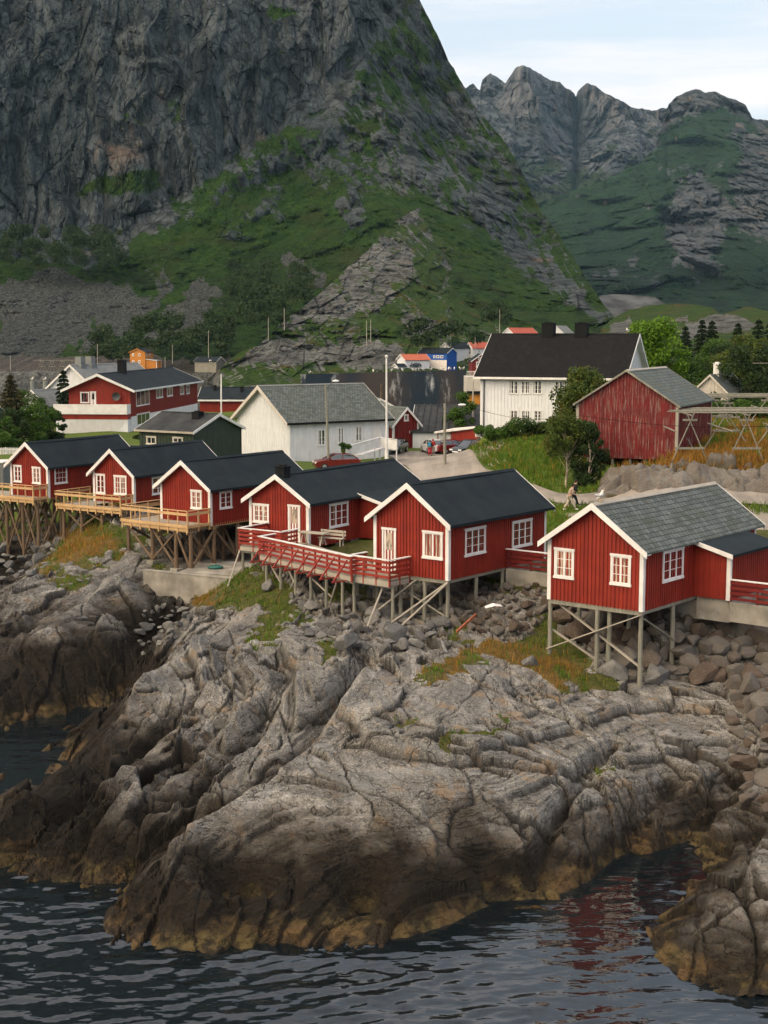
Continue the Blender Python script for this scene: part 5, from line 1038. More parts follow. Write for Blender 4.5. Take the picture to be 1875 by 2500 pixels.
    q = G(880, 1572, 3.95); p = G(938, 1425, 6.1); strut(t, tuple(p), tuple(q), .1, 'silver_wood')
    # bench and table on it
    t = thing('picnic_table', 'weathered wooden table on the deck before the cabin with the chimney', 'table', (*G(765, 1330, 6.47)[:2], 6.47), -.5)
    MB().box(-.9, -.35, .68, .9, .35, .73).build('table_top', 'silver_wood', t)
    for sx in (-1, 1): MB().beam((sx * .65, -.33, 0), (sx * .65, -.05, .68), .07, .05).beam((sx * .65, .33, 0), (sx * .65, .05, .68), .07, .05).build('leg', 'silver_wood', t)
    t = thing('bench', 'wooden bench with backrest against the red wall, beside the table', 'bench', (*G(775, 1338, 6.47)[:2], 6.47), -.55)
    t.location.x += .75; t.location.y += 1.0
    MB().box(-.85, -.2, .42, .85, .2, .46).build('seat', 'silver_wood', t); MB().box(-.85, .2, .55, .85, .24, .68).box(-.85, .2, .74, .85, .24, .87).build('backrest', 'silver_wood', t)
    for sx in (-1, 1): MB().box(sx * .7 - .03, -.18, 0, sx * .7 + .03, -.12, .42).box(sx * .7 - .03, .14, 0, sx * .7 + .03, .2, .87).build('leg', 'silver_wood', t)
    # red fences on concrete footings
    for lb, rt, p, q, zb in (('low red fence with white cap joining the near deck cabin, left of the slate roof', H['c5'], (H['c5'].w + .05, 5.2), (H['c5'].w + 3.0, 5.2), 0), ('low red fence with white cap right of the porch of the slate roofed cabin', H['c6'], (H['c6'].w + 1.8, 4.9), (H['c6'].w + 7, 4.9), 0)):
        t = thing('fence', lb, 'fence', rt.root.location, rt.th, 'low red fences'); railing(t, p, q, -.15, .98, 'dark_red', 'white_paint', 'red', ps=.08)
        MB().box(p[0], p[1] - .1, -1.1, q[0], p[1] + .12, -.2).build('footing', 'concrete', t)
def build_houses():
    # white hall
    h = House((-15.53,150.89,5.80,-0.9446,10.37,12.18,4.07,3.28), 'hall', 'long white wooden hall with grey slate roof in the middle of the village', 'hall'); h.walls('white_boards', .34, down=1); h.corners('white_boards', .2, 'ABC', 1); h.roof('slate_roof', .5, .6, .5, tw=.35, trim='cream_boards', t=.16, ridge='grey_sheet', eave='black_paint')
    for a in ((774,1048,794,1088), (823,1043,839,1083), (867.5,1039,885,1077.5)): h.win('right', *a, nx=2, ny=2, tw=.08)
    h.door('right', h.rect('right', 910,1044,932,1084), 'white_paint', .55)
    t = thing('ramp', 'white panelled entrance ramp along the front of the white hall', 'ramp', (0, 0, 0))
    pa = [D(852,1116,137.2), D(915,1098,141), D(927,1094,142), D(968,1100,141.5)]
    for a, b in zip(pa[:-1], pa[1:]):
        MB().beam(a + Vector((0, 0, .55)), b + Vector((0, 0, .55)), .06, .95).beam(a + Vector((0, 0, 1.1)), b + Vector((0, 0, 1.1)), .14, .06).build('panel', 'white_paint', t)
    MB().beam(pa[0] + Vector((.6, 1.3, .1)), pa[2] + Vector((0, 1.3, 0)), 1.6, .1).beam(pa[2] + Vector((-.2, 1.2, -.05)), pa[3] + Vector((0, 1.4, 0)), 2.2, .1).build('walkway', 'white_paint', t)
    for p in pa: MB().box(p.x - .06, p.y - .06, p.z - 1.2, p.x + .06, p.y + .06, p.z + 1.15).build('post', 'white_paint', t)
    # green house
    h = House((-17.47,130.0,6.64,1.0,7.02,6.56,3.0,1.39), 'house', 'dark green wooden house with grey felt roof and white gable trim', 'house'); h.walls('green_boards', .35, down=1.2, sides=('left',)); ro = h.roof('felt_roof', .35, .3, .3, tw=.22, eave='silver_wood'); h.chimney(ro, 2.6, 1.6, .8, .45); h.corners('green_boards', .12, 'AB', 1)
    for a in ((358,1065,382,1085), (422,1067,447,1082)): h.win('left', *a, nx=2, ny=1, sash=2, trim='cream_boards')
    h = House((-19.9,121,6.0,1.32,3.6,3.0,1.6,1.15), 'shed', 'small shed with plain grey roof left of the green house', 'shed'); h.walls('grey_wood', .3, down=.5, sides=('left',)); h.roof('felt_roof', .2, .2, .2, trim='grey_wood', tw=.1)
    # two-storey red house
    h = House((-40.10,181.33,6.30,-0.1088,8.0,35.58,5.38,1.74), 'house', 'two storey red house with white balcony, lattice base and satellite dish', 'house'); h.walls('red_boards', .4, down=1); h.corners('red_boards', .15, 'AC', 0)
    ro = h.roof('navy_roof', .8, .8, .8, tw=.3, eave='white_paint', t=.15); h.chimney(ro, 4.2, 9.5, 1.0, 1.5); w = h.w
    h.win('front', 196.5,957,218,984, nx=1, ny=1, sash=1); h.door('front', h.rect('front', 220.6,956,235,988), 'glass', .4)
    h.win('right', 332,952,364,990, nx=3, ny=1, sash=3)
    for a in ((381,947.5,397,972), (407,945,421,968), (439,941,448.5,963.5), (454,940,462,962)): h.win('right', *a, nx=2, ny=1, tw=.12)
    MB().box(w + .005, 0, -.9, w + .06, 35.5, 1.75).build('lower_wall', 'white_paint', h.root); 
    x = h.rect('right', 333,1008,364,1036); o = h.window('right', (x[0], x[1], max(x[2], -.3), x[3]), nx=3, ny=1, sash=3); o.location.x += .06
    MB().box(-1.3, -1.35, -.9, w + .03, -.02, 1.5).build('garage', 'white_boards', h.root)
    la = MB()
    for i in range(38):
        a = -1.25 + i * .25
        for s_ in (-1, 1):
            x0, x1 = (a, a + 2.2) if s_ > 0 else (a + 2.2, a)
            if min(x0, x1) < -1.3 or max(x0, x1) > w: continue
            la.beam((x0, -1.38, -.7), (x1, -1.38, 1.48), .05, .03, (0, 1, 0))
    la.build('lattice', 'white_paint', h.root); MB().box(-1.35, -1.42, 1.5, w + .06, -.03, 2.14).build('red_band', 'red_boards', h.root)
    b = MB(); b.box(-1.5, -1.7, 2.15, w + .06, -1.64, 3.4).box(-1.5, -1.638, 2.15, -1.44, -.05, 3.4).box(w, -1.638, 2.15, w + .06, -.05, 3.4).box(-1.44, -1.64, 2.16, w, -.04, 2.28)
    for i in range(48): a = -1.45 + i * .2; b.box(a, -1.715, 2.2, a + .03, -1.70, 3.36)
    b.build('balcony', 'white_paint', h.root)
    t = thing('satellite_dish', 'round grey satellite dish on the red gable wall', 'satellite dish', towld(h.root, (6.35, -.55, 4.35)), h.th); d = MB(); n = 14
    for i in range(4): pass
    vs = [(0, .12, 0)] + [(math.cos(2 * math.pi * i / n) * r_, .12 - .12 * (r_ / .55) ** 2 * 1.2, math.sin(2 * math.pi * i / n) * r_) for r_ in (.28, .55) for i in range(n)]
    d.add(vs, [(0, 1 + i, 1 + (i + 1) % n) for i in range(n)] + [(1 + i, 1 + n + i, 1 + n + (i + 1) % n, 1 + (i + 1) % n) for i in range(n)]); d.build('reflector', 'dark_metal', t, smooth=True); MB().cyl((0, .12, 0), (0, .55, -.1), .04).cyl((0, 0, -.5), (0, -.35, 0), .02).build('bracket', 'dark_metal', t)
    # white house with metal vents
    h = House((-47.5,203,6.0,-.42,7.6,16,5.1,3.0), 'house', 'white gabled house with grey sheet roof and two steel vents, behind the red house', 'house'); h.walls('white_boards', .4, down=1); ro = h.roof('grey_sheet', .7, .5, .5, tw=.25)
    for yy in (1.5, 4.0): m_ = MB(); m_.box(3.3, yy, 7.5, 4.3, yy + .9, 9.3); m_.box(3.1, yy - .15, 7.4, 4.5, yy + 1.05, 8.25); m_.build('vent', 'grey_sheet', ro)
    h = House((-49.8,194,6.0,-.42,4.9,8,2.9,2.0), 'shed', 'white shed with pale grey roof half hidden by bushes on the left', 'shed'); h.walls('white_boards', .4, down=1); h.roof('grey_sheet', .3, .3, .3, tw=.2)
    h = House((-50.5,154,6.0,-.45,6.6,7,3.2,2.3), 'house', 'dark blue roofed red house cut by the left edge of the view', 'house'); h.walls('red_boards', .35, down=1); h.roof('navy_roof', .5, .5, .5, tw=.2); h.window('right', (1, 2.2, 1, 2.2))
    h = House((-21.5,232,5.0,1.5,7,8.6,3.0,1.7), 'boathouse', 'low red boathouse with dark roof and white fascia left of the white hall', 'boathouse'); h.walls('red_boards', .4, down=2, sides=('left',)); ro = h.roof('navy_roof', .5, .4, .4, eave='white_paint', tw=.3, t=.2); h.chimney(ro, 2.2, 2.0, .5, .6); h.chimney(ro, 2.6, 6.5, .5, .6)
    # big white house
    h = House((24.18,145.0,8.83,1.2011,11.41,14.98,5.58,4.02), 'house', 'big white two storey house with steep black tiled roof and two chimneys', 'house'); h.walls('white_boards', .36, down=1.5, sides=('left', 'front')); ro = h.roof('black_tiles', .7, .6, .6, tw=.3, t=.16, eave='white_paint'); h.corners('white_boards', .2, 'BD', 1.2)
    for yy in (5.6, 9.2): h.chimney(ro, h.w / 2, yy, 1.25, 1.05)
    for a in ((1242.5,929,1266,962), (1273,930,1294,961.5), (1301,929,1325,962), (1354.5,930,1378,962)): h.win('left', *a, nx=4, ny=3, tw=.05, sash=2)
    for a in ((1243,1001,1266,1028), (1273,1002,1294,1029), (1302,1002,1325,1029)): h.win('left', *a, nx=4, ny=3, tw=.05)
    h.window('front', (3.2, 4.4, 5.6, 6.9), 2, 2)
    p = MB(); p.cyl((-.12, 14.6, 5.2), (-.12, 14.6, -1), .06, n=6); p.build('downpipe', 'black_paint', h.root)
    # weathered red barn
    h = House((14.09,104.0,9.83,-0.4434,7.45,10.62,3.62,2.40), 'barn', 'weathered red barn with peeling boards and old slate roof on the slope', 'barn'); h.walls('old_red_boards', .2, down=.25, bw=.06); h.corners('silver_wood', .16, 'ABC', .2); h.roof('old_slate', .2, .3, .3, tw=.12, trim='grey_wood', ridge='silver_wood', t=.08)
    for lx, ly in ((1.4, .2), (2.7, .2), (4.0, .2), (5.2, .2), (.2, .2), (.2, 2.4), (2.7, 2.4), (5, 2.4)):
        p = towld(h.root, (lx, ly, 0)); stilt(h.root, p.x, p.y, 9.6, .11, 'grey_wood', zb=Hm(p.x, p.y) - .3)
    p = towld(h.root, (4.9, .2, 0)); q = towld(h.root, (6.6, .3, 0)); strut(h.root, (p.x, p.y, 9.5), (q.x, q.y, 8.1), .13, 'grey_wood')
    # red shed, warehouse, net roof
    h = House((1.03,158.25,5.80,0.641,3.54,10.0,2.74,1.74), 'shed', 'narrow red shed with white trim and a tiny gable window beside the hall', 'shed'); h.walls('dark_red', .3, down=.6, sides=('front', 'left')); h.corners('white_paint', .16, 'AB', .5); h.roof('slate_roof', .35, .3, .3, tw=.26); h.window('front', (1.5, 2.1, 3.0, 3.75), 1, 1, sash=1)
    h = House((-2.6,184,6.0,.3,4.4,6,2.9,1.2), 'shed', 'small shed with pale sheet roof behind the narrow red shed', 'shed'); h.walls('white_boards', .4, down=.6); h.roof('grey_sheet', .3, .3, .3, tw=.2)
    h = House((12.6,159,5.6,1.50,22,9.4,2.0,2.4), 'warehouse', 'long low warehouse with dark ribbed roof and white wall behind the parked cars', 'warehouse'); h.walls('white_boards', .5, down=.6, sides=('left',)); ro = h.roof('felt_roof', .3, .3, .3, tw=.2); m_ = MB()
    for i in range(13):
        yy = .2 + i * .75; zt = h.hw + h.hr + .1; m_.hexa([(-.3, yy, zt - (h.w / 2 + .3) * h.sl), (h.w / 2, yy, zt), (h.w / 2, yy + .09, zt), (-.3, yy + .09, zt - (h.w / 2 + .3) * h.sl), (-.3, yy, zt - (h.w / 2 + .3) * h.sl + .1), (h.w / 2, yy, zt + .1), (h.w / 2, yy + .09, zt + .1), (-.3, yy + .09, zt - (h.w / 2 + .3) * h.sl + .1)])
    m_.build('roof_rib', 'felt_roof', ro)
    t = thing('carport', 'long red carport with flat white roof behind the cars', 'carport', (0, 0, 0)); a = D(1069,1094,156.5); b = D(1168,1094,151); a.z = b.z = 5.6
    dv = (b - a).normalized(); nv = Vector((-dv.y, dv.x, 0)); 
    rb = MB(); A0 = a - dv * .3 - nv * .3; B0 = b + dv * .3 - nv * .3; rb.hexa([A0 + Vector((0, 0, 2.0)), B0 + Vector((0, 0, 3.0)), B0 + nv * 3 + Vector((0, 0, 3.2)), A0 + nv * 3 + Vector((0, 0, 2.3)), A0 + Vector((0, 0, 2.2)), B0 + Vector((0, 0, 3.12)), B0 + nv * 3 + Vector((0, 0, 3.3)), A0 + nv * 3 + Vector((0, 0, 2.5))]); rb.build('roof', 'pale_paint', t)
    wl_ = MB(); k = (b - a).length; m1 = a + dv * k * .36; wl_.hexa([m1, b, b + nv * 2.6, m1 + nv * 2.6, m1 + Vector((0, 0, 2.3)), b + Vector((0, 0, 2.95)), b + nv * 2.6 + Vector((0, 0, 2.95)), m1 + nv * 2.6 + Vector((0, 0, 2.3))]); wl_.build('wall', 'red_boards', t)
    for f in (0, .18, .34): p = a + dv * k * f; MB().box(p.x - .06, p.y - .06, 5.4, p.x + .06, p.y + .06, 7.75 + f).build('post', 'red_boards', t)
    MB().beam(a + nv * 2.4 + Vector((0, 0, 1)), m1 + nv * 2.4 + Vector((0, 0, 1)), .1, 2.0).build('back_wall', 'dark_red', t)
    t = thing('warehouse', 'huge dark roof streaked white by birds, standing by the harbour', 'warehouse', (-14, 225, 4)); TL, TR, BR, BL = D(734,914,240), D(1137,903,233), D(1137,1003,216), D(734,1006,222); O = t.location
    n = 24; V = []; 
    for f in np.linspace(0, 1, n): V += [TL.lerp(TR, f) - O, BL.lerp(BR, f) - O]
    V2 = [v - Vector((0, .1, .35)) for v in V]; rb = MB(); k = len(V); rb.add(V + V2, [(2 * i, 2 * i + 2, 2 * i + 3, 2 * i + 1) for i in range(n - 1)] + [(k + 2 * i, k + 2 * i + 1, k + 2 * i + 3, k + 2 * i + 2) for i in range(n - 1)] + [(0, 1, k + 1, k), (k - 2, k + k - 2, k + k - 1, k - 1)] + [(2 * i + 1, 2 * i + 3, k + 2 * i + 3, k + 2 * i + 1) for i in range(n - 1)] + [(2 * i, k + 2 * i, k + 2 * i + 2, 2 * i + 2) for i in range(n - 1)])
    rb.build('roof', 'net_roof', t)
    bk = [Vector((p.x, p.y + 16, 8)) - O for p in (TL, TR)]; rb = MB(); rb.add([TL - O, TR - O, bk[1], bk[0]], [(0, 1, 2, 3)]); rb.add([v - Vector((0, 0, .3)) for v in (TL - O, TR - O, bk[1], bk[0])], [(3, 2, 1, 0)]); rb.build('back_roof', 'felt_roof', t)
    wb = MB(); q = [BL - O, BR - O, bk[1], bk[0]]; g_ = [Vector((v.x, v.y + (.3 if i < 2 else -.2), v.z - .4)) for i, v in enumerate(q)]; wb.hexa([Vector((v.x, v.y, 3 - O.z)) for v in g_] + g_)
    for a_, b_, c_ in ((TL, BL, bk[0] + O), (TR, BR, bk[1] + O)): wb.add([a_ - O - Vector((0, 0, .4)), b_ - O - Vector((0, -.3, .4)), c_ - O - Vector((0, 0, .4))], [(0, 1, 2)])
    wb.build('wall', 'grey_wood', t)
    # ochre quay building
    t = thing('building', 'ochre quay building with pale terrace between the dark roof and the white house', 'building', (0, 0, 0)); a = D(1139,990,216); b = D(1186,990,219)
    MB().box(a.x, a.y, 4, b.x, a.y + 8, 12.0).build('wall', 'cream_boards', t); MB().box(a.x + .2, a.y - .06, 6.0, b.x, a.y - .005, 9.4).build('ochre_wall', 'orange_boards', t); MB().box(a.x, a.y - .5, 9.5, b.x, a.y - .01, 9.9).build('ledge', 'black_paint', t); rb = MB(); rb.box(a.x, a.y - .1, 12.8, b.x, a.y - .02, 12.9)
    for i in range(16): rb.box(a.x + i * .19, a.y - .09, 12, a.x + i * .19 + .05, a.y - .04, 12.8)
    rb.build('railing', 'white_paint', t); MB().box(a.x + .1, a.y - .08, 4.2, b.x, a.y - .01, 5.98).build('lower_wall', 'dark_red', t)
    # houses across the water
    def far(q, lb, wall, roof, cat='house', trim='white_paint', wins=(), nm='house', dn=2, **k):
        h = House(q, nm, lb, cat); h.walls(wall, 0, down=dn); h.ro = h.roof(roof, .4, .4, .4, tw=.25, trim=trim, **k)
        for sd, a0, a1, z0, z1 in wins: h.window(sd, (a0, a1, z0, z1), nx=1, ny=1, sash=1, tw=.2, sill=False)
        return h
    h = far((25.9,420,8.4,.1,5.4,6,2.3,1.9), 'small red gabled cabin with white window trim beyond the dark roof', 'dark_red', 'navy_roof', 'cabin', wins=[('front', 1.2, 2.2, .2, 2.0), ('front', 2.4, 3.4, .2, 2.0), ('front', 1.8, 3.4, 2.3, 3.2)], nm='cabin')
    h = far((21.7,494,7.5,1.0,6.9,11.4,4.5,1.6), 'bright blue house with white arcaded lower floor across the harbour', 'blue_boards', 'navy_roof', wins=[('left', 1.4, 2.6, 2.6, 3.6), ('left', 3, 4.2, 2.6, 3.6), ('left', 4.6, 5.4, 2.6, 3.6), ('left', 8, 9, 2.8, 4), ('left', 9.4, 10.4, 2.8, 4)])
    MB().box(-.08, .05, -2, -.004, 7.0, 2.0).build('lower_wall', 'pale_paint', h.root); MB().box(-1.7, 7.1, -1.5, -.004, 11.3, 2.0).build('arcade', 'pale_paint', h.root); MB().box(-1.75, 7.05, 2.0, -1.6, 11.35, 3.0).box(-1.6, 7.05, 2, -.01, 7.15, 3).build('balcony', 'pale_paint', h.root)
    for i in range(4):
        y = 7.4 + i * .95; a_ = MB(); a_.prism([(y + .1, -.9)] + [(y + .1 + .35 * (1 - math.cos(k * math.pi / 6)), .9 + .45 * math.sin(k * math.pi / 6)) for k in range(7)] + [(y + .8, -.9)], -1.74, -1.69, lambda u, v, k: (k, u, v)); a_.build('arch_opening', 'dark_red', h.root)
    far((4.5,492,7.0,-1.05,5.6,9.6,2.8,1.7), 'white house with orange tiled roof left of the blue house', 'white_boards', 'orange_roof', wins=[('right', 2, 2.9, 1, 2), ('right', 4, 4.9, 1, 2)])
    far((3.2,486,6.3,-.95,2.7,3.2,1.3,.8), 'tiny white shed with dark roof left of the blue house', 'white_boards', 'navy_roof', 'shed', nm='shed')
    far((20.6,520,10.5,-.98,6.2,13.5,3.0,1.9), 'white house with navy roof standing just above the blue house', 'white_boards', 'navy_roof', wins=[('front', 1.5, 2.4, .8, 2), ('front', 3.4, 4.3, .8, 2), ('right', 8, 9, .6, 1.8)])
    far((30.0,523,10.9,-1.2,6.0,10,2.6,1.9), 'white house with red roof right of the navy roofed white house', 'white_boards', 'red_roof', wins=[('right', 2, 2.8, .8, 1.9), ('right', 6, 6.8, .8, 1.9)])
    far((45.0,541,16.2,-1.0,6.4,11,2.6,1.9), 'white house with crimson roof high behind the black tiled roof', 'white_boards', 'red_roof', wins=[('front', 1.4, 2.4, .6, 1.8), ('front', 3.6, 4.6, .6, 1.8)])
    far((64.5,560,16.0,-.5,6.0,10,3.0,2.6), 'grey roofed white house between the two black chimneys', 'white_boards', 'grey_sheet')
    h = far((-97.0,546,6.4,-.30,6.4,6.8,5.2,1.3), 'tall orange house with dark roof on the far shore at left', 'orange_boards', 'navy_roof', trim='orange_boards', wins=[(s, a, a + .8, z, z + 1.1) for s in ('front', 'right') for a in (1, 3.6) for z in (1, 3.6)])
    h.leanto(.5, 4.5, 4.6, 2.6, 2.0, 'orange_boards', 'grey_sheet', down=2); h.chimney(h.ro, 3.3, 3, .6, .4)
    far((-100.0,538,4.0,-.7,4.6,7,2.0,1.5), 'small red boathouse with dark roof below the orange house', 'dark_red', 'navy_roof', 'boathouse', nm='boathouse')
    far((-63.5,541,6.0,1.2,6.8,9.2,2.2,1.6), 'pale grey house with navy roof on the far shore', 'grey_wood', 'navy_roof', wins=[('left', 2, 3, 1.6, 2.7)])
    h = House((32.6,150,10.4,-.62,3.7,5.6,2.1,1.7), 'cottage', 'cream cottage with slate roof and tall white chimney on the right', 'cottage'); h.walls('cream_boards', .35, down=1); ro = h.roof('slate_roof', .3, .3, .3, tw=.2, trim='cream_boards'); c = h.chimney(ro, 1.85, 1.6, .62, 1.1, 'white_paint')
    # minor structures
    t = thing('fence', 'long white picket fence at the left edge behind the cabins', 'fence', (-41, 146, 5.9), 0); mb = MB(); mb.box(0, 0, .15, 6.0, .06, .25).box(0, 0, .75, 6.0, .06, .85)
    for i in range(40): mb.box(i * .15, -.03, .05, i * .15 + .09, 0, .98)
    mb.build('picket', 'white_paint', t)
    for i in range(4): MB().box(i * 1.96, .06, -.4, i * 1.96 + .09, .14, 1.02).build('post', 'white_paint', t)
    t = thing('container', 'grey ribbed metal container behind the far left cabin', 'container', (-36.5, 115.5, 6.2), -.1); mb = MB(); mb.box(0, 0, 0, 5.6, 2.4, 1.9)
    for i in range(36): mb.box(i * .155, -.03, .08, i * .155 + .08, .0, 1.8)
    mb.build('container_body', 'grey_sheet', t); MB().box(-.05, -.06, 1.9, 5.65, 2.45, 1.98).build('roof', 'white_paint', t)
    # concrete wall and slab
    A = G(359,1394,4.15); B = G(563,1414,4.15); t = thing('retaining_wall', 'pale concrete retaining wall below the timber stilts', 'retaining wall', (A.x, A.y, 1.8), math.atan2(B.y - A.y, B.x - A.x)); L = (B - A).length
    MB().box(-.3, 0, 0, L + .4, .28, 2.35).build('wall_face', 'concrete', t); MB().box(-.32, -.03, 2.352, L + .42, .31, 2.42).build('coping', 'concrete', t)
    b = MB(); P = [(-12.6, 86.3), (-7.3, 84.4), (-6.5, 89.5), (-11.5, 91.0)]; b.add([(*p, 3.6) for p in P] + [(*p, 3.98) for p in P], [(0, 1, 2, 3), (4, 5, 6, 7), (0, 1, 5, 4), (1, 2, 6, 5), (2, 3, 7, 6), (3, 0, 4, 7)]); o = b.build('concrete_slab', 'concrete'); tag(o, kind='structure')
    t = thing('tarpaulin', 'dark teal tarpaulin heap on the concrete slab under the cabin', 'tarpaulin', (*G(526,1388,4.0)[:2], 3.98)); MB().ico((0, 0, .1), .5, 3, (1, .6, .3)).build('folded_sheet', 'teal_plastic', t, smooth=True)
    # stone wall with planter by the drive
    t = thing('stone_wall', 'short dry stone wall under the white planter by the drive', 'stone wall', (0, 0, 0)); a = D(1163,1110,140); rn = random.Random(4); mb = MB()
    for r_ in range(6):
        for c_ in range(5): mb.ico((a.x + .25 + c_ * .42 + rn.uniform(-.05, .05), a.y + rn.uniform(-.1, .1), a.z + .15 + r_ * .28), .26, 1, (1, .9, .62))
    mb.build('stones', 'shore_rock_plain', t)
    t = thing('planter', 'white boarded planter box on the stone wall', 'planter', (a.x - .1, a.y - .2, a.z + 1.75)); mb = MB(); mb.box(0, 0, 0, 1.45, .9, .8)
    for i in range(9): mb.box(i * .16, -.02, .02, i * .16 + .12, 0, .8)
    mb.build('box', 'white_paint', t)

def build_racks():
    rn = random.Random(11)
    def rack(lb, xs, ys, ztop, gz, zbeam, npole, x0, x1, spread=1.8, poles_y=None):
        t = thing('fish_drying_rack', lb, 'drying rack', (0, 0, 0), 0, 'wooden fish drying racks')
        for y in ys:
            for x in xs:
                for s in (-1, 1):
                    xf = x + s * spread; zg = gz(xf, y) - .2; MB().cyl((xf, y, zg), (x - s * .25, y + rn.uniform(-.1, .1), ztop + .1), .05, .04, 7).build('leg', 'grey_wood', t)
                zm = (gz(x, y) + ztop) / 2 - .1; f = .95; MB().beam((x - spread * .55, y - .09, zm), (x + spread * .55, y - .09, zm), .03, .15, (0, 0, 1)).build('crossbar', 'grey_wood', t); MB().beam((x - .55, y - .1, ztop - .35), (x + .45, y - .1, ztop - .35), .03, .14).build('crossbar', 'grey_wood', t)
        for x in xs:
            for dx, z in ((-.05, ztop - .02), (-spread * .62, zbeam)): MB().cyl((x + dx, ys[0] - .6, z), (x + dx + rn.uniform(-.1, .1), ys[-1] + .6, z + .1), .06, .05, 7).build('beam', 'grey_wood', t)
        for i in range(npole):
            y = ys[0] - .5 + (ys[-1] - ys[0] + 1) * i / (npole - 1); xa = x0 + rn.uniform(-.6, .6); MB().cyl((xa, y, ztop + .13 + rn.uniform(0, .06)), (x1, y + rn.uniform(-.2, .2), ztop + .13 + rn.uniform(0, .1)), .038, .033, 6).build('pole', 'grey_wood', t)
    rack('wooden fish drying rack of crossed poles in the orange grass, right of the barn', (21.0, 24.9, 28.8), (97.5, 103.5), 13.0, Hm, 11.9, 9, 20.2, 36)
    rack('fish drying rack farther back, its top poles just over the near rack', (27.5, 32), (114, 119), 13.35, Hm, 12.4, 6, 26.2, 42)
    rack('highest and farthest fish drying rack, at the right edge before the trees', (42,), (149, 153), 15.3, Hm, 14.2, 5, 38.8, 48)
    rack('small far fish drying rack on the shore under the scree at left', (-130, -126, -122, -118), (541, 545), 8.4, lambda x, y: 4.2, 7.0, 4, -133, -115, spread=1.6)

def build_poles():
    def pole(px, y0, y1, d, r, mat, lb, cat='pole', nm='utility_pole', top=None, sink=1.0, group=None):
        a = D(px[0] if isinstance(px, tuple) else px, y0, d); b = D(px[1] if isinstance(px, tuple) else px, y1, d); t = thing(nm, lb, cat, (b.x, b.y, b.z), 0, group)
        MB().cyl((0, 0, -sink), (a.x - b.x, 0, a.z - b.z), r, r * .72, 8).build('shaft', mat, t); return t, a - b
    t, e = pole((943.5, 944), 873, 1112, 135, .11, 'white_paint', 'tall white flagpole before the white hall ramp', 'flagpole', 'flagpole'); MB().ico(e + Vector((0, 0, .1)), .16, 2).build('finial', 'white_paint', t, smooth=True); MB().cyl((0, 0, -.6), (0, 0, .5), .2, .16).build('base', 'white_paint', t)
    t, e = pole((795, 803), 940, 1118, 133, .13, 'grey_wood', 'leaning wooden street lamp pole in front of the white hall', 'street lamp', 'street_lamp'); MB().cyl(e + Vector((0, 0, -.4)), e + Vector((.7, -.2, .35)), .03).build('arm', 'dark_metal', t); MB().ico(e + Vector((.95, -.25, .38)), .3, 2, (1.1, .55, .4)).build('lamp_head', 'lamp_glass', t, smooth=True)
    t, e = pole((1086, 1086), 985, 1164, 124, .15, 'grey_wood', 'wooden street lamp pole standing in the drive near the two walkers', 'street lamp', 'street_lamp'); MB().cyl(e + Vector((0, 0, -.3)), e + Vector((1.3, 0, -.1)), .025).build('arm', 'dark_metal', t); MB().ico(e + Vector((1.5, 0, -.12)), .34, 2, (1.1, .6, .32)).build('lamp_head', 'lamp_glass', t, smooth=True)
    for z in (-.5, -.9): MB().box(e.x - .28, -.05, e.z + z, e.x + .28, .05, e.z + z + .06).build('crossarm', 'dark_metal', t)
    pole(931, 935, 978, 185, .16, 'bark', 'short dark wooden pole showing over the slate roof of the hall'); pole(1155, 930, 1045, 165, .11, 'silver_wood', 'thin grey pole beside the leafy tree at the warehouse'); pole(540, 913, 1010, 170, .10, 'white_paint', 'thin white flagpole between the red house and the hall', 'flagpole', 'flagpole')
    g = 'thin poles on the hillsides'
    for i, (px, y0, y1, d, lb) in enumerate([(25,867,888,538,'thin pale pole at the far left shore'), (238,840,880,538,'thin pale pole above the grey vented roof'), (403,872,895,538,'thin white pole right of the orange house'), (509,807,862,545,'tall thin pole above the pale blue house'), (421,842,872,545,'thin pole left of the pale blue house in the trees'),
        (655,776,815,505,'thin pole on the left edge of the rocky knoll'), (694,752,790,520,'thin pole higher on the edge of the rocky knoll'), (895,783,826,490,'left one of the two poles on the knoll'), (905,780,818,490,'right one of the two poles on the knoll'), (1091,788,832,508,'left one of the two poles above the blue house'), (1100,788,832,508,'right one of the two poles above the blue house'), (1074,818,838,508,'short pole at the gable of the navy roofed white house'), (1160,824,870,500,'pole in front of the white house with red roof'), (1220,755,797,540,'thin pole left above the crimson roof')]):
        pole(px, y0, y1 + 3, d, .13, 'silver_wood', lb, 'pole', 'utility_pole', sink=2, group=g)

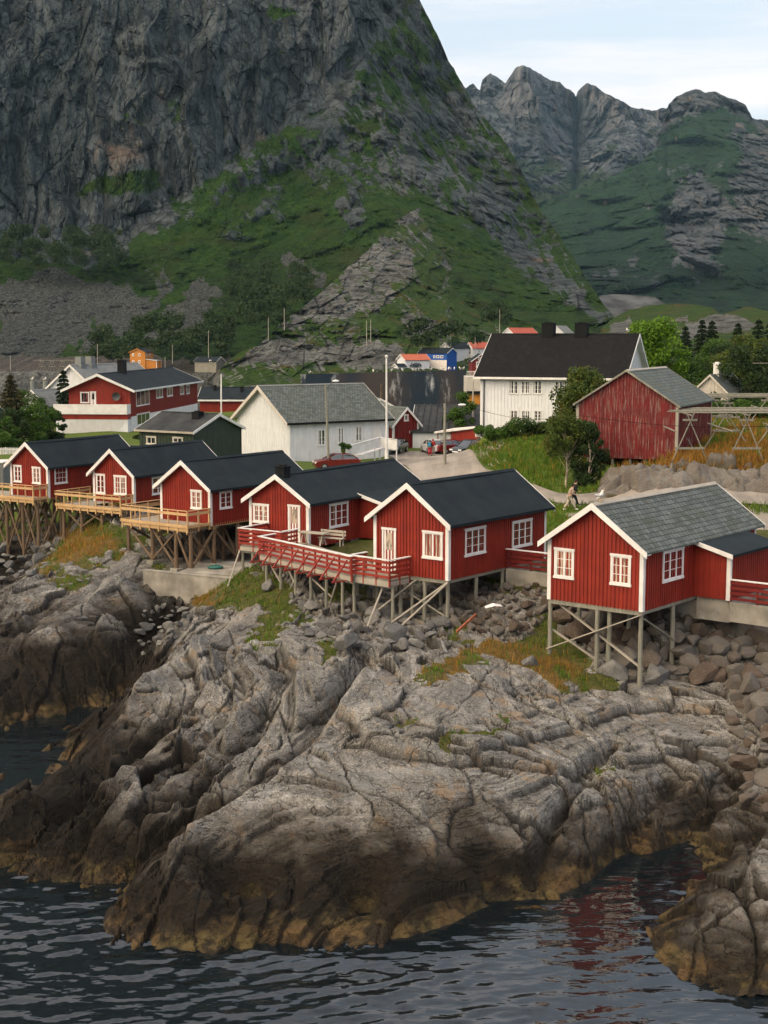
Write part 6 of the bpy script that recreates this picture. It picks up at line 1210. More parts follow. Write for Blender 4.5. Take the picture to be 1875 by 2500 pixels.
# ------------------------------------------------------------ vehicles
def car(x, y, z, yaw, paint, lb, L=4.3, suv=False, group='parked cars', tail=False):
    t = thing('parked_car', lb, 'car', (x, y, z), yaw, group); W2 = .9; hh = 1.62 if suv else 1.45; s = L / 4.3
    lo = [(-2.15,.28),(-2.12,.72),(-1.95,.92),(2.0,.98) if suv else (1.95,.92),(2.13,.7),(2.15,.3)] ; hood = .95
    side = [(-2.15,.30),(-2.17,.62),(-2.02,.82),(-1.15,.98),(1.9,1.02),(2.12,.85),(2.16,.35),(1.75,.24),(-1.75,.24)]
    mb = MB(); n = len(side); secs = [(-W2, .88), (-W2 * .96, 1.0), (W2 * .96, 1.0), (W2, .88)]; vs = []
    for yy, k in secs: vs += [(u * s * (1 if k == 1 else .985), yy, .6 + (v - .6) * k) for u, v in side]
    fs = [tuple(range(n - 1, -1, -1)), tuple(range(3 * n, 4 * n))]
    for j in range(3): fs += [(j * n + i, j * n + (i + 1) % n, (j + 1) * n + (i + 1) % n, (j + 1) * n + i) for i in range(n)]
    mb.add(vs, fs); body = mb.build('body', paint, t)
    top = [(-1.15,.97),(-.35,hh-.06),(.2,hh),(1.1,hh-.03),(1.55 if not suv else 1.85,hh-.22),(1.95,1.0)]
    c = MB(); n = len(top); vs = []
    for yy, k in ((-.84, 0), (-.64, 1), (.64, 1), (.84, 0)): vs += [(u * s, yy if v < 1.1 else yy * (.86 if k == 0 else 1), v - (0.0 if k else .03 * (v > 1.1))) for u, v in top]
    fs = [tuple(range(n - 1, -1, -1)), tuple(range(3 * n, 4 * n))]
    for j in range(3): fs += [(j * n + i, j * n + (i + 1) % n, (j + 1) * n + (i + 1) % n, (j + 1) * n + i) for i in range(n)]
    c.add(vs, fs); c.build('cabin_glass', 'glass', t)
    r = MB(); r.hexa([(-.32 * s, -.6, hh - .03), (1.15 * s, -.6, hh - .02), (1.15 * s, .6, hh - .02), (-.32 * s, .6, hh - .03), (-.25 * s, -.58, hh + .03), (1.1 * s, -.58, hh + .025), (1.1 * s, .58, hh + .025), (-.25 * s, .58, hh + .03)])
    for sy in (-1, 1):
        for (u0, v0), (u1, v1) in (((-1.18,.97),(-.34,hh-.02)), ((.45,1.0),(.45,hh-.03)), ((1.95,1.0),(1.35,hh-.05))): r.beam((u0 * s, sy * .86, v0), (u1 * s, sy * .69, v1), .07, .06)
    r.build('roof_frame', paint, t)
    for u in (-1.32, 1.32):
        for sy in (-1, 1):
            w_ = MB(); w_.cyl((u * s, sy * .72, .33), (u * s, sy * .93, .33), .33, n=16); o = w_.build('wheel', 'tyre', t); MB().cyl((u * s, sy * .93, .33), (u * s, sy * .945, .33), .2, n=12).build('rim', 'steel', o)
    for sy in (-1, 1):
        MB().box(-2.18 * s, sy * .62 - .2, .62, -2.02 * s, sy * .62 + .2, .76).build('headlight', 'lamp_glass', t); MB().box(2.04 * s, sy * .68 - .16, .75, 2.17 * s, sy * .68 + .16, .92).build('tail_light', 'tail_red', t); MB().box(-.85 * s, sy * .9, 1.0, -.68 * s, sy * 1.02, 1.12).build('wing_mirror', paint, t)
    MB().box(-2.19 * s, -.42, .42, -2.15 * s, .42, .56).build('grille', 'dark_metal' if not suv else 'lamp_glass', t); MB().box(2.15 * s, -.26, .5, 2.18 * s, .26, .61).build('number_plate', 'white_paint', t)
    return t
def build_cars():
    p = D(822,1146,133.5); car(p.x, p.y, 5.85, .22, 'car_red', 'red car with dark glass roof parked on the grass in front of the white hall')
    p = D(1056,1106,153); car(p.x, p.y, 5.75, -1.35, 'car_white', 'silver and black hatchback beside the two walkers', 3.8)
    p = D(1106,1108,152.5); car(p.x, p.y, 5.75, R(205), 'car_red', 'dark red estate car parked by the carport', 4.4)
    p = D(1147,1112,149.5); car(p.x, p.y, 5.8, .75, 'car_black', 'black off-roader with white light bar next to the stone wall', 4.4, True)
    p = D(966,1104,153.5); car(p.x, p.y, 5.75, 1.3, 'car_black', 'black car half hidden behind the white ramp', 4.2)
    car(20.3, 70.5, Hs(20.3, 70.5) + .05, .4, 'car_black', 'dark car at the right edge on the gravel', 4.3)
    p = D(1013,896,489); car(p.x, p.y, p.z, .3, 'car_black', 'tiny dark car left of the blue house', 4.2)

# ------------------------------------------------------------ people and birds
def skin_mesh(name, nodes, edges, mat, parent, sub=2):
    me = bpy.data.meshes.new(name); me.from_pydata([n[0] for n in nodes], edges, []); o = bpy.data.objects.new(name + '_tmp', me); COL.objects.link(o)
    m = o.modifiers.new('s', 'SKIN'); o.modifiers.new('u', 'SUBSURF').levels = sub
    sv_ = me.skin_vertices[0].data if me.skin_vertices else None
    if sv_ is None:
        bpy.context.view_layer.objects.active = o; o.select_set(True); bpy.ops.mesh.customdata_skin_add(); sv_ = me.skin_vertices[0].data
    for i, n in enumerate(nodes): sv_[i].radius = (n[1], n[1] if len(n) < 3 else n[2])
    sv_[0].use_root = True
    dg = bpy.context.evaluated_depsgraph_get(); dg.update(); m2 = bpy.data.meshes.new_from_object(o.evaluated_get(dg)); m2.name = name; bpy.data.objects.remove(o)
    m2.materials.clear(); m2.materials.append(M[mat]); m2.polygons.foreach_set('use_smooth', [True] * len(m2.polygons)); r = bpy.data.objects.new(name, m2); COL.objects.link(r); r.parent = parent; return r
def person(x, y, z, yaw, lb, h=1.72, top='beige_cloth', legs='pale_cloth', shoe='white_cloth', hair='hair', stride=.32, lean=.08, arms=((.10, .35), (-.05, -.2)), bag=None, cap=None):
    """walks towards local -Y"""
    t = thing('person', lb, 'person', (x, y, z), yaw); k = h / 1.72; V = lambda a, b, c: (a * k, b * k, c * k); s = stride
    # one continuous body: feet, legs, trunk, neck, head, arms, hands
    N = [(V(0, 0, .92), .13), (V(0, -lean * .4, 1.12), .125), (V(0, -lean * .9, 1.33), .145), (V(0, -lean * 1.2, 1.45), .055), (V(0, -lean * 1.9, 1.56), .085), (V(0, -lean * 2.0, 1.66), .08),
         (V(-.09, .02, .84), .09), (V(-.10, -s * .55, .47), .062), (V(-.10, -s * .95, .09), .042), (V(-.10, -s * .95 - .13, .035), .035),
         (V(.09, .02, .84), .09), (V(.10, s * .25, .47), .062), (V(.10, s * 1.0, .13), .042), (V(.10, s * 1.0 - .11, .035), .035),
         (V(-.19, -lean, 1.36), .06), (V(-.23, -lean + .02, 1.10), .045), (V(-.22, -arms[0][1], .93 + arms[0][0]), .034), (V(-.21, -arms[0][1] - .10, .92 + arms[0][0]), .03),
         (V(.19, -lean, 1.36), .06), (V(.23, .03, 1.10), .045), (V(.22, -arms[1][1], .90), .034), (V(.22, -arms[1][1] - .03, .82), .03)]
    E_ = [(0, 1), (1, 2), (2, 3), (3, 4), (4, 5), (0, 6), (6, 7), (7, 8), (8, 9), (0, 10), (10, 11), (11, 12), (12, 13), (2, 14), (14, 15), (15, 16), (16, 17), (2, 18), (18, 19), (19, 20), (20, 21)]
    N = [(n[0], n[1] * k) for n in N]; body = skin_mesh('body', N, E_, 'skin', t)
    for sx, q in ((-1, N[17][0]), (1, N[21][0])):
        f = MB()
        for i in range(4): f.tube([Vector(q) + Vector(((i - 1.5) * .017, 0, 0)), Vector(q) + Vector(((i - 1.5) * .02, -.05, -.03 - .004 * i)), Vector(q) + Vector(((i - 1.5) * .02, -.07, -.06))], [.011, .010, .008], 5)
        f.tube([Vector(q) + Vector((-sx * .03, 0, .0)), Vector(q) + Vector((-sx * .05, -.03, -.02))], [.012, .009], 5); f.build('fingers', 'skin', body)
    up = lambda i, r: (N[i][0], (r * k))
    skin_mesh('jacket', [up(0, .165), up(1, .155), up(2, .175), (V(0, -lean * 1.1, 1.43), .075 * k), up(14, .085), up(15, .068), (tuple(np.array(N[15][0]) * .25 + np.array(N[16][0]) * .75), .055 * k), up(18, .085), up(19, .068), (tuple(np.array(N[19][0]) * .25 + np.array(N[20][0]) * .75), .055 * k)], [(0, 1), (1, 2), (2, 3), (2, 4), (4, 5), (5, 6), (2, 7), (7, 8), (8, 9)], top, t)
    skin_mesh('trousers', [(V(0, 0, .93), .15 * k), up(6, .115), up(7, .085), (tuple(np.array(N[8][0]) + np.array((0, 0, .04))), .06 * k), up(10, .115), up(11, .085), (tuple(np.array(N[12][0]) + np.array((0, 0, .04))), .06 * k)], [(0, 1), (1, 2), (2, 3), (0, 4), (4, 5), (5, 6)], legs, t)
    for i in (9, 13):
        c = Vector(N[i][0]); MB().ico(c + Vector((0, .04, .015)), .075, 2, (.62, 1.75, .7)).build('shoe', shoe, t, smooth=True)
    hp = Vector(N[4][0]); f = MB(); f.ico(hp + Vector((0, -.085, .01)), .016, 1, (1, 1.3, 1.4)); f.ico(hp + Vector((-.085, 0, .01)), .02, 1, (.5, 1, 1.6)); f.ico(hp + Vector((.085, 0, .01)), .02, 1, (.5, 1, 1.6)); f.build('nose_and_ears', 'skin', body)
    f = MB(); f.ico(hp + Vector((-.03, -.078, .035)), .011, 1); f.ico(hp + Vector((.03, -.078, .035)), .011, 1); f.box(hp.x - .022, hp.y - .088, hp.z - .045, hp.x + .022, hp.y - .078, hp.z - .037); f.build('eyes_and_mouth', 'hair', body)
    hr_ = MB(); hr_.ico(hp + Vector((0, .022, .075)), .112, 2, (1, 1.05, .85)); hr_.ico(hp + Vector((0, .06, .0)), .085, 2, (1, .7, 1)); hr_.build('hair', cap or hair, t, smooth=True)
    if bag:
        c = Vector(N[1][0]); MB().box(c.x - .15, c.y + .13, c.z - .08, c.x + .15, c.y + .3, c.z + .36).build('backpack', bag, t)
    return t
def seagull(x, y, z, yaw, lb, s=1.0, group=None):
    t = thing('seagull', lb, 'seagull', (x, y, z), yaw, group); k = s
    N = [((0, 0, .22 * k), .085 * k), ((0, -.07 * k, .29 * k), .078 * k), ((0, -.09 * k, .37 * k), .05 * k), ((0, -.11 * k, .44 * k), .052 * k), ((0, .09 * k, .15 * k), .055 * k), ((0, .19 * k, .09 * k), .018 * k)]
    skin_mesh('body', N, [(0, 1), (1, 2), (2, 3), (0, 4), (4, 5)], 'bird_white', t)
    for sx in (-1, 1):
        MB().ico((sx * .075 * k, .06 * k, .235 * k), .1 * k, 2, (.28, 1.75, .6)).build('wing', 'bird_grey', t, smooth=True); MB().cyl((sx * .03 * k, .02 * k, .15 * k), (sx * .03 * k, .01 * k, 0), .008 * k, n=5).box(sx * .03 * k - .02 * k, -.04 * k, 0, sx * .03 * k + .02 * k, .02 * k, .008 * k).build('leg', 'bird_yellow', t)
    MB().cyl((0, -.14 * k, .44 * k), (0, -.215 * k, .42 * k), .014 * k, .005 * k, 6).build('beak', 'bird_yellow', t); return t
def build_life(H):
    z = 7.07
    p = D(1391,1246,91.6); person(p.x, p.y, Hs(p.x, p.y) + .08, R(90 + 10), 'dark haired person in beige jacket and trousers striding right along the path', 1.72, stride=.36, lean=.12, arms=((.08, .34), (0, .05)))
    q = (p.x + .32, p.y + .75); person(q[0], q[1], Hs(*q) + .08, R(90 + 10), 'person in black clothes and white shoes walking behind the beige one', 1.8, top='dark_cloth', legs='dark_cloth', stride=.30, lean=.1, arms=((.05, .3), (0, -.1)))
    p = D(1049.5,1114,148); person(p.x, p.y, Hs(p.x, p.y) + .08, R(0), 'person with teal backpack and crimson trousers standing in the drive', 1.66, top='dark_cloth', legs='crimson_cloth', shoe='dark_cloth', stride=.12, bag='blue_cloth', lean=.02).rotation_euler[2] = R(165)
    p = D(1057,1114,148.3); person(p.x, p.y, Hs(p.x, p.y) + .08, R(175), 'person in red hooded jacket and beige trousers standing in the drive', 1.76, top='red_cloth', legs='beige_cloth', shoe='dark_cloth', stride=.1, cap='red_cloth', lean=.02)
    h = H['c6']; g = towld(h.root, (h.w / 2 + .02, .35, h.hw + h.hr + .11)); seagull(g.x, g.y, g.z, R(40), 'white seagull standing on the front ridge of the slate roofed cabin', 1.25)
    p = D(1532,813,147); seagull(p.x, p.y, p.z, R(-60), 'white seagull on the ridge of the black tiled roof', 1.2)
    TL, TR = D(734,914,240), D(1137,903,233); rn = random.Random(3)
    first = None; gl_ = 'white seagull perched along the top edge of the dark streaked roof'
    for px in (757, 914,959,985,1010,1018,1025,1035,1055,1075,1084,1096,1100,1110,1123,1132):
        f = (px - 734) / 403; p = TL.lerp(TR, f)
        if first is None: first = seagull(p.x, p.y + .1, p.z + .02, 0, gl_, 1.25, 'gulls along the dark roof'); o = first
        else: o = copy_tree(first)
        o.location = (p.x, p.y + .15, p.z + .01); o.rotation_euler = (0, 0, rn.uniform(0, 6.28))
    for px, nm in ((80, 'left'), (111, 'right')):
        a = D(px, 950, 225); t = thing('mooring_post', f'pale mooring post in the water, the {nm} one of two with gulls', 'post', (a.x, a.y, -1), 0, 'mooring posts'); b = D(px, 931, 225); MB().cyl((0, 0, 0), (0, 0, b.z + 1), .4, .38, 10).build('shaft', 'grey_sheet', t); seagull(a.x, a.y, b.z, R(60), f'white seagull on the {nm} mooring post', 1.6)

# ------------------------------------------------------------ vegetation
def blades(name, pts, hmin, hmax, wid, mat, seed=1, lean=.35, shade=None):
    rs = np.random.RandomState(seed); n = len(pts); p = np.array(pts, float); a = rs.rand(n) * 6.283; h = hmin + (hmax - hmin) * rs.rand(n) ** 1.3; w = wid * (.6 + .8 * rs.rand(n)); la = rs.rand(n) * 6.283; ll = lean * rs.rand(n) * h
    dx, dy = np.cos(a) * w / 2, np.sin(a) * w / 2; lx, ly = np.cos(la) * ll, np.sin(la) * ll
    b0 = p + np.stack([-dx, -dy, -.03 + 0 * h], -1); b1 = p + np.stack([dx, dy, -.03 + 0 * h], -1); m0 = p + np.stack([-dx * .7 + lx * .3, -dy * .7 + ly * .3, h * .55], -1); m1 = p + np.stack([dx * .7 + lx * .3, dy * .7 + ly * .3, h * .55], -1); t_ = p + np.stack([lx, ly, h], -1)
    V = np.stack([b0, b1, m1, m0, t_], 1).reshape(-1, 3); i = np.arange(n) * 5
    Fq = np.concatenate([np.stack([i, i + 1, i + 2], -1), np.stack([i, i + 2, i + 3], -1), np.stack([i + 3, i + 2, i + 4], -1)], 0)
    sh = np.repeat(rs.rand(n) if shade is None else shade, 5)[:, None] * np.ones((1, 3)); return npmesh(name, V, Fq, mat, {'shade': sh}, smooth=False)
def leafcloud(centers, radii, n, size, seed, flat=.8, cone=False):
    """leaf-sized quads spread through clumps; returns V, F, shade"""
    rs = np.random.RandomState(seed); c = np.array(centers); r = np.array(radii); k = rs.choice(len(c), n, p=(r ** 2) / (r ** 2).sum()); d = rs.randn(n, 3); d /= np.linalg.norm(d, axis=1)[:, None]; rad = r[k] * (rs.rand(n) ** .45)
    p = c[k] + d * rad[:, None] * np.array([1, 1, flat]); u = rs.randn(n, 3); u /= np.linalg.norm(u, axis=1)[:, None]; v = np.cross(u, rs.randn(n, 3)); v /= np.linalg.norm(v, axis=1)[:, None] + 1e-9; s = size * (.6 + .8 * rs.rand(n))[:, None]
    V = np.stack([p - u * s, p - v * s * .55, p + u * s, p + v * s * .55], 1).reshape(-1, 3); i = np.arange(n) * 4
    cl = rs.rand(len(c)); sh = np.clip(.35 * cl[k] + .65 * rs.rand(n), 0, 1); return V, np.stack([i, i + 1, i + 2, i + 3], -1), np.repeat(sh, 4)[:, None] * np.ones((1, 3))
def tree(x, y, z, h, cr, leafm, lb, seed, nl=5000, ls=.14, trunk='bark', tr=.14, base=.3, name='tree', cat='tree', flat=.85, clumps=26, group=None, lean=(0, 0)):
    t = thing(name, lb, cat, (x, y, z), 0, group); rn = random.Random(seed); pts = []; n = 6
    for i in range(n + 1): f = i / n; pts.append(Vector((lean[0] * f * h + rn.uniform(-1, 1) * .03 * h * f, lean[1] * f * h + rn.uniform(-1, 1) * .03 * h * f, h * .85 * f - .2)))
    tb = MB(); tb.tube(pts, [tr * (1 - .8 * i / n) for i in range(n + 1)], 7); C_, Rr = [], []
    for i in range(clumps):
        f = base + (1 - base) * rn.random(); a = rn.random() * 6.283; prof = math.sin(math.pi * min(1, (f - base) / (1 - base) * .82 + .12)) ** .7; rr = cr * prof * (rn.random() ** .5); c = Vector((lean[0] * f * h + rr * math.cos(a), lean[1] * f * h + rr * math.sin(a), f * h * .97)); C_.append(c); Rr.append(cr * rn.uniform(.18, .40))
        if i % 2 == 0: s0 = pts[max(1, min(n - 1, int(f * n) - 1))]; tb.cyl(s0, s0.lerp(c, .85), tr * .28, tr * .08, 5)
    tb.build('trunk', trunk, t); V, Fq, S = leafcloud(C_, Rr, nl, ls, seed, flat); o = npmesh('crown', V, Fq, leafm, {'shade': S}, smooth=False); o.parent = t; return t
def conifer(x, y, z, h, cr, lb, seed, nl=3500, ls=.16, leafm='needle', group=None):
    t = thing('spruce_tree', lb, 'spruce', (x, y, z), 0, group); MB().cyl((0, 0, -.3), (0, 0, h * .97), h * .02, .02, 7).build('trunk', 'bark', t); rs = np.random.RandomState(seed); f = rs.rand(nl) ** .75; lay = np.floor(f * 14) / 14 + rs.rand(nl) * .035; a = rs.rand(nl) * 6.283; br = rs.rand(12, 15) * .5 + .6; rr = cr * (1 - lay) ** .85 * (rs.rand(nl) ** .5) * br[(a / 6.284 * 12).astype(int), np.clip((lay * 14).astype(int), 0, 14)] + .05
    p = np.stack([rr * np.cos(a), rr * np.sin(a), h * (.06 + .94 * lay) - rr * .28], -1); u = np.stack([np.cos(a), np.sin(a), -.45 + .3 * rs.randn(nl)], -1) + rs.randn(nl, 3) * .3; u /= np.linalg.norm(u, axis=1)[:, None]; v = np.cross(u, rs.randn(nl, 3)); v /= np.linalg.norm(v, axis=1)[:, None]; s = ls * (.7 + .9 * rs.rand(nl))[:, None]
    V = np.stack([p - u * s, p - v * s * .4, p + u * s, p + v * s * .4], 1).reshape(-1, 3); i = np.arange(nl) * 4; o = npmesh('crown', V, np.stack([i, i + 1, i + 2, i + 3], -1), leafm, {'shade': np.repeat(rs.rand(nl), 4)[:, None] * np.ones((1, 3))}, smooth=False); o.parent = t; return t
def bush(x, y, z, w, d, h, leafm, lb, seed, nl=2500, ls=.11, cat='bush', name='bush', group=None, flowers=False):
    t = thing(name, lb, cat, (x, y, z), 0, group); rn = random.Random(seed); C_ = [Vector((rn.uniform(-w, w) * .8, rn.uniform(-d, d) * .8, h * rn.uniform(.2, .75) * (1 - .3 * rn.random()))) for _ in range(16)]; Rr = [min(w, d, h) * rn.uniform(.3, .55) for _ in C_]
    sb = MB()
    for c in C_[:8]: sb.cyl((c.x * .3, c.y * .3, -.3), c, .035, .01, 5)
    sb.build('stems', 'bark', t); V, Fq, S = leafcloud(C_, Rr, nl, ls, seed); o = npmesh('foliage', V, Fq, leafm, {'shade': S}, smooth=False); o.parent = t
    if flowers: V, Fq, S = leafcloud([c + Vector((0, -.2, .15)) for c in C_], Rr, 160, .06, seed + 1); o = npmesh('blossom', V, Fq, 'flower_white', {'shade': S}, smooth=False); o.parent = t
    return t
def build_trees():
    q = D(1592,925,172); tree(q.x, q.y, 10.5, 9.4, 4.1, 'leaf_bright', 'big bright green leafy tree right behind the white house', 1, 15000, .17, tr=.3, base=.22, clumps=60)
    q = D(1415,1100,112); tree(q.x, q.y, 8.6, 6.8, 3.2, 'leaf_birch', 'tall olive green tree between the white house and the barn', 2, 24000, .12, tr=.13, base=.16, clumps=64, flat=1.0)
    q = D(1380,1198,101); tree(q.x, q.y, Hm(q.x, q.y) - .1, 5.3, 1.7, 'leaf_birch', 'slender birch with pale bare lower trunk beside the walkers', 3, 11000, .085, 'birch_bark', .09, .36, clumps=30, lean=(.05, 0), flat=1.1)
    q = D(1437,1196,100); tree(q.x, q.y, Hm(q.x, q.y) - .1, 4.6, 1.35, 'leaf_dark', 'dark bushy birch in front of the barn corner', 4, 11000, .09, 'birch_bark', .08, .12, clumps=32, flat=1.1)
    q = D(1120,1075,163); tree(q.x, q.y, 6.0, 5.6, 2.0, 'leaf_mid', 'light green leafy tree in front of the dark ribbed roof', 5, 5000, .13, 'bark', .1, .3, clumps=26)
    q = D(842,1120,136); tree(q.x, q.y, 5.9, 2.3, .8, 'leaf_mid', 'little round leafed tree by the ramp of the white hall', 6, 1500, .09, 'bark', .05, .25, clumps=14)
    sp = [(1672,845,215,8.5,2.6,'spruce behind the cottage, nearest to the bright green tree'), (1712,838,225,10,3.0,'tall dark spruce above the cottage chimney'), (1736,842,222,9.5,2.8,'tall dark spruce right of the cottage chimney'), (1800,830,230,9,2.8,'spruce halfway between the cottage and the right edge'), (1850,835,215,11,3.4,'largest dark spruce near the right edge'), (1880,840,200,11,3.4,'dark spruce cut by the right edge')]
    for i, (px, py, d, h, r, lb) in enumerate(sp): q = D(px, py + 40, d); conifer(q.x, q.y, 18.5 - d * .012 - h * .55 + (0 if d < 220 else .6), h, r, lb, 20 + i, 3600, .24, group='spruces on the right')
    q = D(1835,930,150); tree(q.x, q.y, 11, 6.2, 3.2, 'leaf_dark', 'broad dark leafy tree behind the racks at the right', 31, 9000, .14, base=.1, clumps=40)
    q = D(1780,960,160); tree(q.x, q.y, 11, 5.4, 2.8, 'leaf_birch', 'brownish green tree right of the cottage', 32, 6000, .14, base=.1, clumps=34)
    for i, (px, d, w, h, lm, lb) in enumerate([(1700,134,2.6,2.6,'leaf_dark','dark bush below the cottage'), (1760,132,2.8,2.9,'leaf_mid','large rounded bush right of the barn'), (1820,130,2.6,2.7,'leaf_dark','dark green bush behind the racks'), (1865,128,2.6,2.9,'leaf_mid','green bush at the right edge behind the racks'), (1668,165,3,2.6,'leaf_mid','bush at the foot of the bright green tree'), (1790,140,3,3.4,'leaf_dark','tall dark bush at right, above the racks')]):
        q = D(px, 1000, d); bush(q.x, q.y, Hm(q.x, q.y) - .2, w, 1.6, h, lm, lb, 40 + i, 4500, .11, group='bushes on the right')
    for i, (px, py, w, h, lm, lb, fl) in enumerate([(1215,1062,1.5,1.3,'leaf_mid','bush on the slope beside the planter',False), (1262,1052,1.9,1.9,'leaf_mid','white flowering bush on the slope under the white house',True), (1312,1060,1.8,2.2,'leaf_dark','dark bush under the lower windows of the white house',False), (1345,1075,1.6,2.6,'leaf_birch','olive bush left of the tall tree on the slope',False), (1182,1052,.8,.9,'leaf_mid','low plant in the white planter',False)]):
        d = 139 if px == 1182 else 127; q = D(px, py, d); bush(q.x, q.y, q.z - .3, w, 1.2, h, lm, lb, 60 + i, 3000, .09, flowers=fl)
    # left of the two storey house
    for i, (px, d, h, r, lm, lb) in enumerate([(95,158,4.6,2.2,'leaf_mid','bright leafy tree left of the white balcony'), (40,156,4.4,2.2,'leaf_dark','dark leafy tree above the lawn at the left edge'), (68,190,5.4,2.4,'leaf_mid','green tree in front of the harbour at left'), (10,150,3.4,1.8,'leaf_mid','low leafy tree at the left edge'), (130,165,3.4,1.6,'leaf_dark','dark tree touching the lattice wall')]):
        q = D(px, 1050, d); tree(q.x, q.y, 6.1, h, r, lm, lb, 70 + i, 5500, .12, base=.08, clumps=34)
    q = D(28,1000,185); conifer(q.x, q.y, 6, 7.4, 3.0, 'brown green conifer at the far left', 80, 4500, .2, 'needle_brown'); q = D(158,1020,192); conifer(q.x, q.y, 6.2, 7.6, 2.2, 'dark conifer in front of the white vented house', 81, 4500, .2)
    q = D(95,1075,140); bush(q.x, q.y, 6.0, 1.6, 1.1, 1.3, 'leaf_mid', 'clipped round bush on the lawn left of the lattice', 82, 4000, .07)
    q = D(346,1050,170); bush(q.x, q.y, 5.6, 1.0, .8, 1.8, 'leaf_dark', 'small shrub at the corner of the two storey house', 83, 1200, .1)
    rs = np.random.RandomState(5)
    # individual bushes and woods on the far shore: one mass of small trees
    C_, Rr = [], []
    for x0, x1, y0, y1, n, d0, d1 in ((330,560,770,850,80,566,606), (560,760,640,720,40,640,760), (230,330,800,870,26,550,590), (590,700,700,780,40,545,620), (0,300,560,640,60,760,800), (1190,1240,745,800,12,535,570), (960,1180,790,835,14,505,515)):
        for _ in range(n):
            px, py = rs.uniform(x0, x1), rs.uniform(y0, y1); f = (y1 - py) / (y1 - y0); q = D(px, py, d0 + (d1 - d0) * f - 5); C_.append(tuple(q)); Rr.append(rs.uniform(2, 4.2) * (d0 / 560))
    V, Fq, S = leafcloud(C_, Rr, 60000, .55, 9); o = npmesh('far_woodland', V, Fq, 'leaf_dark', {'shade': S}, smooth=False); tag(o, 'dark scrub and birch woodland on the lower mountain slopes', 'woodland', kind='stuff')
def build_grass():
    for i, (px, d, h, r, lm, lb) in enumerate([(1640,180,6.0,3.2,'leaf_mid','rounded leafy tree between the bright green tree and the spruces'), (1790,172,6.6,3.4,'leaf_dark','spreading leafy tree over the drying racks'), (1865,165,7.2,3.6,'leaf_birch','tall olive tree at the right edge'), (1745,185,7.0,3.2,'leaf_mid','rounded leafy tree among the spruces above the cottage'), (1815,178,7.6,3.2,'leaf_birch','tall leafy tree right of the spruces')]):
        q = D(px, 960, d); tree(q.x, q.y, 10.6, h, r, lm, lb, 90 + i, 8000, .15, base=.06, clumps=40)
    rs = np.random.RandomState(2); N = 260000; x = rs.uniform(-30, 22, N); y = rs.uniform(50, 106, N); h = H0(x, y); v = vegmask(x, y, h, 7); dr = drymask(x, y, h); keep = (v > .5) & ((y < 84) | (x < -5)); x, y, dr = x[keep], y[keep], dr[keep]
    xs, ys, hh = NEAR; i = np.clip(np.searchsorted(xs, x), 0, len(xs) - 1); j = np.clip(np.searchsorted(ys, y), 0, len(ys) - 1); z = hh[j, i]; cl = fbm2(x * 1.5, y * 1.5, 2); k = rs.rand(len(x)) < (.45 + .9 * cl)
    x, y, z, dr = x[k], y[k], z[k], dr[k]; d = rs.rand(len(x)) < dr * .78 + .04
    o = blades('grass', np.stack([x, y, z], -1)[~d], .10, .34, .035, 'grass_green', 3, .6); tag(o, 'green grass growing in the hollows of the shore rocks', 'grass', kind='stuff')
    o = blades('dry_grass', np.stack([x, y, z], -1)[d], .14, .42, .03, 'grass_dry', 4, .6); tag(o, 'orange dry grass on the shore rocks and under the slate roofed cabin', 'grass', kind='stuff')
    # left knoll beyond the near patch, and the back slopes
    N = 420000; x = rs.uniform(-26, 42, N); y = rs.uniform(80, 132, N); h = H0(x, y); px, py = projn(x, y, h); v = sstep(7.1, 7.6, h) * (x > 5); v = np.maximum(v, (x > 4) * (px < 1880) * (py > 1180) * (1 - polymask(x, y, GRAV, .5)) * .6)
    dr = drymask(x, y, h); keep = (v > .3) * (roadmask(x, y, .2) < .4) * (px > 80) * (px < 1890) * (rs.rand(N) < np.clip(v + .1, 0, 1) * .6); x, y, dr = x[keep], y[keep], dr[keep]
    xs, ys, hh = MID; i = np.clip(np.searchsorted(xs, x), 0, len(xs) - 1); j = np.clip(np.searchsorted(ys, y), 0, len(ys) - 1); z = hh[j, i]
    bx_, by_, bz = BANK; bi = np.clip(np.searchsorted(bx_, x), 0, len(bx_) - 1); bj = np.clip(np.searchsorted(by_, y), 0, len(by_) - 1); inb = (x > bx_[0]) & (x < bx_[-1]) & (y > by_[0]) & (y < by_[-1]); z = np.where(inb, np.maximum(z, bz[bj, bi]), z)
    bm_ = BANKM(x, y); k = ~((bm_ > .3) & (y < 95.0 + rs.rand(len(y)) * .8)) & ~((bm_ > .3) & (y < 93.2)); x, y, z, dr = x[k], y[k], z[k], dr[k]
    k = ~((x > 12) & (x < 19.5) & (y > 98) & (y < 104) & (rs.rand(len(x)) < .7)); x, y, z, dr = x[k], y[k], z[k], dr[k]
    pt = sstep(.1, .4, fbm2(x * .25, y * .25, 3)) * .35 * (x > 15); d = rs.rand(len(x)) < np.clip(dr * .75 + pt + .03, 0, 1)
    o = blades('grass', np.stack([x, y, z], -1)[~d], .12, .42, .06, 'grass_green', 5, .6); tag(o, 'green grass on the slope below the white house and barn', 'grass', kind='stuff')
    o = blades('dry_grass', np.stack([x, y, z], -1)[d], .25, .65, .055, 'grass_dry', 6, .6); tag(o, 'tall orange grass on the bank around the drying racks', 'grass', kind='stuff')

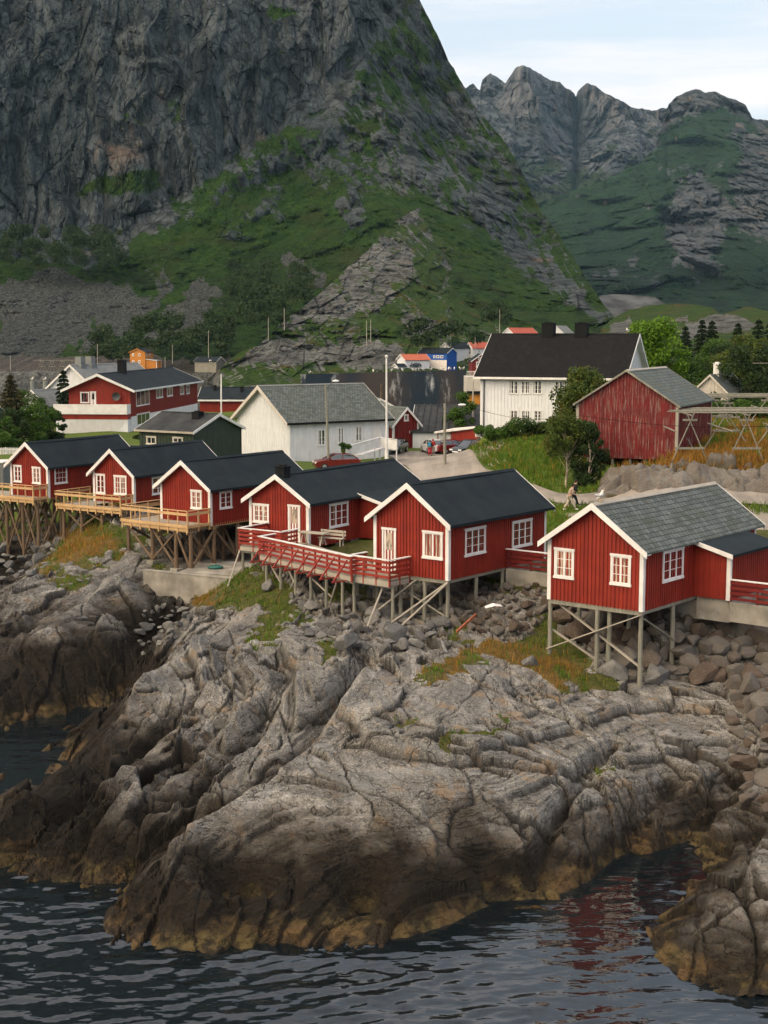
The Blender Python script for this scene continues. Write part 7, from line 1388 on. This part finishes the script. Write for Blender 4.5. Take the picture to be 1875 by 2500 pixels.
# ------------------------------------------------------------ boulders
def boulder_mesh(seed, cuts=13, elong=(1, .85, .72)):
    rs = np.random.RandomState(seed); bm = bmesh.new(); bmesh.ops.create_icosphere(bm, subdivisions=3, radius=1)
    ns = rs.randn(cuts, 3); ns /= np.linalg.norm(ns, axis=1)[:, None]; ds = rs.uniform(.42, .74, cuts)
    for v in bm.verts:
        p = np.array(v.co)
        for n, d in zip(ns, ds):
            k = p @ n - d
            if k > 0: p = p - n * k * .94
        p = p * (1 + .035 * fbm3(np.array(p[0] * 2 + seed), np.array(p[1] * 2), np.array(p[2] * 2), 3)); v.co = (p[0] * elong[0], p[1] * elong[1], p[2] * elong[2])
    me = bpy.data.meshes.new('boulder'); bm.to_mesh(me); bm.free(); return me
def build_boulders():
    BM = {m: [] for m in ('boulder', 'grey_boulder')}
    for m in BM:
        for s in range(9): me = boulder_mesh(s + (50 if m[0] == 'g' else 0), elong=(1, .8 + .03 * (s % 4), .62 + .04 * (s % 5))); me.materials.append(M[m]); BM[m].append(me)
    def scatter(poly, n, r0, r1, mat, lb, grp, seed, gap=.86, zoff=.22, exc=None, ymax=200, gfun=None, minz=None):
        rn = random.Random(seed); put = []; tries = 0; xs = [p[0] for p in poly]; ys = [p[1] for p in poly]
        while len(put) < n and tries < n * 60:
            tries += 1; px, py = rn.uniform(min(xs), max(xs)), rn.uniform(min(ys), max(ys))
            if polymask(np.array([px]), np.array([py]), poly, .01)[0] < .5: continue
            # march the sight line to the ground
            a, b, c = ray(px, py); d = 45.; hit = None
            while d < 125:
                z = HC + c / b * d
                if z < ground_z(a / b * d, d): hit = (a / b * d, d, z); break
                d += .35
            if not hit: continue
            r = r0 + (r1 - r0) * rn.random() ** 1.8
            if any((hit[0] - q[0]) ** 2 + (hit[1] - q[1]) ** 2 < (gap * (r + q[2])) ** 2 for q in put): continue
            put.append((hit[0], hit[1], r)); o = bpy.data.objects.new('boulder', rn.choice(BM[mat])); COL.objects.link(o); o.location = (hit[0], hit[1], ground_z(hit[0], hit[1]) + r * zoff); s = r * 1.12; o.scale = (s * rn.uniform(.85, 1.25), s * rn.uniform(.8, 1.1), s * rn.uniform(.8, 1.15)); o.rotation_euler = (rn.uniform(-.5, .5), rn.uniform(-.5, .5), rn.uniform(0, 6.28)); tag(o, lb, 'boulder', grp)
    scatter([(1340,1465),(1460,1500),(1600,1485),(1750,1460),(1880,1450),(1880,1740),(1830,1740),(1760,1680),(1680,1650),(1600,1640),(1540,1660),(1480,1600),(1400,1570),(1340,1530)], 150, .5, 1.1, 'boulder', 'angular brown boulder in the rubble bank beneath the slate roofed cabin', 'boulders under the slate roofed cabin', 1, .5)
    scatter([(1780,1740),(1880,1740),(1880,2010),(1820,1960),(1790,1880)], 26, .35, .8, 'boulder', 'brown boulder tumbled down the gully at the right edge', 'boulders at the right edge', 2, .8)
    scatter([(1110,1450),(1330,1430),(1330,1530),(1290,1560),(1180,1550),(1100,1530)], 75, .2, .5, 'boulder', 'small boulder left of the slate roofed cabin, among grass', 'boulders left of the slate roofed cabin', 3, .8)
    scatter([(700,1450),(860,1470),(1020,1450),(1110,1490),(1060,1570),(960,1600),(860,1600),(760,1560),(690,1500)], 62, .28, .75, 'grey_boulder', 'grey boulder under the posts of the red railed deck', 'boulders under the red railed deck', 4, .78)
    scatter([(0,1235),(150,1240),(150,1330),(100,1400),(0,1420)], 46, .3, .75, 'grey_boulder', 'blue grey boulder behind the log stilts at the left edge', 'boulders behind the left stilts', 5, .8)
    scatter([(355,1480),(460,1500),(430,1560),(350,1600),(330,1560)], 34, .16, .42, 'grey_boulder', 'pale stone in the cleft below the concrete wall', 'stones below the concrete wall', 6, .8)
    for px, py, r, lb in ((1295,1625,.46,'single pale grey boulder in the orange grass'), (655,1440,.62,'rounded boulder among grass under the left end of the red deck'), (1495,1650,.8,'broad flat grey slab between the four front posts'), (1600,1660,.85,'big rounded boulder right of the tall corner post')):
        q = G(px, py, 3.6); d = 50.; a, b, c = ray(px, py)
        while d < 100 and HC + c / b * d > ground_z(a / b * d, d): d += .2
        o = bpy.data.objects.new('boulder', BM['grey_boulder'][2]); COL.objects.link(o); o.location = (a / b * d, d, ground_z(a / b * d, d) + r * .35); o.scale = (r * 1.2, r, r); o.rotation_euler = (0, .2, px); tag(o, lb, 'boulder')
    t = thing('steel_beam', 'rusty red beam lying on the rocks right of the deck cabin', 'beam', tuple(G(1142,1526,4.85)), 0); MB().beam((-.55, -.9, -.12), (.45, 1.0, .3), .09, .13).build('girder', 'rust', t)
    t = thing('plank', 'long rough log lying under the deck cabin', 'log', tuple(G(1000,1462,4.9)), .1); MB().cyl((-1.9, 0, 0), (2.0, .3, -.05), .07, .05).build('timber', 'log_wood', t)
    t = thing('white_sheet', 'scrap of white sheeting on the boulders left of the slate roofed cabin', 'sheet', tuple(G(1205,1483,5.15)), .2); MB().add([(-.45, -.15, 0), (0, -.25, .12), (.45, -.1, .05), (.4, .2, .1), (0, .15, .2), (-.4, .2, .04)], [(0, 1, 4, 5), (1, 2, 3, 4)]).build('sheeting', 'white_cloth', t)
def build_cable():
    t = thing('power_line', 'thin black cable crossing from the white house past the barn', 'cable', (0, 0, 0)); a = D(1168,1000,124); b = D(1420,1015,99); c = D(1900,1040,92); n = 14
    for i in range(n): pass
    pts = [a.lerp(b, i / n) - Vector((0, 0, .5 * math.sin(math.pi * i / n))) for i in range(n)] + [b.lerp(c, i / n) - Vector((0, 0, .35 * math.sin(math.pi * i / n))) for i in range(n + 1)]; MB().tube(pts, [.014] * len(pts), 4).build('wire', 'black_paint', t)
setting_materials(); object_materials()
plain('shore_rock_plain', (.20, .17, .14), .9, .3, 2)
build_near(); build_mid(); build_bank(); build_mountain(); build_far(); build_water()
HH = build_cabins(); build_decks(HH); build_houses(); build_racks(); build_poles(); build_cars(); build_life(HH); build_trees(); build_grass(); build_boulders(); build_cable()
def build_haze():
    m = bpy.data.materials.new('haze'); m.use_nodes = True; t = m.node_tree; t.nodes.clear(); o = t.nodes.new('ShaderNodeOutputMaterial'); v = t.nodes.new('ShaderNodeVolumePrincipled'); v.inputs['Color'].default_value = (.45, .75, 1, 1); v.inputs['Density'].default_value = 0.000032; v.inputs['Anisotropy'].default_value = .2; t.links.new(v.outputs[0], o.inputs['Volume']); M['haze'] = m
    h = MB().box(-6900, -8200, -9, 6900, 8200, 1420).build('haze', 'haze'); tag(h, 'thin blue air filling the valley between the village and the peaks', 'haze', kind='stuff')
build_haze()
